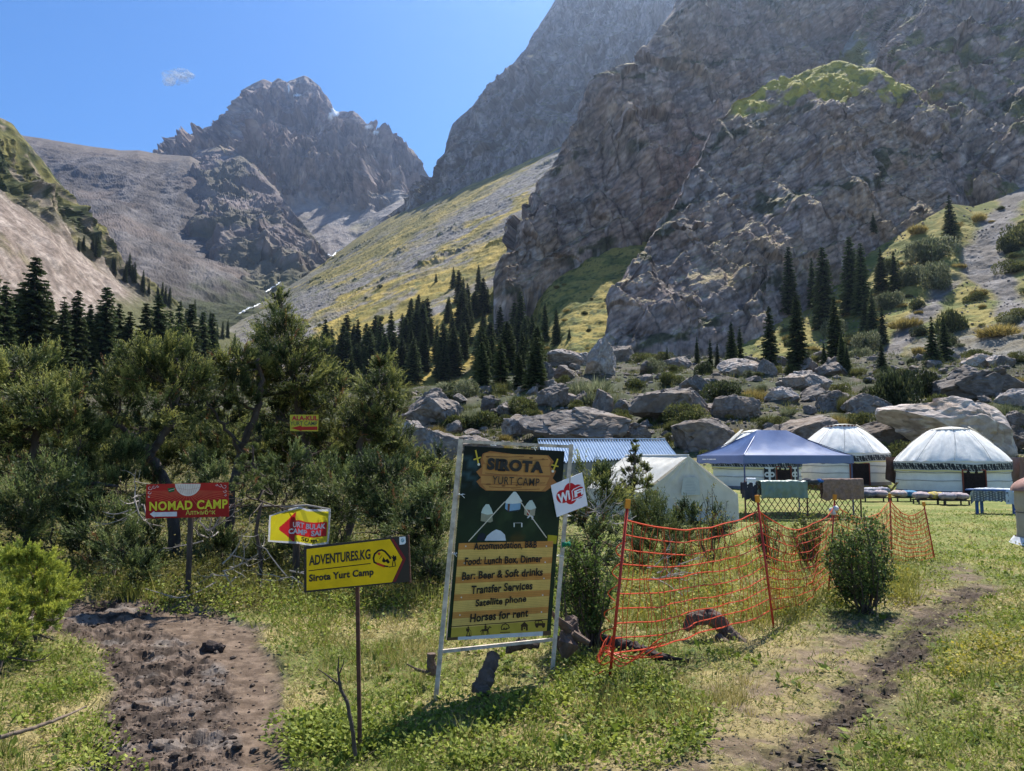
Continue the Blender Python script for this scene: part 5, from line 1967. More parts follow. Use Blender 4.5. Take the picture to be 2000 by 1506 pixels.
def bundle(name, cat, label, pts, mat, seed, squash=.7):
    """a soft heap: several rounded lobes pushed into one lumpy skin"""
    pts = np.asarray(pts, float)
    c = pts[:, :3].mean(0)
    n, mN = 40, 24
    a, e = np.meshgrid(np.linspace(0, 2 * math.pi, n), np.linspace(-math.pi / 2, math.pi / 2, mN))
    D = np.stack([np.cos(e) * np.cos(a), np.cos(e) * np.sin(a), np.sin(e)], -1)
    r = np.zeros(a.shape)
    for (x, y, z, q) in pts:
        o = np.array([x, y, z]) - c
        b = D @ o
        disc = b * b - (o @ o - q * q)
        r = np.maximum(r, np.where(disc > 0, b + np.sqrt(np.maximum(disc, 0)), 0))
    r = np.maximum(r, pts[:, 3].min() * .6) * (1 + .18 * fbm(D * 3, 3, seed))
    G = c + D * r[..., None] * np.array([1, 1, squash])
    mb = MB()
    mb.grid(G)
    o = mb.build(name, mat, None, smooth=True, loc=c)
    return tag(o, label, cat)


q0, q1 = lat(.44, 1.0, 0), lat(.56, 1.02, 0)
bundle("clothes_bundle", "clothes", "dark bundled jackets lying on top of the lattice beside the sleeping bag", [(*lat(.46, .96, 0), .10), (*lat(.53, .99, 0), .13), (*lat(.60, .97, 0), .11)], material("dark_cloth", (.045, .05, .062), rough=.9, var=.3, scale=9), 81)
bundle("blue_towel", "towel", "small bright blue towel lying on the lattice next to the brown blanket", [(*lat(.635, 1.0, .02), .08), (*lat(.66, .98, .02), .06)], material("blue_cloth", (.02, .10, .32), rough=.9, var=.3, scale=9), 82)
drape("white_cloth", "cloth", "white cloth hung on the lattice beside the canopy front leg", .015, .09, 1.08, .22, .15, material("white_cotton", (.7, .71, .73), rough=.9, var=.06), 83, .03, .3)
drape("dark_jacket", "jacket", "dark jacket hanging low at the start of the lattice", -.03, .10, .98, .42, .3, material("navy_cloth", (.03, .032, .045), rough=.9, var=.3), 84, .03, .3)


# ---- benches with cushions ---------------------------------------------------
m_bench = material("dark_bench_wood", (0.055, 0.045, 0.042), rough=.8, var=.3, scale=10)


def cushion(name, c, sx, sy, sz, rz, mat, parent, seed):
    u, v = np.meshgrid(np.linspace(0, 2 * math.pi, 36), np.linspace(-math.pi / 2, math.pi / 2, 18))
    se = lambda t, p: np.sign(t) * np.abs(t) ** p
    x = se(np.cos(v), .7) * se(np.cos(u), .55) * sx / 2
    y = se(np.cos(v), .7) * se(np.sin(u), .55) * sy / 2
    z = se(np.sin(v), .9) * sz / 2
    P = np.stack([x, y, z], -1)
    P += (.045 * fbm(P * 6 + seed, 3, seed))[..., None] * np.array([.3, .3, 1])
    ca, sa = math.cos(rz), math.sin(rz)
    P = P @ np.array([[ca, -sa, 0], [sa, ca, 0], [0, 0, 1]]).T + np.asarray(c)
    col = None
    mb = MB()
    mb.grid(P)
    s = sstep(.3, .5, np.abs(((x / sx * 5 + seed * .37) % 1) - .5))
    return mb, s


def bench(px, py, d, w, label, cols, seed, rz=0.0, cloth=None):
    c = at(px, py, d)
    c[2] = float(ground_z(np.array([c[0]]), np.array([c[1]]), False)[0])
    root = empty("low_bench", c)
    tag(root, label, "bench", "low benches set out to air cushions")
    ca, sa = math.cos(rz), math.sin(rz)
    top = MB()
    dpt = .55
    h = .15
    for k in range(4):
        o = (k - 1.5) * .14
        top.box((c[0] - sa * o, c[1] + ca * o, c[2] + h), (w, .12, .03), rz)
    top.build("slatted_top", m_bench, root)
    for sx in (-1, 1):
        for sy in (-1, 1):
            x, y = sx * w * .44, sy * .22
            MB().bar((c[0] + ca * x - sa * y, c[1] + sa * x + ca * y, c[2] - .05), (c[0] + ca * x - sa * y, c[1] + sa * x + ca * y, c[2] + h - .015), .04).build("leg", m_bench, root)
    n = len(cols)
    for k, (c1, c2) in enumerate(cols):
        x = (k - (n - 1) / 2) * w / n * .96
        mat = material("cushion_fabric", attr=True, rough=.9, var=.12, scale=8)
        cc = (c[0] + ca * x, c[1] + sa * x + .06 * math.sin(seed * 2 + k * 5), c[2] + h + .015 + .125)
        mb, s = cushion("cushion", cc, w / n * 1.12, .60, .25, rz + .35 * math.sin(seed + k * 3), mat, root, seed + k * 5)
        mb.C = [mixc(np.broadcast_to(np.array(c1, float), (*s.shape, 3)), np.array(c2, float), s).reshape(-1, 3)]
        o = mb.build("cushion", mat, None, smooth=True, loc=cc, colors=True)
        tag(o, CUSH.pop(0), "cushion", "cushions airing on the low benches")


GY, MV, PK, OC, BL_ = (.24, .22, .25), (.33, .26, .26), (.38, .22, .20), (.48, .37, .08), (.03, .15, .26)
CUSH = ["pale grey cushion on the bench nearest the patterned blanket", "blue grey cushion at the end of the bench below the second yurt",
        "dark grey cushion on the front bench left of the striped cushion", "mauve cushion on the front bench under the second yurt",
        "pink and cream striped cushion at the start of the long bench row", "teal cushion squeezed behind the pink striped one",
        "plump mauve cushion with a yellow edge in the front of the bench row", "dull yellow cushion behind the plump mauve one",
        "grey cushion on the bench before the open dark yurt door", "mauve grey cushion at the end of the bench row by the dark door"]
bench(1712, 962, 31.8, 1.05, "low bench with two pale cushions close to the skirt of the second yurt", [((.36, .35, .37), GY), (GY, (.30, .31, .36))], 1, .12)
bench(1708, 976, 28.6, .95, "low dark bench with grey cushions nearest the blanket draped lattice", [((.10, .10, .13), GY), (MV, GY)], 2, -.05)
bench(1766, 976, 28.8, .85, "low bench with pink striped cushion in front of the clothes line", [((.42, .36, .34), PK), (BL_, (.1, .22, .3))], 3, .05)
bench(1814, 984, 27.0, .95, "low bench with a plump mauve cushion and yellow edge before the last yurt", [(MV, GY), (OC, MV)], 4, -.08)
bench(1862, 985, 26.6, .95, "low bench with mauve grey cushions beside the cloth covered table", [(GY, MV), (MV, (.33, .28, .28))], 5, .06)


# ---- table with cloths -----------------------------------------------------
def table():
    a, b = at(1905, 1000, 22.6), at(1984, 1004, 21.9)
    a[2] = b[2] = 0
    c = (a + b) / 2
    ax = (b - a) / np.linalg.norm(b - a)
    ay = np.array([-ax[1], ax[0], 0])
    L, W, H = np.linalg.norm(b - a), .62, .70
    root = empty("meal_table", (c[0], c[1], 0))
    tag(root, "blue legged wooden table under a dotted grey cloth in front of the last yurt", "table")
    blue = material("blue_painted_wood", (.02, .085, .26), rough=.5, var=.15, scale=8)
    MB().box((c[0], c[1] + .3, H - .02), (L, W, .035), math.atan2(ax[1], ax[0])).build("tabletop", blue, root)
    for sx in (-1, 1):
        for sy in (0, 1):
            p = c + ax * sx * L * .46 + ay * (.03 + sy * (W - .08))
            MB().bar((p[0], p[1], -.04), (p[0], p[1], H - .04), .065).build("leg", blue, root)
    for s in (0, 1):
        p0, p1 = c - ax * L * .44 + ay * (.03 + s * (W - .08)), c + ax * L * .44 + ay * (.03 + s * (W - .08))
        MB().bar(p0 + (0, 0, H - .10), p1 + (0, 0, H - .10), .03, .09).build("apron", blue, root)

    def cloth(name, u0, u1, hang, label, mat, seed, colf):
        n, mN = 90, 60
        u = np.linspace(u0, u1, n)
        s = np.linspace(-1, 1, mN)
        U, Sx = np.meshgrid(u, s)
        # across: front hang, top, back hang
        y = np.interp(Sx, [-1, -.35, .35, 1], [-.03, -.015, W, W + .03])
        z = np.interp(Sx, [-1, -.42, -.33, .33, .42, 1], [H - hang, H - .05, H + .018, H + .018, H - .05, H - hang])
        f = fbm(np.stack([U * 7, Sx * 3, Sx * 0], -1), 4, seed)
        y = y + np.where(np.abs(Sx) > .4, np.sign(Sx) * (.035 * np.sin(U * 26) + .03 * f + .03), 0)
        z = z + .03 * np.abs(fbm(np.stack([U * 5, Sx * 4, Sx * 0 + 5], -1), 3, seed + 1)) + np.where(np.abs(Sx) > .9, .05 * f, 0)
        ov = np.maximum(np.abs(U - .5) - .5, 0)
        z = z - ov * 1.6 * (1 + .4 * np.sin(Sx * 7))
        base = c + (U - .5)[..., None] * L * ax + (y[..., None]) * ay
        G = np.stack([base[..., 0], base[..., 1], z], -1)
        mb = MB()
        mb.grid(G)
        mb.C = [colf(U, Sx).reshape(-1, 3)]
        o = mb.build(name, mat, None, smooth=True, loc=(c[0], c[1], H), colors=True)
        tag(o, label, "tablecloth")
    cm = material("cloth_print", attr=True, rough=.85, var=.08, scale=8)

    def dots(U, Sx):
        k = np.hypot(((U * 13) % 1) - .5, ((Sx * 8 + .5 * np.floor(U * 13)) % 1) - .5)
        col = mixc(np.broadcast_to(C_(.12, .14, .165), (*U.shape, 3)), C_(.45, .48, .50), sstep(.32, .22, k))
        return mixc(col, C_(.50, .54, .60), ((Sx > -.45) & (Sx < .45)).astype(float) * .75)
    cloth("dotted_tablecloth", -.10, .86, .34, "grey tablecloth with pale dots hanging over the blue table", cm, 91, dots)
    cloth("pale_tablecloth", .80, 1.08, .40, "pale blue white cloth hanging over the end of the blue table", cm, 95,
          lambda U, Sx: np.broadcast_to(C_(.52, .58, .64), (*U.shape, 3)).copy())


table()


# ---- washing lines between the yurts ----------------------------------------
def hanging(name, cat, label, px0, px1, py0, py1, d, mat, seed, sag=0.0):
    u, v = np.meshgrid(np.linspace(0, 1, 40), np.linspace(0, 1, 30))
    px = px0 + (px1 - px0) * u
    py = py0 + (py1 - py0) * v + sag * v * u
    P = at(px, py, d)
    P[..., 1] += .05 * np.sin(u * 11 + v) * v + .04 * fbm(P * 2, 3, seed)
    c = P.reshape(-1, 3).mean(0)
    mb = MB()
    mb.grid(P)
    o = mb.build(name, mat, None, smooth=True, loc=(c[0], c[1], P[-1, 0, 2]))
    o.modifiers.new("thickness", 'SOLIDIFY').thickness = .012
    return tag(o, label, cat)


def wash_line(label, a, b, seed):
    t = np.linspace(0, 1, 16)[:, None]
    P = a * (1 - t) + b * t
    P[:, 2] -= .12 * np.sin(t[:, 0] * math.pi)
    mb = MB()
    mb.tube(P, .009, 5)
    o = mb.build("washing_line", m_rope, None, loc=P[0])
    tag(o, label, "rope")


dbrown = material("dark_brown_cloth", (.105, .060, .048), rough=.95, var=.25, scale=6)
tbrown = material("taupe_blanket", (.25, .19, .165), rough=.95, var=.15, scale=4)
wash_line("thin rope sagging between the second yurt and the last yurt", at(1728, 888, 39.5), at(1764, 898, 37.0), 1)
hanging("brown_towel", "towel", "dark brown towel hanging on the rope between two yurts", 1730, 1757, 893, 936, 38.0, dbrown, 11, 14)
hanging("blue_towel", "towel", "narrow blue towel hanging at the wall of the last yurt", 1757, 1764, 896, 950, 37.2, material("blue_towel_cloth", (.03, .11, .27), rough=.9, var=.2), 12)
wash_line("thin rope running out past the last yurt carrying a blanket", at(1957, 894, 36.0), at(2080, 890, 35.0), 2)
hanging("taupe_blanket", "blanket", "wide taupe blanket hung on the rope beside the last yurt", 1956, 2008, 893, 948, 35.6, tbrown, 13)
hanging("brown_curtain", "blanket", "reddish brown strip of cloth hung beyond the taupe blanket", 1991, 2040, 893, 944, 35.2, material("red_brown_cloth", (.20, .12, .10), rough=.95, var=.15), 14)


# ---- tilted plank --------------------------------------------------------------
def plank():
    a, b = at(1738, 951, 36.0), at(1753, 942, 35.6)
    a[2] = 0.03
    mb = MB()
    mb.bar(a, b, .12, .03)
    o = mb.build("propped_plank", m_wood, None, loc=(a[0], a[1], 0))
    tag(o, "short dark plank propped on the grass under the brown towel", "plank")


plank()


# ---- wrapped round oven at the edge of the meadow ------------------------------
def drum():
    d = 14.6
    c = at(2069, 1066, d)
    c[2] = float(ground_z(np.array([c[0]]), np.array([c[1]]), False)[0]) - .02
    root = empty("wrapped_barrel", c)
    tag(root, "round barrel wrapped in beige canvas under a brown cloth at the meadow edge", "barrel")
    a = np.linspace(0, 2 * math.pi, 70)
    z = np.linspace(.06, 1.10, 20)
    A, Z = np.meshgrid(a, z)
    rr = .66 + .02 * fbm(np.stack([np.cos(A) * 4, np.sin(A) * 4, Z * 3], -1), 4, 31) - .03 * np.exp(-((Z - .6) / .05) ** 2)
    MB().grid(np.stack([c[0] + rr * np.cos(A), c[1] + rr * np.sin(A), c[2] + Z], -1)).build("canvas_wrap", material("beige_canvas", (.42, .35, .28), rough=.9, var=.15, scale=5), root, smooth=True)
    t = np.linspace(0, 1, 14)
    A, T = np.meshgrid(a, t)
    rr = .72 * np.sin(T * math.pi / 2) * (1 + .03 * fbm(np.stack([np.cos(A) * 3, np.sin(A) * 3, T], -1), 3, 32))
    zz = 1.05 + .30 * np.cos(T * math.pi / 2) - .05 * T
    MB().grid(np.stack([c[0] + rr * np.cos(A), c[1] + rr * np.sin(A), c[2] + zz], -1)).build("top_cloth", material("rose_brown_cloth", (.30, .17, .14), rough=.95, var=.2, scale=6), root, smooth=True)
    z = np.linspace(0, .14, 6)
    A, Z = np.meshgrid(a, z)
    rr = .70 + .10 * (1 - Z / .14) + .03 * fbm(np.stack([np.cos(A) * 7, np.sin(A) * 7, Z * 9], -1), 3, 33)
    MB().grid(np.stack([c[0] + rr * np.cos(A), c[1] + rr * np.sin(A), c[2] + Z], -1)).build("plastic_skirt", material("white_plastic_sheet", (.6, .61, .62), rough=.4, var=.1), root, smooth=True)
    b = np.linspace(0, 2 * math.pi, 60)
    MB().tube(np.stack([c[0] + .665 * np.cos(b), c[1] + .665 * np.sin(b), c[2] + .6 + 0 * b], 1), .008, 5, caps=False).build("band", m_rope, root)


drum()
# ================================================================== ORANGE NET FENCE
def net_fence():
    posts = [((1190, 1332), (1225, 992)), ((1512, 1232), (1480, 980)), ((1618, 1160), (1630, 976)), ((1742, 1098), (1738, 972)), ((1826, 1094), (1805, 988))]
    orange = material("orange_net_plastic", (.62, .075, .022), rough=.5, var=.15, scale=12, transl=.15)
    orange2 = material("light_orange_net_plastic", (.66, .15, .035), rough=.5, var=.12, scale=12, transl=.2)
    pole = material("red_fence_post", (.40, .035, .02), rough=.45, var=.2, scale=20)
    capm = material("amber_post_cap", (.66, .24, .012), rough=.4, var=.1)
    feet, tops = [], []
    for (f, t) in posts:
        g = ground_at_px(*f)
        feet.append(g)
        tops.append(at(t[0], t[1], g[1] + .02))
    root = empty("net_fence", feet[1])
    tag(root, "sagging orange plastic net fence on slanted red posts with amber caps", "fence")
    for g, t in zip(feet, tops):
        w = .011
        p = MB().tube([g - (t - g) * .12, t], w, 8).build("post", pole, root, smooth=True)
        ax = (t - g) / np.linalg.norm(t - g)
        MB().bar(t - ax * .005, t + ax * .062, .036, .036).build("cap", capm, p)
    rng = np.random.default_rng(12)

    def panel(a0, a1, b0, b1, n, rows, r, sag, mat, seed, lo=.06, hi=.97, slack=.0, loose=0.0, bulge=.10):
        """net between two posts: thick level strands tied by thinner upright cords"""
        mb = MB()
        L = np.linalg.norm(b0 - a0)

        def P(u, v):
            u, v = np.asarray(u, float), np.asarray(v, float)
            s = v[..., None]
            p = (a0 * (1 - s) + a1 * s) * (1 - u[..., None]) + (b0 * (1 - s) + b1 * s) * u[..., None]
            sg = np.sin(u * math.pi) ** .9
            p[..., 2] -= sag * sg * (.25 + .75 * v)
            nrm = np.array([-(b0 - a0)[1], (b0 - a0)[0], 0]) / L
            w = fbm(np.stack([u * 3, v * 3, v * 0 + seed], -1), 3, seed)
            p += nrm * (bulge * w * np.sin(u * math.pi))[..., None]
            p[..., 2] += .02 * w * np.sin(u * math.pi)
            return p
        u = np.linspace(0, 1, 40)
        for k in range(rows):
            v = lo + (hi - lo) * k / (rows - 1)
            mb.tube(P(u, np.full_like(u, v) + loose * np.sin(u * 7 + k) * .02), r * (1.25 if k in (0, rows - 1) else 1), 4, caps=False)
        for j in range(1, n):
            uu = j / n
            v = np.linspace(lo, hi, (rows - 1) * 2 + 1)
            du = np.cumsum(rng.normal(0, .0035, len(v))) + .010 * np.sin(v * 9 + j)
            mb.tube(P(np.clip(uu + du, 0, 1), v), r * .55, 3, caps=False)
        mb.build("net_panel", mat, root)
    f, t = feet, tops
    panel(f[0], t[0], f[1], t[1], 30, 10, .0050, .13, orange, 3, lo=.16, hi=.93)
    panel(f[1], t[1], f[2], t[2], 40, 10, .0048, .24, orange, 5, lo=.16, hi=.93)
    panel(f[2], t[2], f[3], t[3], 52, 11, .0054, .22, orange2, 7, lo=.05, hi=.95)
    panel(f[3], t[3], f[4], t[4], 26, 12, .0066, .18, orange2, 9, lo=.06, hi=.96)
    # loose end of the net fallen in loops beside the first post
    e = MB()
    g = f[0]
    for k in range(7):
        z0 = 1.0 - k * .15
        x = np.linspace(0, 1, 14)
        e.tube(np.stack([g[0] + .10 * (t[0][0] - g[0]) + (t[0][0] - g[0]) * z0 * .8 - .07 * np.sin(x * math.pi) - .02 * k * x, g[1] + .10 * x + .02 * np.sin(x * 9 + k), np.maximum(.05, z0 - .14 * x)], 1), .0040, 4, caps=False)
    for k in range(5):
        x = np.linspace(0, 1, 30)
        w = rng.uniform(-.03, .03, 3)
        e.tube(np.stack([g[0] + .03 - .16 * np.sin(x * math.pi) * (1 - .12 * k) + .34 * x * x + w[0], g[1] + .12 - .22 * x + .05 * np.sin(x * 8 + k * 2) + w[1], .16 + .28 * (x - .5) ** 2 * (1 + .3 * k) + .03 * np.sin(x * 11 + k) + w[2]], 1), .0046, 4, caps=False)
    e.build("loose_net", orange, root)
    # white rag on the third post
    q = t[2] - (0, .02, .10)
    o = bundle("white_rag", "rag", "white rag knotted to the third amber capped fence post", [(*q, .035), (*(q + (-.05, 0, -.02)), .03), (*(q + (-.03, 0, -.06)), .028)], material("white_rag_cloth", (.6, .58, .56), rough=.9, var=.1), 47, .9)


net_fence()
# ================================================================== BOULDERS
import bmesh


def ico(sub):
    bm = bmesh.new()
    bmesh.ops.create_icosphere(bm, subdivisions=sub, radius=1.0)
    V = np.array([v.co[:] for v in bm.verts])
    F = np.array([[v.index for v in f.verts] for f in bm.faces], np.int32)
    bm.free()
    return V, F


ICO = {k: ico(k) for k in (1, 2, 4, 5)}


def rock_geo(seed, dims=(1, 1, 1), sub=4, cuts=17, planes=(), rough=1.0):
    rng = np.random.default_rng(seed)
    V, F = ICO[sub]
    V = V.copy()
    N = rng.normal(size=(cuts, 3))
    N[:, 2] = np.abs(N[:, 2]) * rng.choice([1, 1, -1], cuts)
    N /= np.linalg.norm(N, axis=1)[:, None]
    D = rng.uniform(.42, .84, cuts)
    ext = [(np.array(n, float) / np.linalg.norm(n), d) for n, d in planes]
    for _ in range(2):
        for n, d in list(zip(N, D)) + ext:
            s = V @ n - d
            V -= np.maximum(s, 0)[:, None] * n
    V *= np.asarray(dims)
    m = float(np.mean(dims))
    q = V / m + seed * 3.7
    a1, e1 = facets(q * 1.9 + .3 * fbm(q * 1.5, 2, seed)[..., None], seed + 1)
    a2, e2 = facets(q * 5.0, seed + 2)
    h = .10 * a1 + .035 * a2 + .05 * fbm(q * 2.5, 3, seed + 3) + .022 * fbm(q * 11, 4, seed + 4) - .03 * (1 - sstep(0, .12, e1))
    R_ = V / (np.linalg.norm(V, axis=1)[:, None] + 1e-6)
    V = V + R_ * (h * m * rough)[:, None]
    n1 = fbm(q * 2.2, 4, seed + 5)
    n2 = fbm(q * 9, 3, seed + 6)
    col = mixc(np.broadcast_to(C_(.165, .136, .115), V.shape), C_(.25, .215, .19), sstep(-.2, .4, n1))
    col = mixc(col, C_(.105, .088, .078), .75 * sstep(.05, .45, n2 + .5 * n1))
    col = mixc(col, C_(.24, .165, .105), .4 * sstep(.1, .5, fbm(q * 1.1, 3, seed + 8)))
    col = mixc(col, C_(.33, .32, .28), .4 * sstep(.25, .5, fbm(q * 14, 3, seed + 9)))
    return V, F, col


m_boulder = material("boulder_stone", attr=True, rough=.92, var=.25, scale=3.2, detail=9, bump=.6, bump_scale=5, bump_dist=.08, spec=.2, obj_var=.12)
NROCK = 12
ROCKS = [raw_mesh("boulder", *(lambda g: (g[0], g[1], m_boulder, g[2]))(rock_geo(700 + k, (1.0, .8 + .3 * ((k * 7) % 5) / 5, .55 + .3 * ((k * 3) % 4) / 4), 4))) for k in range(NROCK)]


def field(px, py):
    """point of the ground sheet seen at a pixel beyond the camp"""
    P, ex, ey = SHEETS['ground']
    m = np.hypot(ex - px, ey - py)
    near = np.where(m < 4)[0]
    if len(near) == 0:
        return P[np.argmin(m)]
    return P[near[np.argmin(P[near, 1])]]


ROCK_GROUP = "boulders strewn over the rise behind the camp"


def boulder(px, py, wpx, hpx, label, seed, planes=(), tilt=(0, 0, 0), group=ROCK_GROUP, d=None, sink=.22, cuts=18, tone=1.0):
    p = field(px, py)
    if d is not None:
        p = at(px, py, d)
    k = p[1] / FPX
    w, h = wpx * k / 2, hpx * k / 2
    V, F, col = rock_geo(seed, (w * 1.12, (w + h) * .62, h * 1.30), 5, cuts, planes)
    ca, sa = math.cos(R(tilt[1])), math.sin(R(tilt[1]))
    V = V @ np.array([[ca, 0, sa], [0, 1, 0], [-sa, 0, ca]]).T
    lo, hi = V.min(0), V.max(0)
    V = (V - (lo + hi) / 2) * np.array([2 * w / (hi[0] - lo[0]), 1, 2 * h * 1.25 / (hi[2] - lo[2])])
    V[:, 2] += h * .75
    o = link("boulder", raw_mesh("boulder", V, F, m_boulder, col * tone), None, (p[0], p[1] + h * .5, p[2]))
    tag(o, label, "boulder", group)
    return o


def boulders():
    B = boulder
    B(1862, 888, 246, 118, "huge pale slab faced boulder rising behind the last yurt", 801, tone=2.1, planes=[((-.25, -.62, .74), .50), ((.9, -.3, .1), .72)], tilt=(0, 6, 0))
    B(1760, 872, 175, 66, "long dark faced rock between the second yurt and the huge pale boulder", 802, tone=0.75, planes=[((0, -1, .15), .55)])
    B(1560, 874, 180, 68, "broad brown rock with grassy top just behind the blue canopy", 803, tone=0.85, planes=[((-.1, -1, .1), .55), ((-.3, 0, 1), .55)], tilt=(0, -9, 0))
    B(1380, 874, 128, 62, "square dark brown rock just beyond the blue roofed shelter", 804, tone=0.75, planes=[((0, -1, .05), .55)])
    B(1122, 862, 215, 72, "large grey wedge shaped rock above the blue shelter roof", 805, planes=[((.0, -.85, .4), .50), ((-.5, -.1, .85), .55)], tilt=(0, 5, 0))
    B(1238, 862, 80, 40, "cracked brown rock at the right end of the blue roof", 806, tone=0.95)
    B(1312, 818, 170, 62, "long flat topped rock higher up the rise above the blue shelter", 807, planes=[((0, -.3, 1), .42), ((0, -1, 0), .6)])
    B(848, 838, 118, 74, "pointed triangular grey rock beside the leaning juniper", 808, planes=[((-.75, -.3, .6), .42), ((.7, -.35, .62), .45)])
    B(842, 905, 128, 62, "rounded grey boulder at the left post of the tall banner", 809, planes=[((0, -.9, .3), .55)])
    B(805, 862, 62, 44, "small split pale rock under the triangular grey rock", 810, tone=1.7)
    B(905, 880, 160, 34, "low flat grey rock just over the top of the banner", 811)
    B(1082, 790, 66, 48, "blocky grey boulder with bright top among pale shrubs", 812, planes=[((-.2, -.5, .85), .5)])
    B(1182, 806, 46, 46, "upright pointed rock leaning left above the grey wedge rock", 813, planes=[((-.8, -.2, .5), .4)], tilt=(0, -14, 0))
    B(958, 802, 42, 36, "small dark rock standing alone in the shrubs left of the rise", 814, tone=0.7)
    B(1180, 728, 66, 76, "tall pale slab leaning on its side below the cliff foot", 815, tone=1.8, planes=[((.75, -.35, .55), .35)], tilt=(0, 18, 0))
    B(1105, 712, 78, 34, "domed pale rock with a flat lid left of the leaning slab", 816, tone=1.6)
    B(1128, 674, 60, 26, "smooth pale rock on the skyline of the rise near two lone spruces", 817, tone=1.6)
    B(1198, 672, 84, 36, "layered grey rock on the skyline below the cliff", 818)
    B(1068, 745, 42, 46, "narrow upright grey stone at the edge of the spruce stand", 819)
    B(1585, 762, 96, 44, "pale table rock carrying a smaller round boulder", 820, tone=1.6)
    B(1582, 726, 52, 34, "round boulder perched on the pale table rock", 821)
    B(1500, 726, 42, 30, "round grey boulder in front of two tall spruces", 822)
    B(1450, 728, 86, 36, "bright wedge rock left of the round grey boulder", 823, tone=1.8, planes=[((-.4, -.4, .8), .45)])
    B(1530, 778, 70, 28, "white topped flat rock in the middle of the rise", 824, tone=1.9)
    B(1925, 772, 190, 56, "long dark rock wall under the eastern slope", 825, tone=0.75, planes=[((0, -1, .1), .5)])
    B(1905, 712, 62, 26, "white rounded rock at the top of the long dark rock wall", 826, tone=2.3)
    B(1960, 712, 56, 22, "small white rock on the skyline near the scree", 827, tone=2.3)
    B(1988, 786, 76, 32, "pale tilted slab at the far end of the rise", 828, tone=1.7, tilt=(0, -10, 0))
    B(1985, 880, 84, 52, "dark rock in shade beyond the last yurt", 829, tone=0.6)
    B(1985, 838, 70, 40, "grey rock stacked above the dark shaded rock", 830)
    B(1705, 812, 96, 46, "grey broken rock face above the second yurt", 831)
    B(1362, 772, 66, 44, "grey rock between yellow shrubs in the middle of the rise", 832)
    B(1640, 800, 72, 40, "pile forming grey rock left of the dark bushes", 833)
    B(1445, 815, 96, 46, "brown block above the canopy peak", 834)
    B(1290, 885, 42, 34, "small grey boulder at the end of the blue roof", 835)
    B(1010, 850, 60, 34, "low pale rock left of the large grey wedge rock", 836, tone=1.6)
    rng = np.random.default_rng(61)
    n = 0
    while n < 258:
        x = rng.uniform(785, 2060)
        lo = np.interp(x, [780, 1000, 1100, 1400, 1700, 2060], [770, 745, 660, 690, 700, 690])
        y = lo + (895 - lo) * rng.uniform(0, 1) ** 1.3
        p = field(x, y)
        w = p[1] / FPX * rng.choice([13, 19, 27, 39, 58], p=[.18, .28, .29, .19, .06]) * rng.uniform(.8, 1.2)
        if p[1] < 43.5:
            continue
        o = link("boulder", ROCKS[rng.integers(NROCK)], None, p + (0, 0, w * .12))
        o.scale = (w * .6, w * .55, w * rng.uniform(.40, .62))
        o.rotation_euler = (rng.uniform(-.3, .3), rng.uniform(-.3, .3), rng.uniform(0, 6.28))
        tag(o, "one of many small angular grey boulders scattered over the shrubby rise", "boulder", "small boulders of the shrubby rise")
        n += 1


boulders()


def rubble():
    """loose stones too many to count: between the boulders and on the eastern slope"""
    rng = np.random.default_rng(77)
    V0, F0 = ICO[1]
    Vs, Fs, Cs, n = [], [], [], 0
    pts = []
    P, ex, ey = SHEETS['ground']
    lo = np.interp(ex, [780, 1000, 1100, 1400, 1700, 2060], [770, 745, 655, 690, 695, 690])
    ok = np.where((ex > 780) & (ex < 2080) & (ey > lo) & (P[:, 1] > 44))[0]
    cl = fbm(P[ok] / 4.0, 3, 55)
    ok = ok[cl > -.08]
    for i in rng.choice(ok, 9000):
        pts.append((P[i], P[i, 1] / FPX * (3.0 + 8.5 * rng.random() ** 2.2)))
    for k in SHEETS:
        if k.startswith('hills') and SHEETS[k][0][:, 0].mean() > 60 and SHEETS[k][0][:, 1].mean() < 330:
            Q, qx, qy = SHEETS[k]
            c = fbm(Q / 12.0, 3, 56)
            o2 = np.where((qx > 1400) & (qx < 2050) & (qy < 720) & (qy > 400) & (c > .0))[0]
            if len(o2):
                for i in rng.choice(o2, 1500):
                    pts.append((Q[i], Q[i, 1] / FPX * rng.uniform(1.8, 5)))
    for p, w in pts:
        v = V0 * (1 + .45 * (rng.random((len(V0), 1)) - .5)) * np.array([w * .6, w * .5, w * .38]) * rng.uniform(.7, 1.2)
        a = rng.uniform(0, 6.28)
        ca, sa = math.cos(a), math.sin(a)
        v = v @ np.array([[ca, -sa, 0], [sa, ca, 0], [0, 0, 1]]).T + p + (0, 0, w * .1)
        Vs.append(v)
        Fs.append(F0 + n)
        n += len(V0)
        Cs.append(np.tile(rng.uniform(.75, 1.15) * np.array([.20, .17, .15]), (len(V0), 1)))
    o = link("rubble", raw_mesh("rubble", np.concatenate(Vs), np.concatenate(Fs), m_boulder, np.concatenate(Cs)))
    tag(o, None, None, None, 'stuff')


rubble()
# ================================================================== TREES AND SHRUBS
m_spruce = material("spruce_needles", attr=True, rough=.8, var=.2, scale=4, obj_var=.28, transl=.18, spec=.15)
m_juniper = material("juniper_needles", attr=True, rough=.6, var=.12, scale=6, obj_var=.08, transl=.30, spec=.25)
m_leaf = material("shrub_leaves", attr=True, rough=.65, var=.12, scale=8, obj_var=.16, transl=.38, spec=.25)
m_twig = material("twigs", (.085, .065, .05), rough=.95, var=.35, scale=12)


def unit(v):
    return v / (np.linalg.norm(v, axis=-1, keepdims=True) + 1e-9)


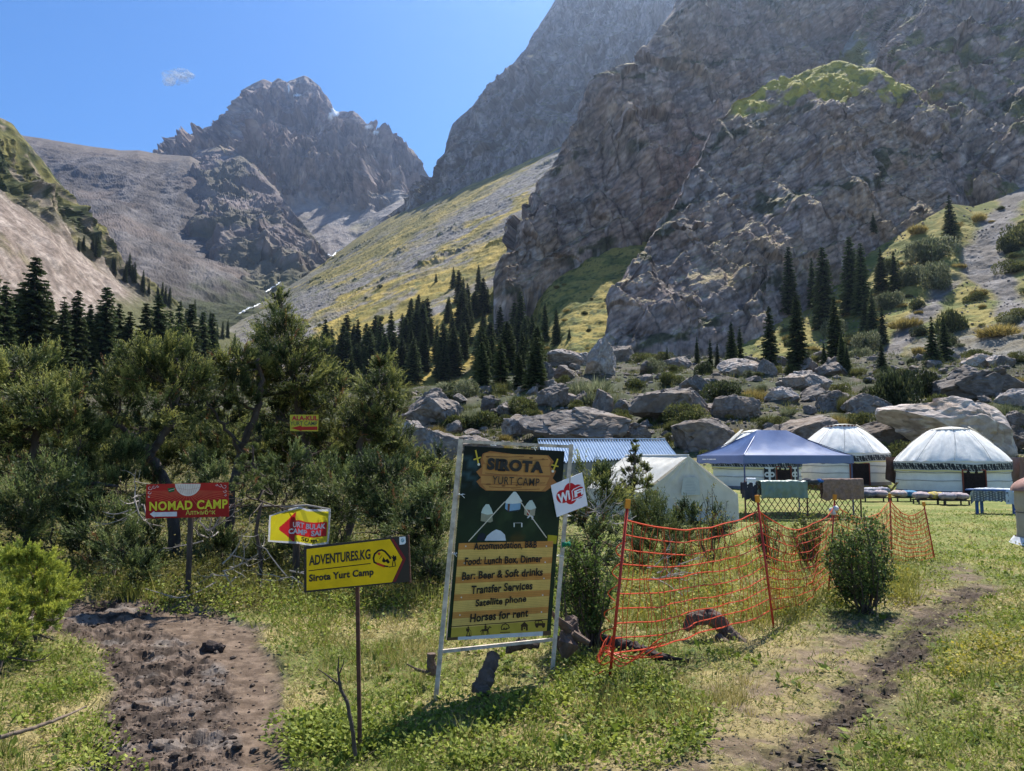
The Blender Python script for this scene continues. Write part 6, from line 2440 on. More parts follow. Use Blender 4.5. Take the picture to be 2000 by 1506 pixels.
def leaf_tris(P, D, length, width, rng):
    """one narrow triangle per row, rooted at P, pointing along D"""
    n = len(P)
    S_ = unit(np.cross(D, rng.normal(size=(n, 3))))
    L = np.broadcast_to(np.asarray(length, float), (n,))[:, None]
    W = np.broadcast_to(np.asarray(width, float), (n,))[:, None] / 2
    V = np.stack([P - S_ * W, P + S_ * W, P + D * L], 1).reshape(-1, 3)
    F = np.arange(3 * n, dtype=np.int32).reshape(-1, 3)
    return V, F


def leaf_quads(P, D, length, width, rng, flat=None):
    """one pointed leaf (rhombus) per row"""
    n = len(P)
    ref = rng.normal(size=(n, 3)) if flat is None else flat
    S_ = unit(np.cross(D, ref))
    L = np.broadcast_to(np.asarray(length, float), (n,))[:, None]
    W = np.broadcast_to(np.asarray(width, float), (n,))[:, None] / 2
    V = np.stack([P, P + D * L * .45 + S_ * W, P + D * L, P + D * L * .45 - S_ * W], 1).reshape(-1, 3)
    F = np.arange(4 * n, dtype=np.int32).reshape(-1, 4)
    return V, F


# ---- spruces --------------------------------------------------------------
def spruce_proto(seed, rad, whorls=38, base=.05, power=.85, gaps=.0):
    rng = np.random.default_rng(seed)
    V, F, C, n = [], [], [], 0
    P, D, L, W, K = [], [], [], [], []
    for w in range(whorls):
        t0 = base + (1 - base) * (w + rng.uniform(-.3, .3)) / whorls
        t = min(max(t0, .03), .985)
        nb = int(rng.integers(7, 10)) if t < .8 else int(rng.integers(4, 7))
        a0 = rng.uniform(0, 6.28)
        for b in range(nb):
            if rng.random() < gaps:
                continue
            a = a0 + b * 6.283 / nb + rng.uniform(-.25, .25)
            t = min(max(t0 + rng.uniform(-1.6, 1.6) / whorls, .03), .985)
            r = rad * (1 - t) ** power + .006
            rr = r * rng.uniform(.55, 1.18)
            d = np.array([math.cos(a), math.sin(a), 0])
            droop = -.35 - .35 * (1 - t)
            m = max(5, int(9 * rr / rad + 4))
            s = np.linspace(.12, 1, m)
            pts = np.array([0, 0, t]) + d * (s * rr)[:, None] + np.array([0, 0, 1.0]) * (rr * (droop * s + .22 * s ** 3))[:, None]
            for side in (-1, 1):
                dd = unit(d * .8 + np.array([-d[1], d[0], 0]) * side * .75 + np.array([0, 0, -.45]) + rng.normal(size=(m, 3)) * .22)
                P.append(pts)
                D.append(dd)
                L.append(rr * rng.uniform(.28, .45, m) * (1.1 - .5 * s) + .010)
                W.append(np.full(m, .016 + .05 * rr))
                K.append(s)
            P.append(pts[-2:])
            D.append(unit(np.tile(d + np.array([0, 0, -.1]), (2, 1)) + rng.normal(size=(2, 3)) * .2))
            L.append(np.full(2, rr * .22 + .008))
            W.append(np.full(2, .014 + .03 * rr))
            K.append(np.ones(2))
    P, D, L, W, K = map(np.concatenate, (P, D, L, W, K))
    V, F = leaf_tris(P, D, L, W, rng)
    sh = rng.uniform(.75, 1.25, len(P))
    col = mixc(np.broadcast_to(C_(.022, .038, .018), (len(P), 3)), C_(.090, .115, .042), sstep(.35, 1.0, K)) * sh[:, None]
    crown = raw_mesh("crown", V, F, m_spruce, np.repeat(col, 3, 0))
    mb = MB()
    mb.tube([(0, 0, -.03), (0, 0, .3), (0, 0, .97)], [.018, .012, .002], 6)
    trunk = raw_mesh("trunk", np.concatenate(mb.V), mb.F, m_bark)
    return crown, trunk


SPRUCE = [spruce_proto(1, .105, 52, power=.72), spruce_proto(2, .12, 52, power=.58), spruce_proto(3, .145, 50, power=.7), spruce_proto(4, .18, 46, power=.85), spruce_proto(5, .115, 46, power=.62, gaps=.18), spruce_proto(6, .13, 56, power=.5)]


def spruce(p, h, k, label, group, rot=0.0, lean=(0, 0), wide=1.0):
    e = empty("spruce_tree", p)
    e.scale = (h * wide, h * wide, h)
    e.rotation_euler = (lean[0], lean[1], rot)
    tag(e, label, "spruce", group)
    link("crown", SPRUCE[k][0], e)
    link("trunk", SPRUCE[k][1], e)
    return e


def spruces():
    rng = np.random.default_rng(5)
    lab1 = "tall dark spruce of the dense stand in front of the pale scree"
    # the western stand: rows going back, each tree rooted on the rise
    tall = [(5, 545, 128), (60, 497, 135), (28, 560, 140), (88, 566, 138), (120, 575, 140), (146, 562, 145), (172, 590, 150), (203, 556, 152), (228, 588, 160), (250, 604, 160), (282, 588, 165), (306, 572, 170),
            (330, 596, 180), (347, 585, 190), (370, 590, 195), (394, 605, 205), (412, 608, 215), (-25, 520, 125)]
    for (x, ty, d) in tall:
        q = at(x, 700, d)
        z = float(base_z(q[0], d))
        zt = float(at(x, ty, d)[2])
        spruce((q[0], d, z - .3), max(8, zt - z), int(rng.choice([0, 1, 4, 5])), lab1, "spruces of the western stand", rng.uniform(0, 6.28), wide=1.12)
    n = 0
    while n < 88:
        x = rng.uniform(-60, 480)
        d = rng.uniform(130, 200) + max(0, x) * .32
        q = at(x, 700, d)
        z = float(base_z(q[0], d))
        h = rng.uniform(14, 25) * (1 - .0005 * max(0, x))
        spruce((q[0], d, z - .3), h, int(rng.choice([0, 1, 2, 4, 5])), lab1, "spruces of the western stand", rng.uniform(0, 6.28), lean=(rng.normal() * .02, rng.normal() * .02), wide=rng.uniform(1.2, 1.75))
        n += 1
    # the central stand on the valley side
    lab2 = "dark narrow spruce in the crowded stand below the golden grass slope"
    up_x = [628, 650, 700, 745, 800, 850, 885, 930, 965, 990, 1010, 1040, 1062]
    up_y = [742, 712, 690, 655, 625, 610, 590, 560, 545, 650, 665, 690, 720]
    n = 0
    while n < 120:
        x = rng.uniform(630, 1060)
        lo = np.interp(x, up_x, up_y)
        y = lo + (762 - lo) * rng.uniform(0, 1) ** .8
        p = hit(x, y, ('hills', 'ground'))
        if p is None:
            continue
        px_h = rng.uniform(62, 112) * np.interp(y, [560, 760], [.55, 1.05])
        spruce(p - (0, 0, .5), px_h * p[1] / FPX, int(rng.choice([0, 1, 2, 4, 5])), lab2, "spruces of the central stand", rng.uniform(0, 6.28), lean=(rng.normal() * .02, rng.normal() * .02), wide=rng.uniform(1.2, 1.75))
        n += 1
    # the thin line climbing behind the pale scree
    lab3 = "small far spruce in the line climbing behind the pale scree slope"
    for k in range(36):
        x = 150 + 310 * rng.uniform(0, 1)
        y = np.interp(x, [150, 200, 240, 300, 360, 400, 460], [470, 505, 530, 575, 612, 640, 672]) + rng.uniform(-6, 16)
        p = hit(x, y, ('hills',))
        if p is None:
            continue
        hp = rng.uniform(22, 46)
        spruce(p - (0, 0, .8), hp * p[1] / FPX, int(rng.choice([0, 1, 4])), lab3, "far spruces behind the scree", rng.uniform(0, 6.28), wide=1.1)
    lab4 = [
        (1063, 668, 590, 1, "left one of two lone spruces at the cliff foot near the skyline rocks"),
        (1085, 668, 597, 2, "right one of two lone spruces at the cliff foot near the skyline rocks"),
        (1016, 690, 565, 1, "tall spruce with ragged sides at the edge of the central stand"),
        (1109, 660, 636, 3, "tiny spruce beside the two lone spruces"),
        (632, 745, 618, 4, "thin lone spruce just right of the tallest juniper"),
        (1505, 722, 590, 2, "broad dark spruce just behind the round grey boulder"),
        (1560, 724, 572, 5, "massive broad spruce, largest below the cliff"),
        (1545, 612, 478, 1, "tall narrow spruce against the cliff above the massive broad one"),
        (1588, 600, 500, 0, "slim spruce between two taller ones against the cliff"),
        (1612, 640, 478, 5, "very tall column shaped spruce against the cliff foot"),
        (1664, 612, 458, 5, "tallest spruce against the cliff left of the bushy slope"),
        (1684, 610, 468, 1, "slender spruce close behind the tallest one"),
        (1634, 706, 572, 2, "pointed spruce in front of the very tall column shaped one"),
        (1646, 716, 640, 2, "medium spruce at the edge of the pale shrubs"),
        (1609, 718, 662, 2, "short cone shaped spruce beside the perched round boulder"),
        (1722, 722, 656, 3, "small cone spruce in front of the dark bushes"),
        (1724, 668, 594, 2, "small neat spruce in the middle of the pale shrubs"),
        (1656, 724, 668, 3, "squat small spruce at the feet of the medium spruce"),
        (1822, 706, 608, 3, "wide spruce, left one of a pair on the scree slope"),
        (1846, 702, 612, 3, "wide spruce, right one of a pair on the scree slope"),
        (1858, 466, 374, 3, "lone dark spruce high on the bushy slope under the cliff"),
        (1722, 565, 482, 3, "dark spruce by the pale round bushes on the slope"),
        (1748, 570, 488, 2, "dark spruce touching the palest round bush on the slope"),
        (1690, 640, 575, 3, "low dark spruce in a cluster on the lower slope"),
        (1704, 636, 560, 3, "dark spruce at the top of a cluster on the lower slope"),
        (1430, 712, 620, 2, "spruce with ragged crown in the shade of the cliff"),
        (1447, 708, 632, 4, "thin spruce next to the ragged one in the cliff shade"),
        (1386, 714, 655, 4, "small spruce in the cliff shade above the wedge rock"),
        (1402, 712, 662, 4, "smaller spruce beside it in the cliff shade above the wedge rock"),
        (1360, 706, 650, 0, "thin pointed young spruce below the cliff centre"),
        (1303, 702, 668, 0, "thin bare looking young spruce below the cliff"),
        (1706, 452, 412, 3, "dark bushy spruce on the ledge at the foot of the dome"),
        (884, 560, 518, 3, "highest spruce above the central stand on the golden slope"),
        (904, 566, 536, 3, "small spruce beside the highest one on the golden slope"),
        (850, 548, 528, 3, "tiny dark spruce alone on the golden slope"),
    ]
    for (x, by, ty, k, lab) in lab4:
        p = hit(x, by, ('hills', 'ground', 'cliff'))
        if p is None:
            p = at(x, by, 230)
        h = (by - ty) * p[1] / FPX * 1.03
        spruce(p - (0, 0, .4), h, k, lab, None, rng.uniform(0, 6.28), wide=1.0 if k != 3 else 1.05)


spruces()


# ---- junipers ---------------------------------------------------------------
J_DARK, J_MID, J_TIP = C_(.018, .027, .010), C_(.060, .084, .025), C_(.42, .41, .115)  # paler growth at tips; contrast widened to paint in bough shade and sun


def plumes(rng, c, r, n, leaves, plen, leaf, squash=.85, cols=(J_DARK, J_MID, J_TIP), up=.85, dead=.02):
    """juniper foliage of one bough: plumes of scale leaves over an ellipsoid shell"""
    k = max(4, int(n / 13))                                      # tufts with gaps between them
    uc = unit(rng.normal(size=(k, 3)) + np.array([0, 0, .15]))
    cc = uc * rng.uniform(.45, 1.0, k)[:, None]
    ti = rng.integers(0, k, n)
    q = cc[ti] + rng.normal(size=(n, 3)) * .15
    u = unit(q)
    Pp = c + q * r * np.array([1, 1, squash])
    tone = rng.uniform(-.38, .34, k)[ti]
    A = unit(u * .8 + np.array([0, 0, up]) + rng.normal(size=(n, 3)) * .30)
    s = np.tile(np.linspace(0, 1, leaves), n)
    P = np.repeat(Pp, leaves, 0) + np.repeat(A, leaves, 0) * (s * np.repeat(plen * rng.uniform(.6, 1.3, n), leaves))[:, None]
    P += rng.normal(size=P.shape) * leaf * .16
    D = unit(np.repeat(A, leaves, 0) * 1.15 + rng.normal(size=P.shape) * .50)
    V, F = leaf_tris(P, D, leaf * rng.uniform(.6, 1.25, len(P)) * (1.15 - .5 * s), leaf * .22, rng)
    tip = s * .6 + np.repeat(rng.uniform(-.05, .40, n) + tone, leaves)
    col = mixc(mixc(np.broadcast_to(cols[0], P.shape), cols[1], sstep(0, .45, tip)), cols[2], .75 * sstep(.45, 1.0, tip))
    dd = np.repeat(rng.random(n) < dead, leaves)
    col[dd] = C_(.17, .085, .035)
    return V, F, np.repeat(col, 3, 0), Pp


def branch_path(a, b, rng, k=7, wig=.08, lift=.1):
    t = np.linspace(0, 1, k)[:, None]
    P = a * (1 - t) + b * t
    L = np.linalg.norm(b - a)
    P += (np.sin(t * math.pi) * wig * L) * rng.normal(size=3) + np.cumsum(rng.normal(size=(k, 3)) * wig * L * .18, 0) * np.sin(t * math.pi)
    P[:, 2] -= lift * L * np.sin(t[:, 0] * math.pi)
    return P


def juniper(name, cat, label, d, trunks, blobs, seed, density=1.0, leaf=.062, plen=.30, group=None, cols=(J_DARK, J_MID, J_TIP), mat=None, dead=.02, bare=8, depth=.55, squash=.9):
    """trunks: lists of (px, py, d offset, radius); blobs: (px, py, r px[, d offset])"""
    rng = np.random.default_rng(seed)
    T = [np.array([at(x, y, d + o) for (x, y, o, r) in tr]) for tr in trunks]
    foot = T[0][0].copy()
    foot[2] = float(ground_z(np.array([foot[0]]), np.array([foot[1]]), False)[0])
    root = empty(name, foot)
    tag(root, label, cat, group)
    wood = MB()
    axis = []
    for tr, P in zip(trunks, T):
        P = P.copy()
        if P[0, 2] < foot[2] + .4:
            P[0, 2] = foot[2] - .15
        # finer, slightly crooked path
        t = np.linspace(0, len(P) - 1, len(P) * 5)
        Q = np.stack([np.interp(t, np.arange(len(P)), P[:, i]) for i in range(3)], 1)
        Q[1:-1] += rng.normal(size=(len(Q) - 2, 3)) * .02
        rr = np.interp(t, np.arange(len(P)), [r for (_, _, _, r) in tr]) * .8
        wood.tube(Q, rr, 9)
        axis.append((Q, rr))
    AQ = np.concatenate([q for q, _ in axis])
    AR = np.concatenate([r for _, r in axis])
    Vs, Fs, Cs, n = [], [], [], 0
    for bl in blobs:
        x, y, r = bl[:3]
        off = bl[3] if len(bl) > 3 else rng.uniform(-depth, depth)
        c = at(x, y, d + off)
        rw = r * 1.10 * (d + off) / FPX
        m = max(14, int(150 * density * (rw / .35) ** 1.6))
        V, F, col, Pp = plumes(rng, c, rw, m, 26, plen * min(1, rw / .3), leaf, squash, cols, dead=dead)
        Vs.append(V)
        Fs.append(F + n)
        Cs.append(col)
        n += len(V)
        low = np.where(AQ[:, 2] < c[2] + .1)[0]
        i = low[np.argmin(np.linalg.norm(AQ[low] - c, axis=1))] if len(low) else 0
        r0 = min(AR[i] * .6, .02 + rw * .05)
        Bp = branch_path(AQ[i], c, rng, 8, .10, .08)
        wood.tube(Bp, np.linspace(r0, r0 * .3, 8), 6)
        for j in rng.choice(len(Pp), min(len(Pp), 14), replace=False):
            st = Bp[rng.integers(4, 8)]
            wood.tube(branch_path(st, Pp[j], rng, 4, .08, .03), [r0 * .28, r0 * .22, r0 * .15, .003], 4, caps=False)
    for _ in range(bare):                                      # dead twigs low in the tree
        i = rng.integers(0, max(1, len(AQ) // 2))
        v = unit(rng.normal(size=3) * np.array([1, 1, .5]))
        wood.tube(branch_path(AQ[i], AQ[i] + v * rng.uniform(.3, .8), rng, 5, .15, .1), [.010, .008, .006, .005, .002], 4, caps=False)
    base = parent_world(root)
    wood.build("trunk", m_bark, root, smooth=True)
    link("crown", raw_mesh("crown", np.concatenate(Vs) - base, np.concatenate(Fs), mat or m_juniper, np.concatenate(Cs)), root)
    return root


def junipers():
    juniper("juniper_tree", "juniper", "tallest juniper with pointed crown and dark curving trunk holding the small yellow board", 13.6,
            [[(612, 1120, 0, .12), (608, 985, 0, .105), (610, 930, .1, .10), (598, 870, .2, .09), (585, 820, .1, .08), (576, 760, 0, .065), (562, 680, 0, .045), (546, 580, 0, .012)],
             [(610, 960, 0, .06), (575, 935, .2, .05), (548, 940, .3, .03), (540, 975, .3, .02)]],
            [(546, 585, 13), (541, 606, 20), (553, 625, 26), (538, 650, 32), (560, 668, 34), (528, 690, 34), (575, 702, 36), (545, 720, 36), (605, 725, 38), (512, 735, 32), (580, 745, 36), (638, 752, 38), (545, 765, 36), (610, 775, 38),
             (655, 790, 34), (500, 765, 28), (575, 800, 34), (630, 815, 34), (668, 832, 30), (540, 815, 28), (650, 865, 28), (622, 690, 18), (505, 700, 18)], 11, .95)
    juniper("juniper_tree", "juniper", "juniper with thick slanting trunk left of the tallest one, crown thin and ragged", 12.8,
            [[(440, 1060, 0, .10), (452, 950, 0, .09), (470, 880, .1, .085), (498, 810, .1, .07), (512, 760, .1, .055), (505, 700, .1, .03)],
             [(470, 885, 0, .04), (430, 820, -.3, .03), (400, 780, -.4, .02)]],
            [(470, 700, 26), (440, 725, 30), (480, 735, 30), (455, 765, 28), (500, 720, 22), (420, 770, 28), (475, 790, 24), (440, 810, 22), (405, 800, 24), (510, 850, 18)], 13, .85)
    juniper("juniper_tree", "juniper", "wide round crowned juniper on a forked grey trunk above the red board", 11.6,
            [[(352, 1060, 0, .12), (338, 985, 0, .105), (318, 930, .1, .10), (292, 884, .1, .09), (262, 855, 0, .06), (225, 830, -.1, .04)],
             [(294, 886, .1, .075), (322, 850, .1, .07), (344, 800, 0, .055), (350, 740, 0, .035), (345, 700, 0, .02)]],
            [(290, 700, 32), (325, 705, 34), (355, 722, 34), (260, 722, 34), (300, 738, 38), (378, 748, 28), (228, 752, 32), (335, 760, 36), (270, 770, 36), (205, 782, 28), (365, 790, 30), (235, 800, 30), (305, 800, 32), (190, 815, 24), (275, 830, 24), (340, 830, 24)], 17, 1.0)
    juniper("juniper_tree", "juniper", "broad juniper filling the left edge of the thicket", 11.2,
            [[(60, 1080, 0, .11), (58, 980, 0, .10), (66, 900, 0, .08), (74, 820, 0, .06), (70, 750, 0, .03)], [(62, 960, 0, .05), (140, 940, -.4, .04), (230, 950, -.6, .025)]],
            [(28, 722, 32), (66, 728, 36), (100, 745, 34), (10, 760, 38), (50, 770, 38), (128, 772, 32), (88, 790, 36), (20, 810, 38), (150, 805, 30), (60, 835, 38), (115, 840, 34), (5, 865, 38), (160, 850, 28), (90, 885, 34), (-30, 790, 40), (-40, 860, 40), (40, 905, 34), (145, 895, 26)], 19, 1.0)
    juniper("juniper_tree", "juniper", "juniper leaning right with a single dense crown beside the triangular grey rock", 13.2,
            [[(676, 1080, 0, .09), (690, 960, 0, .08), (700, 890, 0, .075), (712, 840, 0, .06), (732, 780, 0, .045), (746, 705, 0, .015)]],
            [(745, 712, 18), (755, 735, 26), (740, 760, 30), (765, 765, 22), (722, 785, 28), (750, 795, 30), (708, 820, 28), (738, 825, 28), (765, 815, 18), (695, 855, 26), (725, 860, 26), (752, 850, 18), (705, 890, 24)], 23, 1.0)
    juniper("juniper_tree", "juniper", "young light green juniper with thin stem between the red board and the cloth banner", 9.2,
            [[(512, 1090, 0, .03), (508, 1000, 0, .026), (500, 930, 0, .02), (492, 870, 0, .008)]],
            [(491, 878, 12), (486, 900, 18), (502, 915, 18), (478, 928, 20), (508, 940, 18), (488, 955, 18), (522, 930, 14), (462, 945, 14)], 29, .9, leaf=.045, plen=.16, cols=(C_(.06, .08, .025), C_(.11, .14, .04), C_(.21, .22, .07)), bare=5)
    juniper("juniper_tree", "juniper", "small spire shaped juniper standing before the cream ridge tent", 15.5,
            [[(1238, 1045, 0, .05), (1238, 960, 0, .04), (1240, 900, 0, .03), (1242, 856, 0, .008)]],
            [(1242, 864, 6), (1240, 880, 10), (1245, 897, 13), (1232, 908, 15), (1250, 920, 16), (1228, 930, 18), (1245, 945, 18), (1218, 952, 18), (1262, 950, 16), (1235, 972, 20), (1212, 978, 18), (1265, 975, 16)], 31, 1.0, leaf=.05, plen=.15, bare=4)
    gb = "juniper bushes of the dark thicket"
    D1 = (C_(.020, .030, .011), C_(.056, .080, .026), C_(.27, .31, .10))

    def bush(d, blobs, seed, label, **k):
        x = sum(b[0] for b in blobs) / len(blobs)
        y = max(b[1] + b[2] for b in blobs)
        k.setdefault('cols', D1)
        juniper("juniper_bush", "juniper bush", label, d, [[(x - 4, y + 20, .2, .022), (x, y - 20, .25, .018), (x + 4, min(b[1] for b in blobs) + 30, .25, .008)]], blobs, seed, group=k.pop('group', gb), bare=k.pop('bare', 10), **k)
    bush(9.8, [(100, 950, 44), (60, 990, 44), (140, 990, 42), (95, 1030, 44), (30, 1030, 40), (165, 1035, 34)], 41, "dark juniper bush below the broad left juniper")
    bush(9.2, [(205, 1040, 36), (240, 1075, 38), (175, 1080, 36), (215, 1110, 36), (265, 1115, 30)], 42, "dark juniper bush at the bend of the muddy track")
    bush(10.4, [(290, 1085, 32), (320, 1110, 30), (270, 1050, 26)], 43, "low dark bush below the red board beside its post", density=.8)
    bush(10.4, [(420, 1075, 30), (455, 1095, 32), (405, 1110, 28), (440, 1050, 24)], 44, "low dark bush right of the red board post", density=.8)
    bush(10.4, [(400, 920, 28), (430, 950, 28), (380, 950, 24)], 45, "olive bush just over the red board", density=.8)
    bush(10.8, [(560, 910, 30), (585, 950, 34), (550, 975, 34), (530, 940, 24)], 46, "olive bush just above the cloth banner", density=.8)
    bush(10.6, [(650, 950, 38), (680, 985, 40), (640, 1000, 36), (700, 940, 32)], 47, "dark bush at the foot of the leaning juniper")
    bush(9.8, [(740, 960, 40), (775, 995, 42), (730, 1010, 40), (760, 930, 34)], 48, "grey green bush above the yellow direction board")
    bush(9.0, [(825, 1010, 38), (850, 1055, 36), (815, 1070, 36), (850, 970, 32), (800, 1030, 32)], 49, "grey green bush close to the left post of the tall banner")
    bush(12.0, [(830, 930, 32), (865, 915, 28), (800, 945, 30), (880, 955, 26)], 50, "light olive bush under the rounded grey boulder", cols=(J_DARK, J_MID, J_TIP))
    bush(8.8, [(835, 1105, 28), (865, 1125, 26), (805, 1115, 26)], 51, "low bush behind the arrow end of the yellow board")
    bush(10.9, [(620, 1045, 30), (650, 1080, 28), (590, 1075, 26)], 52, "bush half hidden by the top edge of the yellow board")
    bush(10.8, [(510, 1090, 26), (545, 1105, 26), (530, 1070, 22)], 53, "low bush under the cloth banner", density=.8)
    bush(11.5, [(200, 880, 34), (240, 910, 34), (180, 930, 34), (225, 950, 30), (300, 950, 26)], 54, "shadowed juniper bush between two big junipers", density=.85)
    rb = np.random.default_rng(66)
    for k in range(15):
        x, y = -40 + 58 * k, rb.uniform(850, 900)
        bush(rb.uniform(15.5, 20), [(x + rb.uniform(-40, 40), y + rb.uniform(-30, 40), rb.uniform(26, 40)) for _ in range(6)], 300 + k, "shadowy juniper bush deep in the thicket behind the front trees", group="juniper bushes deep in the thicket", bare=3, density=.75, leaf=.07, cols=(J_DARK, J_MID, J_TIP))
    gr = "juniper bushes between the banner and the tent"
    bush(10.5, [(1150, 945, 30), (1172, 985, 36), (1140, 1000, 34), (1185, 950, 24)], 61, "grey green juniper bush behind the white wireless sign", group=gr, cols=(J_DARK, J_MID, J_TIP))
    bush(9.6, [(1150, 1045, 32), (1185, 1050, 30), (1165, 1085, 30)], 62, "thin greyish bush right of the banner frame", group=gr, density=.8, dead=.10)
    bush(13.0, [(1270, 1010, 30), (1305, 1030, 34), (1255, 1045, 32), (1290, 1060, 30)], 63, "green juniper bush behind the net in front of the tent", group=gr, cols=(C_(.05, .068, .024), C_(.10, .125, .04), C_(.19, .2, .065)))
    bush(13.5, [(1350, 1015, 24), (1385, 1030, 26), (1340, 1045, 26), (1410, 1045, 22)], 64, "low juniper bush behind the net under the tent gable", group=gr)
    bush(11.0, [(1270, 1090, 28), (1310, 1095, 28), (1240, 1105, 24)], 65, "dark juniper scrub low behind the orange net", group=gr, dead=.12)
    GB = (C_(.12, .16, .028), C_(.28, .32, .05), C_(.50, .50, .08))
    fg = "bright juniper bushes at the near end of the muddy track"
    bush(6.5, [(35, 1085, 34), (75, 1105, 38), (105, 1140, 36), (60, 1140, 38), (20, 1125, 38), (120, 1175, 28), (85, 1180, 36), (40, 1175, 38), (105, 1212, 24), (65, 1215, 30)], 71, "bright yellow green juniper bush beside the muddy track", cols=GB, density=3.4, leaf=.036, plen=.12, group=fg)
    bush(5.7, [(5, 1195, 32), (22, 1225, 30), (-25, 1180, 44), (-20, 1240, 40), (15, 1262, 24)], 72, "bright juniper bush cut off by the edge before the larger one", cols=GB, density=3.4, leaf=.036, plen=.12, group=fg)


junipers()


# ---- leafy bushes -------------------------------------------------------------
def leafy_bush(label, foot_px, d, box, seed, stems=26, leaves=5200, leaf=.035, cols=(C_(.028, .048, .014), C_(.075, .115, .028), C_(.16, .21, .055)), name="leafy_bush", cat="bush", group=None):
    """many stems fanning from one foot; box: px left, top, right, bottom of the leafy part"""
    rng = np.random.default_rng(seed)
    f = at(foot_px[0], foot_px[1], d)
    f[2] = float(ground_z(np.array([f[0]]), np.array([d]), False)[0])
    root = empty(name, f)
    tag(root, label, cat, group)
    x0, y0, x1, y1 = box
    wood = MB()
    P, D = [], []
    kx = d / FPX
    for s in range(stems):
        u = rng.uniform(-1, 1)
        hx = (x0 + x1) / 2 + u * (x1 - x0) / 2
        top = y0 + (y1 - y0) * (.10 + .38 * u * u + rng.uniform(-.08, .22))
        e = at(hx, top, d + rng.uniform(-.5, .5) * (x1 - x0) * kx)
        a = f + np.array([rng.normal() * .05, rng.normal() * .05, -.05])
        Bp = branch_path(a, e, rng, 9, .06, .06)
        wood.tube(Bp, np.linspace(.010, .003, 9), 5)
        for k in range(leaves // stems // 10):
            t = rng.uniform(.32, 1.0)
            i = int(t * 8)
            q = Bp[min(i, 7)] + (Bp[min(i + 1, 8)] - Bp[min(i, 7)]) * (t * 8 - i)
            v = unit(rng.normal(size=3) + np.array([0, 0, .8]))
            L = rng.uniform(.06, .18)
            wood.tube(np.stack([q, q + v * L]), [.0022, .0012], 3, caps=False)
            ss = rng.uniform(.1, 1.05, 10)
            P.append(q + v * (ss * L)[:, None] + rng.normal(size=(10, 3)) * .012)
            D.append(unit(v * .5 + rng.normal(size=(10, 3)) * .7))
    P, D = np.concatenate(P), np.concatenate(D)
    V, F = leaf_quads(P, D, leaf * rng.uniform(.6, 1.3, len(P)), leaf * .5, rng)
    k = rng.random(len(P))
    col = mixc(mixc(np.broadcast_to(cols[0], P.shape), cols[1], sstep(.1, .6, k)), cols[2], sstep(.75, 1.0, k))
    wood.build("stems", m_twig, root)
    link("foliage", raw_mesh("foliage", V - parent_world(root), F, m_leaf, np.repeat(col, 4, 0)), root)
    return root


leafy_bush("round dark leafy bush standing at the east end of the orange net", (1690, 1192), 8.15, (1612, 1000, 1760, 1165), 3, 32, 8600, .038, (C_(.035, .06, .016), C_(.11, .165, .038), C_(.30, .36, .10)))
leafy_bush("fresh green leafy bush tight against the right leg of the banner", (1140, 1215), 6.6, (1090, 1045, 1195, 1200), 5, 26, 5200, .034, (C_(.045, .08, .018), C_(.11, .165, .034), C_(.21, .27, .07)))
leafy_bush("small green shoots rising through the net before the round bush", (1575, 1075), 11.5, (1545, 1000, 1610, 1070), 7, 16, 2200, .040, (C_(.05, .07, .018), C_(.13, .15, .03), C_(.25, .23, .05)))
leafy_bush("small leafy shoots behind the second post of the net", (1500, 1090), 11.6, (1465, 1005, 1530, 1080), 8, 14, 1600, .036, (C_(.05, .07, .018), C_(.12, .14, .03), C_(.25, .23, .05)))
leafy_bush("thin yellow leaved sprig before the gable of the ridge tent", (1390, 1080), 11.8, (1350, 945, 1430, 1060), 9, 12, 700, .034, (C_(.12, .12, .02), C_(.24, .22, .04), C_(.36, .30, .06)))


# ---- rounded shrubs of the rise and the slopes ----------------------------------
def shrub_proto(seed, cols, leaves=3000, tall=.75, blades=False, lobes=7):
    rng = np.random.default_rng(seed)
    cs = rng.uniform(-.55, .55, (lobes, 3)) * np.array([1, 1, .4]) + np.array([0, 0, .35])
    rs = rng.uniform(.32, .55, lobes)
    i = rng.integers(0, lobes, leaves)
    u = unit(rng.normal(size=(leaves, 3)))
    P = cs[i] + u * (rs[i] * rng.uniform(.5, 1.05, leaves) ** .5)[:, None]
    P[:, 2] = np.abs(P[:, 2]) * tall
    D = unit(u * .7 + np.array([0, 0, 1.0 if blades else .45]) + rng.normal(size=P.shape) * (.25 if blades else .6))
    if blades:
        V, F = leaf_tris(P * np.array([1, 1, .6]), D, rng.uniform(.22, .5, leaves), .035, rng)
        m = 3
    else:
        V, F = leaf_quads(P, D, rng.uniform(.07, .16, leaves), .06, rng)
        m = 4
    k = np.clip(rng.random(leaves) * .7 + np.repeat(rng.uniform(-.2, .5, lobes)[i][:, None], 1, 1)[:, 0], 0, 1)
    col = mixc(mixc(np.broadcast_to(C_(*cols[0]), P.shape), C_(*cols[1]), sstep(.05, .55, k)), C_(*cols[2]), sstep(.6, 1.0, k))
    return raw_mesh("shrub", V, F, m_leaf, np.repeat(col, m, 0))


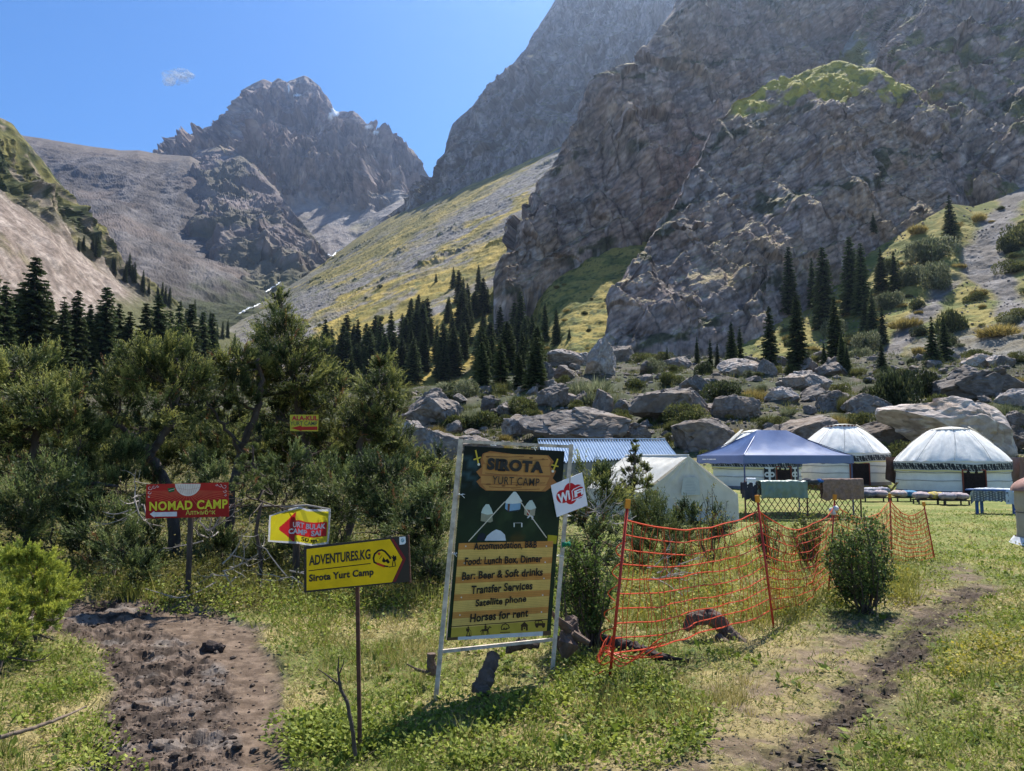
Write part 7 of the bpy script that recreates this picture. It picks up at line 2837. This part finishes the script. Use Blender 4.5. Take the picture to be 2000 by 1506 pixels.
PALE = ((.07, .085, .04), (.15, .165, .085), (.27, .27, .16))
OLIVE = ((.045, .055, .018), (.10, .11, .035), (.19, .18, .06))
GOLD = ((.12, .10, .03), (.24, .19, .06), (.38, .29, .09))
DARK = ((.018, .026, .012), (.04, .052, .02), (.085, .095, .035))
SH = {'pale': [shrub_proto(31, PALE), shrub_proto(32, PALE)], 'olive': [shrub_proto(33, OLIVE), shrub_proto(34, OLIVE), shrub_proto(35, OLIVE, 3400, .9)],
      'gold': [shrub_proto(36, GOLD, 1500, .6, True), shrub_proto(37, GOLD, 1500, .7, True)], 'dark': [shrub_proto(38, DARK, 3400, .9), shrub_proto(39, DARK, 3000, .8)],
      'reed': [shrub_proto(40, OLIVE, 1500, .8, True), shrub_proto(43, PALE, 1500, .8, True)]}


def shrub(px, py, wpx, hpx, kind, label, rng, group=None, where=None):
    p = field(px, py) if where is None else hit(px, py, where)
    if p is None:
        return
    k = p[1] / FPX
    o = link("shrub", SH[kind][rng.integers(len(SH[kind]))], None, p - (0, 0, hpx * k * .10))
    o.scale = (wpx * k * .62, wpx * k * .58, hpx * k * 1.15)
    o.rotation_euler = (0, 0, rng.uniform(0, 6.28))
    tag(o, label, "shrub", group)


def shrubs():
    rng = np.random.default_rng(91)
    S = shrub
    E = ('hills',)
    for (x, y, w, h, k, lab) in (
            (1818, 505, 88, 62, 'pale', "largest pale round bush on the slope under the cliff"),
            (1838, 558, 54, 62, 'pale', "blue grey egg shaped bush below the largest pale one"),
            (1778, 552, 46, 50, 'pale', "pale feathery bush left of the egg shaped one"),
            (1862, 645, 62, 62, 'olive', "dark round bush on the scree above the pair of wide spruces"),
            (1735, 598, 50, 46, 'pale', "pale round bush beside the small neat spruce"),
            (1732, 530, 50, 34, 'olive', "green rounded bush between dark spruces"),
            (1690, 682, 60, 44, 'pale', "pale silvery shrub in front of the pointed spruce"),
            (1678, 712, 40, 46, 'pale', "small silvery shrub beside the squat spruce"),
            (1700, 735, 74, 40, 'pale', "wide silvery shrub below the small cone spruce"),
            (1990, 480, 60, 50, 'olive', "round green bush at the top of the scree chute"),
            (1980, 530, 50, 26, 'olive', "low green bush beside the scree chute"),
            (1955, 655, 90, 30, 'gold', "long golden bush on the lower slope"),
            (1985, 620, 60, 24, 'olive', "low olive bush above the long golden one"),
            (1790, 600, 30, 20, 'dark', "small dark bush alone on the golden slope"),
            (1800, 455, 46, 26, 'gold', "golden bush under the lone dark spruce"),
            (1630, 655, 40, 44, 'pale', "silvery bush between the massive spruce and the column spruce"),
            (1765, 640, 60, 30, 'gold', "golden scrub beside the small scree chute"),
            (1905, 700, 70, 26, 'olive', "olive scrub at the foot of the scree")):
        S(x, y, w, h, k, lab, rng, None, E)
    for (x, y, w, h, k, lab) in (
            (1752, 790, 84, 82, 'dark', "tall dark bush in the middle of the rise right of centre"),
            (1800, 775, 70, 62, 'dark', "dark bush touching the tall dark one on its right"),
            (1716, 800, 56, 54, 'dark', "dark bush touching the tall dark one on its left"),
            (1830, 800, 60, 44, 'olive', "olive bush right of the dark bushes on the rise"),
            (1405, 775, 78, 40, 'dark', "dark mound bush on the rise above the canopy"),
            (1345, 822, 66, 42, 'olive', "spiky olive bush on the long flat topped rock"),
            (920, 770, 56, 36, 'pale', "blue grey shrub at the foot of the central stand"),
            (870, 765, 46, 30, 'pale', "grey shrub left of the blue grey one at the stand foot"),
            (945, 828, 76, 42, 'olive', "broad olive shrub above the low flat grey rock"),
            (885, 840, 60, 44, 'olive', "olive shrub between the triangular rock and the flat rock"),
            (848, 850, 40, 34, 'gold', "golden tuft beside the triangular grey rock"),
            (1010, 805, 66, 40, 'olive', "olive shrub left of the blocky grey boulder"),
            (1150, 770, 88, 46, 'reed', "tall grassy shrub in front of the leaning pale slab"),
            (1175, 790, 60, 34, 'reed', "pale grassy shrub above the pointed rock"),
            (1475, 778, 60, 36, 'gold', "russet shrub left of the white topped flat rock"),
            (1655, 800, 40, 46, 'reed', "spiky pale shrub before the dark bushes"),
            (1780, 900, 70, 46, 'olive', "green shrub growing between the second and last yurt"),
            (1640, 835, 44, 44, 'gold', "yellow green shrub behind the second yurt crown"),
            (1680, 840, 56, 40, 'olive', "olive shrub beside the yellow green one behind the second yurt"),
            (1825, 850, 44, 50, 'dark', "dark shrub left of the huge pale boulder"),
            (1960, 820, 76, 40, 'reed', "tall grass shrub beyond the huge pale boulder"),
            (1160, 918, 40, 22, 'olive', "green shrub at the wall of the blue shelter"),
            (1245, 905, 40, 20, 'olive', "green shrub at the corner of the blue roof")):
        S(x, y, w, h, k, lab, rng)
    n = 0
    while n < 150:
        x = rng.uniform(770, 2060)
        lo = np.interp(x, [770, 900, 1060, 1100, 1400, 1700, 2060], [770, 755, 745, 665, 690, 700, 690])
        y = lo + (893 - lo) * rng.uniform(0, 1)
        p = field(x, y)
        if p[1] < 44.5:
            continue
        k = rng.choice(['olive', 'gold', 'pale', 'reed', 'dark'], p=[.46, .12, .10, .22, .10])
        w = rng.uniform(18, 44)
        lab = {'olive': "olive green shrub growing among the boulders of the rise", 'gold': "golden dry tuft growing among the boulders of the rise", 'pale': "pale grey green shrub among the boulders of the rise",
               'reed': "tall grassy tuft among the boulders of the rise", 'dark': "dark low shrub among the boulders of the rise"}[k]
        S(x, y, w, w * rng.uniform(.5, .8), k, lab, rng, k + " shrubs among the boulders")
        n += 1
    n = 0
    while n < 72:
        x = rng.uniform(1500, 2040)
        lo = np.interp(x, [1500, 1650, 1750, 1850, 1900, 2040], [660, 560, 480, 420, 410, 370])
        y = lo + (712 - lo) * rng.uniform(.02, 1)
        k = rng.choice(['olive', 'gold', 'pale', 'dark'], p=[.40, .34, .14, .12])
        w = rng.uniform(12, 34)
        lab = {'olive': "olive shrub dotting the slope under the eastern wall", 'gold': "golden tuft dotting the slope under the eastern wall", 'pale': "pale bush dotting the slope under the eastern wall", 'dark': "dark bush dotting the slope under the eastern wall"}[k]
        S(x, y, w, w * rng.uniform(.45, .7), k, lab, rng, k + " shrubs of the eastern slope", ('hills',))
        n += 1
    n = 0
    while n < 34:
        if n < 17:
            x, y = rng.uniform(960, 1190), rng.uniform(540, 690)
        else:
            x = rng.uniform(480, 900)
            y = rng.uniform(np.interp(x, [480, 560, 640, 900], [640, 600, 600, 500]), 680)
        k = rng.choice(['olive', 'gold', 'dark'], p=[.45, .35, .2])
        w = rng.uniform(7, 18)
        lab = {'olive': "small olive bush on the grassy valley side", 'gold': "small golden tuft on the grassy valley side", 'dark': "small dark bush on the grassy valley side"}[k]
        S(x, y, w, w * rng.uniform(.45, .7), k, lab, rng, k + " bushes of the valley side", ('hills',))
        n += 1


shrubs()
# ================================================================== GROUND COVER, STUMPS, DEAD WOOD
m_grass = material("grass_blades", attr=True, rough=.7, var=.1, scale=4, transl=.35, spec=.2)


def sample_ground(n, rng, y0=1.9, y1=16.0, x0=-420, x1=2620, power=1.35):
    """points spread over the near ground, thinning with distance"""
    t = rng.random(n)
    y = y0 * (y1 / y0) ** (t ** power)
    px = rng.uniform(x0, x1, n)
    x = (px - 1000) / FPX * y * 1.02
    return x, y


def cover():
    rng = np.random.default_rng(15)
    # short grass and clover-like leaves
    x, y = sample_ground(430000, rng, 2.3, 24.0)
    mud, dirt, path, rut, w, w2 = ground_fields(x, y)
    n1 = fbm(np.stack([x, y, 0 * x], -1) / .8, 4, 601)
    n2 = fbm(np.stack([x, y, 0 * x], -1) / .22, 3, 602)
    bare = np.maximum(np.maximum(mud, dirt * .98), np.maximum(path * .93, rut))
    dens = np.clip(.72 + .9 * n2 + .4 * n1, .12, 1) * (1 - bare) ** 1.5
    keep = rng.random(len(x)) < dens
    x, y, n1, n2 = x[keep], y[keep], n1[keep], n2[keep]
    path, bare = path[keep], bare[keep]
    z = ground_z(x, y)
    n = len(x)
    P = np.stack([x, y, z - .004], -1)
    lawn = sstep(8.5, 13, y) * sstep(-.5, 2.5, x)
    green = sstep(-.34, .24, n1 + .35 * n2 + rng.normal(size=n) * .25 + .1 * lawn) * (1 - .6 * path)
    h = rng.uniform(.025, .078, n) * (1 + .5 * sstep(0, .4, n1)) * (1 - .4 * path) * (1 - .45 * lawn) * np.clip(y / 5.0, .8, 1.7)
    D = unit(np.stack([rng.normal(size=n) * .75, rng.normal(size=n) * .75, np.ones(n) * .75], -1))
    kind = rng.random(n)
    grass = kind < .62
    V1, F1 = leaf_tris(P[grass], D[grass], h[grass] * 1.25, .0055 * np.clip(y[grass] / 4.5, .8, 3.0), rng)
    straw = C_(.40, .32, .145)
    g1 = mixc(np.broadcast_to(straw, (n, 3)), mixc(np.broadcast_to(C_(.085, .14, .016), (n, 3)), C_(.25, .29, .04), rng.random(n)), green)
    g1 = g1 * rng.uniform(.75, 1.2, n)[:, None]
    o = link("grass", raw_mesh("grass", V1, F1, m_grass, np.repeat(g1[grass], 3, 0)))
    tag(o, None, None, None, 'stuff')
    lf = ~grass
    D2 = unit(np.stack([rng.normal(size=n), rng.normal(size=n), .35 + .35 * rng.random(n)], -1))[lf]
    up = np.tile(np.array([0, 0, 1.0]), (lf.sum(), 1)) + rng.normal(size=(lf.sum(), 3)) * .35
    P2 = P[lf] + np.stack([0 * h[lf], 0 * h[lf], h[lf] * rng.uniform(.1, .8, lf.sum())], -1)
    sz = rng.uniform(.010, .026, lf.sum()) * np.clip(y[lf] / 4.5, .8, 2.4)
    V2, F2 = leaf_quads(P2, D2, sz, sz * .8, rng, up)
    o = link("clover_leaves", raw_mesh("clover_leaves", V2, F2, m_grass, np.repeat(g1[lf], 4, 0)))
    tag(o, None, None, None, 'stuff')
    # fallen straw lying flat
    x, y = sample_ground(26000, rng, 2.3, 11.0)
    mud, dirt, path, rut, w, w2 = ground_fields(x, y)
    keep = rng.random(len(x)) < (1 - np.maximum(mud, rut)) * .7 + .02
    x, y = x[keep], y[keep]
    z = ground_z(x, y)
    n = len(x)
    D = unit(np.stack([rng.normal(size=n), rng.normal(size=n), rng.normal(size=n) * .12 + .06], -1))
    V, F = leaf_tris(np.stack([x, y, z + .008], -1), D, rng.uniform(.04, .15, n), .0045, rng)
    o = link("straw_litter", raw_mesh("straw_litter", V, F, m_grass, np.repeat(mixc(np.broadcast_to(C_(.44, .37, .21), (n, 3)), C_(.26, .21, .12), rng.random(n)), 3, 0)))
    tag(o, None, None, None, 'stuff')


cover()


def clumps(name, spots, seed, hh, leaf, cols, per=70, broad=True, spread=.10):
    """leafy weeds: dense low clumps of stalked leaves, one mesh"""
    rng = np.random.default_rng(seed)
    spots = np.asarray(spots, float)
    n = len(spots)
    z = ground_z(spots[:, 0], spots[:, 1])
    c = np.stack([spots[:, 0], spots[:, 1], z], -1)
    s = np.repeat(spots[:, 2] if spots.shape[1] > 2 else np.ones(n), per)
    u = unit(rng.normal(size=(n * per, 3)))
    u[:, 2] = np.abs(u[:, 2])
    r = rng.random(n * per) ** .5
    P = np.repeat(c, per, 0) + u * (r * s * spread)[:, None]
    P[:, 2] = np.repeat(z, per) + np.abs(rng.normal(size=n * per)) * hh * s * .6 + .004
    if broad:
        D = unit(np.stack([u[:, 0], u[:, 1], .25 + rng.normal(size=len(u)) * .35], -1) + rng.normal(size=P.shape) * .35)
        V, F = leaf_quads(P, D, leaf * s ** .5 * rng.uniform(.6, 1.3, len(P)), leaf * .62 * s ** .5, rng, np.array([0, 0, 1.0]) + rng.normal(size=P.shape) * .45)
        m = 4
    else:
        P[:, 2] = np.repeat(z, per)
        D = unit(np.stack([u[:, 0] * .4, u[:, 1] * .4, np.ones(len(u))], -1) + rng.normal(size=P.shape) * .22)
        V, F = leaf_tris(P, D, hh * s * rng.uniform(.5, 1.3, len(P)), leaf, rng)
        m = 3
    k = np.clip(rng.random(len(P)) * .7 + np.repeat(rng.uniform(0, .4, n), per), 0, 1)
    col = mixc(mixc(np.broadcast_to(C_(*cols[0]), P.shape), C_(*cols[1]), sstep(.1, .6, k)), C_(*cols[2]), sstep(.7, 1.0, k))
    o = link(name, raw_mesh(name, V, F, m_grass, np.repeat(col, m, 0)))
    tag(o, None, None, None, 'stuff')


def px_spots(rng, n, poly_rows, jitter=0):
    """poly_rows: (py, px left, px right) -> ground positions with a size"""
    a = np.array(poly_rows, float)
    py = rng.uniform(a[:, 0].min(), a[:, 0].max(), n)
    px = np.interp(py, a[:, 0], a[:, 1]) + rng.random(n) * (np.interp(py, a[:, 0], a[:, 2]) - np.interp(py, a[:, 0], a[:, 1]))
    x, y = on_flat(px, py)
    return np.stack([x, y, rng.uniform(.6, 1.5, n)], -1)


def clods():
    """crumbs of earth on the churned tracks and small stones on the worn path"""
    rng = np.random.default_rng(51)
    x, y = sample_ground(190000, rng, 2.3, 11.0)
    mud, dirt, path, rut, w, w2 = ground_fields(x, y)
    ok = rng.random(len(x)) < np.clip(.15 * mud * (1 - .8 * dirt) + .15 * rut + .03 * dirt + .06 * path, 0, 1)
    x, y, mud, rut, dirt, path = (a[ok] for a in (x, y, mud, rut, dirt, path))
    z = ground_z(x, y)
    V0, F0 = ICO[1]
    n = len(x)
    sz = rng.uniform(.004, .012, n) * (1 + 1.1 * (rng.random(n) < .05)) * np.where(mud + rut > .6, 1.2, .5)
    j = 1 + .55 * (rng.random((n, len(V0), 1)) - .5)
    a = rng.uniform(0, 6.28, n)
    ca, sa = np.cos(a)[:, None], np.sin(a)[:, None]
    Q = V0[None] * j * np.stack([sz * 1.2, sz * .9, sz * .65], 1)[:, None]
    X = Q[..., 0] * ca - Q[..., 1] * sa + x[:, None]
    Y = Q[..., 0] * sa + Q[..., 1] * ca + y[:, None]
    Z = Q[..., 2] + (z + sz * .2)[:, None]
    V = np.stack([X, Y, Z], -1).reshape(-1, 3)
    F = (F0[None] + (np.arange(n) * len(V0))[:, None, None]).reshape(-1, 3)
    col = mixc(np.broadcast_to(C_(.045, .032, .024), (n, 3)), C_(.15, .115, .09), rng.random(n) ** 1.5)
    col = mixc(col, C_(.27, .24, .21), (dirt + path > .6) * (mud + rut < .6) * .8 * rng.random(n))
    o = link("dirt_crumbs", raw_mesh("dirt_crumbs", V, F, m_grass, np.repeat(col, len(V0), 0)))
    tag(o, None, None, None, 'stuff')


clods()


def weeds():
    rng = np.random.default_rng(25)
    BR = ((.09, .125, .018), (.20, .24, .032), (.38, .40, .08))
    YL = ((.13, .13, .02), (.30, .27, .035), (.48, .39, .06))
    OLI = ((.06, .065, .02), (.14, .135, .035), (.26, .22, .07))
    # lush leaves in front of the banner and round the direction post
    sp = np.concatenate([px_spots(rng, 170, [(1360, 720, 1330), (1420, 640, 1400), (1506, 560, 1330)]), px_spots(rng, 60, [(1400, 570, 700), (1480, 560, 720)]),
                         px_spots(rng, 70, [(1290, 1080, 1260), (1360, 1080, 1320)])])
    clumps("undergrowth", sp, 31, .06, .030, BR, 56, True, .12)
    # along the edge of the thicket
    sp = np.concatenate([px_spots(rng, 120, [(1165, 150, 860), (1205, 300, 860)])])
    clumps("undergrowth", sp, 32, .12, .036, BR, 50, True, .15)
    clumps("undergrowth", px_spots(rng, 170, [(1130, 150, 860), (1195, 150, 860)]), 39, .20, .040, OLI, 50, True, .17)
    # both banks of the tracks and the right corner
    sp = np.concatenate([px_spots(rng, 70, [(1250, 30, 200), (1400, 60, 190), (1506, 150, 260)]), px_spots(rng, 90, [(1150, 1900, 2060), (1300, 1800, 2080), (1506, 1690, 2080)]),
                         px_spots(rng, 60, [(1080, 1800, 1890), (1150, 1720, 1830)])])
    clumps("undergrowth", sp, 33, .04, .026, BR, 46, True, .12)
    # yellowing herbs under the net and at the right edge
    sp = np.concatenate([px_spots(rng, 210, [(1060, 1230, 1620), (1140, 1210, 1640), (1220, 1190, 1560)]), px_spots(rng, 24, [(1260, 1900, 2020), (1330, 1830, 2000)]), px_spots(rng, 50, [(1120, 1680, 1790), (1190, 1600, 1780)])])
    clumps("undergrowth", sp, 34, .17, .034, YL, 44, True, .14)
    # tall thin dry grass: thicket edge, under the net, behind the bush
    sp = np.concatenate([px_spots(rng, 170, [(1120, 150, 860), (1190, 200, 860)]), px_spots(rng, 150, [(1050, 1230, 1640), (1150, 1210, 1680), (1230, 1200, 1560)]), px_spots(rng, 30, [(1100, 1690, 1790), (1180, 1740, 1800)])])
    clumps("tall_grass", sp, 35, .24, .007, ((.13, .14, .03), (.28, .27, .06), (.46, .40, .13)), 24, False, .14)
    # grass heads nearer the eye
    sp = np.concatenate([px_spots(rng, 34, [(1330, 1250, 1500), (1420, 1100, 1460)]), px_spots(rng, 44, [(1200, 560, 850), (1330, 600, 860)])])
    clumps("tall_grass", sp, 36, .12, .005, ((.16, .15, .04), (.36, .30, .10), (.50, .42, .18)), 30, False, .10)
    x, y = sample_ground(900, rng, 2.6, 12.0)
    md, dt, pt, rt, _, _ = ground_fields(x, y)
    k = np.maximum(np.maximum(md, dt), np.maximum(pt, rt)) < .3
    clumps("tall_grass", np.stack([x[k], y[k], rng.uniform(.6, 1.5, k.sum())], -1), 40, .11, .006, ((.07, .11, .016), (.17, .22, .035), (.42, .37, .14)), 26, False, .06)
    x, y = sample_ground(520, rng, 2.6, 12.0)
    md, dt, pt, rt, _, _ = ground_fields(x, y)
    k = np.maximum(np.maximum(md, dt), np.maximum(pt, rt)) < .45
    clumps("broad_leaf_weeds", np.stack([x[k], y[k], rng.uniform(.7, 1.4, k.sum())], -1), 41, .03, .062, ((.06, .10, .014), (.15, .20, .026), (.32, .35, .06)), 13, True, .09)
    # scrub that covers the floor of the thicket and the slope behind the camp
    P, ex, ey = SHEETS['ground']
    lo = np.interp(ex, [-100, 600, 900, 1060, 1100, 1400, 2060], [760, 745, 750, 745, 660, 690, 690])
    ok = np.where((ex > -100) & (ex < 2080) & (ey > lo - 4) & (P[:, 1] > 44.5))[0]
    ok = ok[fbm(P[ok] / 3.5, 3, 57) > -.12]
    i = rng.choice(ok, 7600)
    clumps("scrub", np.stack([P[i, 0] + rng.normal(size=len(i)) * .3, P[i, 1] + rng.normal(size=len(i)) * .3, rng.uniform(.7, 1.5, len(i)) * P[i, 1] / 70], -1), 37, .38, .05, ((.05, .062, .018), (.12, .13, .038), (.29, .25, .08)), 22, False, .45)
    y = rng.uniform(9.2, 40, 1500)
    px = rng.uniform(-150, 1000 - 60 * (y < 14), 1500)
    clumps("scrub", np.stack([(px - 1000) / FPX * y, y, rng.uniform(.8, 1.6, 1500) * np.clip(y / 12, 1, 2.2)], -1), 38, .16, .05, OLI, 46, True, .3)


weeds()


# ---- stumps, roots, sticks -------------------------------------------------------
def gnarl(name, cat, label, pts, radii, mat, seed, branches=(), knob=.25):
    """a twisted piece of dead wood along pixel points (px, py, d, lift)"""
    rng = np.random.default_rng(seed)
    P = np.array([at(x, y, d) if d else ground_at_px(x, y) + (0, 0, .02) for (x, y, d) in pts])
    t = np.linspace(0, len(P) - 1, len(P) * 6)
    Q = np.stack([np.interp(t, np.arange(len(P)), P[:, i]) for i in range(3)], 1)
    r = np.interp(t, np.arange(len(P)), radii)
    Q[1:-1] += rng.normal(size=(len(Q) - 2, 3)) * (r[1:-1, None] * .12)
    mb = MB()
    mb.tube(Q, r, 16)
    for (pp, rr) in branches:
        B_ = np.array([at(x, y, d) for (x, y, d) in pp])
        mb.tube(B_, rr, 8)
    V = np.concatenate(mb.V)
    # long ridges of weathered wood
    c = V.mean(0)
    k = knob * np.mean(radii)
    N = V - Q[np.argmin(((V[:, None] - Q[None]) ** 2).sum(-1), 1)]
    V = V + unit(N) * (k * ridged(V * np.array([22, 22, 9]), 3, seed) - k * .4)[:, None]
    mb.V = [V]
    o = mb.build(name, mat, None, smooth=False, loc=(Q[0, 0], Q[0, 1], Q[0, 2]))
    return tag(o, label, cat)


def dead_wood():
    dw = material("grey_brown_dead_wood", (.115, .080, .062), rough=.95, var=.45, scale=14, bump=.8, bump_scale=36, bump_dist=.012, stretch=(1, 1, .5))
    dk = material("dark_rotten_wood", (.045, .032, .027), rough=.95, var=.5, scale=16, bump=.8, bump_scale=36, bump_dist=.012)
    gnarl("dead_root", "root", "arched weathered root rising from the grass under the orange net", [(1340, 1232, 7.0), (1352, 1210, 7.0), (1385, 1202, 7.05), (1412, 1222, 7.1), (1436, 1248, 7.0), (1470, 1268, 6.85)], [.03, .055, .07, .065, .055, .025], dw, 1,
          branches=[([(1400, 1245, 7.0), (1425, 1262, 6.9), (1400, 1272, 6.9)], [.05, .04, .02])], knob=.5)
    gnarl("fallen_log", "log", "dark rotten log lying by the foot of the first fence post", [(1165, 1250, 6.6), (1200, 1258, 6.55), (1245, 1268, 6.4), (1290, 1283, 6.2), (1345, 1290, 6.1)], [.055, .06, .045, .03, .012], dk, 2, knob=.5)
    gnarl("tree_stump", "stump", "grey split stump right of the tall banner frame", [(1102, 1262, 6.0), (1112, 1236, 6.05), (1124, 1205, 6.1)], [.085, .075, .03], dw, 3, branches=[([(1112, 1230, 6.0), (1090, 1212, 5.95), (1078, 1196, 5.95)], [.04, .028, .012]), ([(1120, 1240, 6.0), (1150, 1256, 5.95)], [.04, .02])], knob=.6)
    gnarl("tree_stump", "stump", "leaning cut stump standing under the lower bar of the banner", [(938, 1352, 5.3), (950, 1318, 5.35), (966, 1278, 5.45)], [.060, .052, .045], dw, 4, knob=.35)
    gnarl("tree_stump", "stump", "small sawn branch stub beside the left leg of the banner", [(850, 1312, 5.6), (842, 1300, 5.6), (843, 1276, 5.6)], [.035, .032, .03], dw, 5, branches=[([(845, 1316, 5.6), (815, 1308, 5.6), (795, 1297, 5.6)], [.014, .010, .004])], knob=.3)
    gnarl("fallen_branch", "branch", "brown twig heap behind the lower bar of the banner", [(990, 1268, 6.0), (1020, 1258, 6.0), (1052, 1262, 5.95)], [.03, .04, .02], dk, 6, branches=[([(1005, 1262, 6.0), (1015, 1246, 6.0)], [.015, .006])], knob=.5)
    gnarl("dead_sapling", "sapling", "bare forked sapling beside the rusty post of the direction board", [(694, 1476, 4.15), (688, 1420, 4.15), (678, 1370, 4.17), (666, 1348, 4.18), (662, 1330, 4.18)], [.011, .011, .010, .009, .008], m_bark, 7,
          branches=[([(664, 1340, 4.18), (660, 1310, 4.18), (662, 1282, 4.18)], [.007, .005, .002]), ([(663, 1338, 4.18), (640, 1320, 4.2), (620, 1306, 4.2)], [.006, .004, .002]), ([(662, 1318, 4.18), (670, 1298, 4.17), (672, 1286, 4.17)], [.004, .003, .0015])], knob=.15)
    gnarl("fallen_branch", "branch", "long bleached stick lying on the grass beside the mud", [(0, 1440, 4.32), (60, 1424, 4.45), (120, 1402, 4.62), (168, 1380, 4.85)], [.012, .011, .009, .004], m_wood, 8, knob=.2)
    gnarl("dung_heap", "dung", "dark horse dung lump on the edge of the dirt track", [(394, 1272, None), (412, 1270, None), (436, 1273, None)], [.03, .055, .03], dk, 9, knob=.5)
    rng = np.random.default_rng(33)
    # bleached twiggy branches hanging in the thicket
    for (x, y, d, n, ln, lab) in ((440, 1110, 8.7, 9, .55, "pale bleached branch sprawling below the red board"), (270, 985, 9.3, 8, .45, "grey bare twigs at the left end of the red board"), (410, 1040, 9.2, 8, .4, "tangle of bare grey twigs right below the red board"),
                                  (560, 1130, 8.9, 7, .5, "bleached twigs lying under the cloth banner"), (1170, 1010, 9.4, 9, .45, "grey bare twigs behind the white wireless sign"), (1275, 1120, 8.4, 6, .4, "pale bare branch behind the orange net")):
        mb = MB()
        p = at(x, y, d)
        for k in range(n):
            v = unit(rng.normal(size=3) * np.array([1, .5, .7]))
            a = p + rng.normal(size=3) * .06
            Bp = branch_path(a, a + v * ln * rng.uniform(.6, 1.3), rng, 7, .14, .05)
            mb.tube(Bp, np.linspace(.010, .003, 7), 4)
            for j in range(3):
                q = Bp[rng.integers(2, 6)]
                mb.tube(branch_path(q, q + unit(v + rng.normal(size=3) * .7) * ln * .4, rng, 4, .14, .05), [.005, .004, .003, .0015], 3)
        o = mb.build("dead_branch", m_dead, None, loc=p)
        tag(o, lab, "branch")


dead_wood()


# ---- white water far up the valley ------------------------------------------------
def stream():
    m = material("white_water", (.75, .77, .80), rough=.5, var=.1)
    mb = MB()
    for run in ([(668, 484), (660, 488), (654, 491), (646, 500), (640, 500)], [(548, 553), (540, 558), (530, 565), (520, 573)], [(508, 592), (498, 600), (484, 608), (468, 612)]):
        pts = []
        for x, y in run:
            p = hit(x, y, ('hills', 'mountain'))
            if p is not None:
                pts.append(p + (0, -2.0, 2.0))
        if len(pts) > 1:
            d = pts[0][1]
            rr_ = np.random.default_rng(int(d))
            pts = np.array(pts)
            t = np.linspace(0, len(pts) - 1, 40)
            Q = np.stack([np.interp(t, np.arange(len(pts)), pts[:, i]) for i in range(3)], 1)
            Q[:, 0] += 4.0 * fbm(np.stack([t * 2.2, t * 0, t * 0], -1), 3, 9)
            w_ = d / FPX * np.maximum(.05, 1.1 + 2.2 * fbm(np.stack([t * 3, t * 0 + 4, t * 0], -1), 2, 8))
            mb.tube(Q, w_, 6)
    if mb.V:
        o = mb.build("water", m)
        o['kind'] = 'structure'


stream()


# ---- a wisp of cloud, far beyond the peak -------------------------------------------
def cloud():
    m = bpy.data.materials.new("cloud_vapour")
    m.use_nodes = True
    nt = m.node_tree
    N, L = nt.nodes, nt.links
    bs = N['Principled BSDF']
    bs.inputs['Base Color'].default_value = (.9, .92, .95, 1)
    bs.inputs['Roughness'].default_value = 1
    tc = N.new('ShaderNodeTexCoord')
    nz = N.new('ShaderNodeTexNoise')
    nz.inputs['Scale'].default_value = .010
    nz.inputs['Detail'].default_value = 7
    nz.inputs['Roughness'].default_value = .68
    L.new(tc.outputs['Object'], nz.inputs['Vector'])
    mr = N.new('ShaderNodeMapRange')
    mr.inputs['From Min'].default_value = .40
    mr.inputs['From Max'].default_value = .72
    mr.inputs['To Max'].default_value = .62
    L.new(nz.outputs['Fac'], mr.inputs['Value'])
    lw = N.new('ShaderNodeLayerWeight')
    lw.inputs['Blend'].default_value = .35
    iv = N.new('ShaderNodeMath')
    iv.operation = 'SUBTRACT'
    iv.inputs[0].default_value = 1.0
    L.new(lw.outputs['Facing'], iv.inputs[1])
    mu = N.new('ShaderNodeMath')
    mu.operation = 'MULTIPLY'
    L.new(mr.outputs[0], mu.inputs[0])
    L.new(iv.outputs[0], mu.inputs[1])
    L.new(mu.outputs[0], bs.inputs['Alpha'])
    rng = np.random.default_rng(3)
    V0, F0 = ICO[4]
    Vs, Fs, n = [], [], 0
    d = 7000.0
    for (px, py, w, h) in ((335, 148, 20, 9), (352, 143, 22, 8), (366, 148, 14, 7), (330, 160, 13, 7), (345, 155, 22, 8), (360, 155, 10, 5), (325, 142, 8, 4)):
        c = at(px, py, d)
        k = d / FPX
        v = V0 * np.array([w * k, w * k * .7, h * k])
        v = v * (1 + .5 * fbm(V0 * 2.2 + px, 4, int(px)))[:, None] + c
        Vs.append(v)
        Fs.append(F0 + n)
        n += len(V0)
    V = np.concatenate(Vs)
    c = V.mean(0)
    o = link("cloud", raw_mesh("cloud", V - c, np.concatenate(Fs), m, None, True), None, c)
    tag(o, "thin white wisp of cloud in the blue above the valley", "cloud", None, 'thing')


cloud()
# ================================================================== HAZE
def build_haze():
    m = bpy.data.materials.new("haze")
    m.use_nodes = True
    nt = m.node_tree
    nt.nodes.clear()
    out = nt.nodes.new('ShaderNodeOutputMaterial')
    pv = nt.nodes.new('ShaderNodeVolumePrincipled')
    pv.inputs['Color'].default_value = (0.52, 0.68, 1.0, 1)
    pv.inputs['Density'].default_value = 0.00007
    pv.inputs['Anisotropy'].default_value = 0.8
    nt.links.new(pv.outputs[0], out.inputs['Volume'])
    mb = MB()
    mb.box((300, 1600, 690), (7000, 4000, 1420))
    o = mb.build("haze", m)
    o['kind'] = 'stuff'


build_haze()
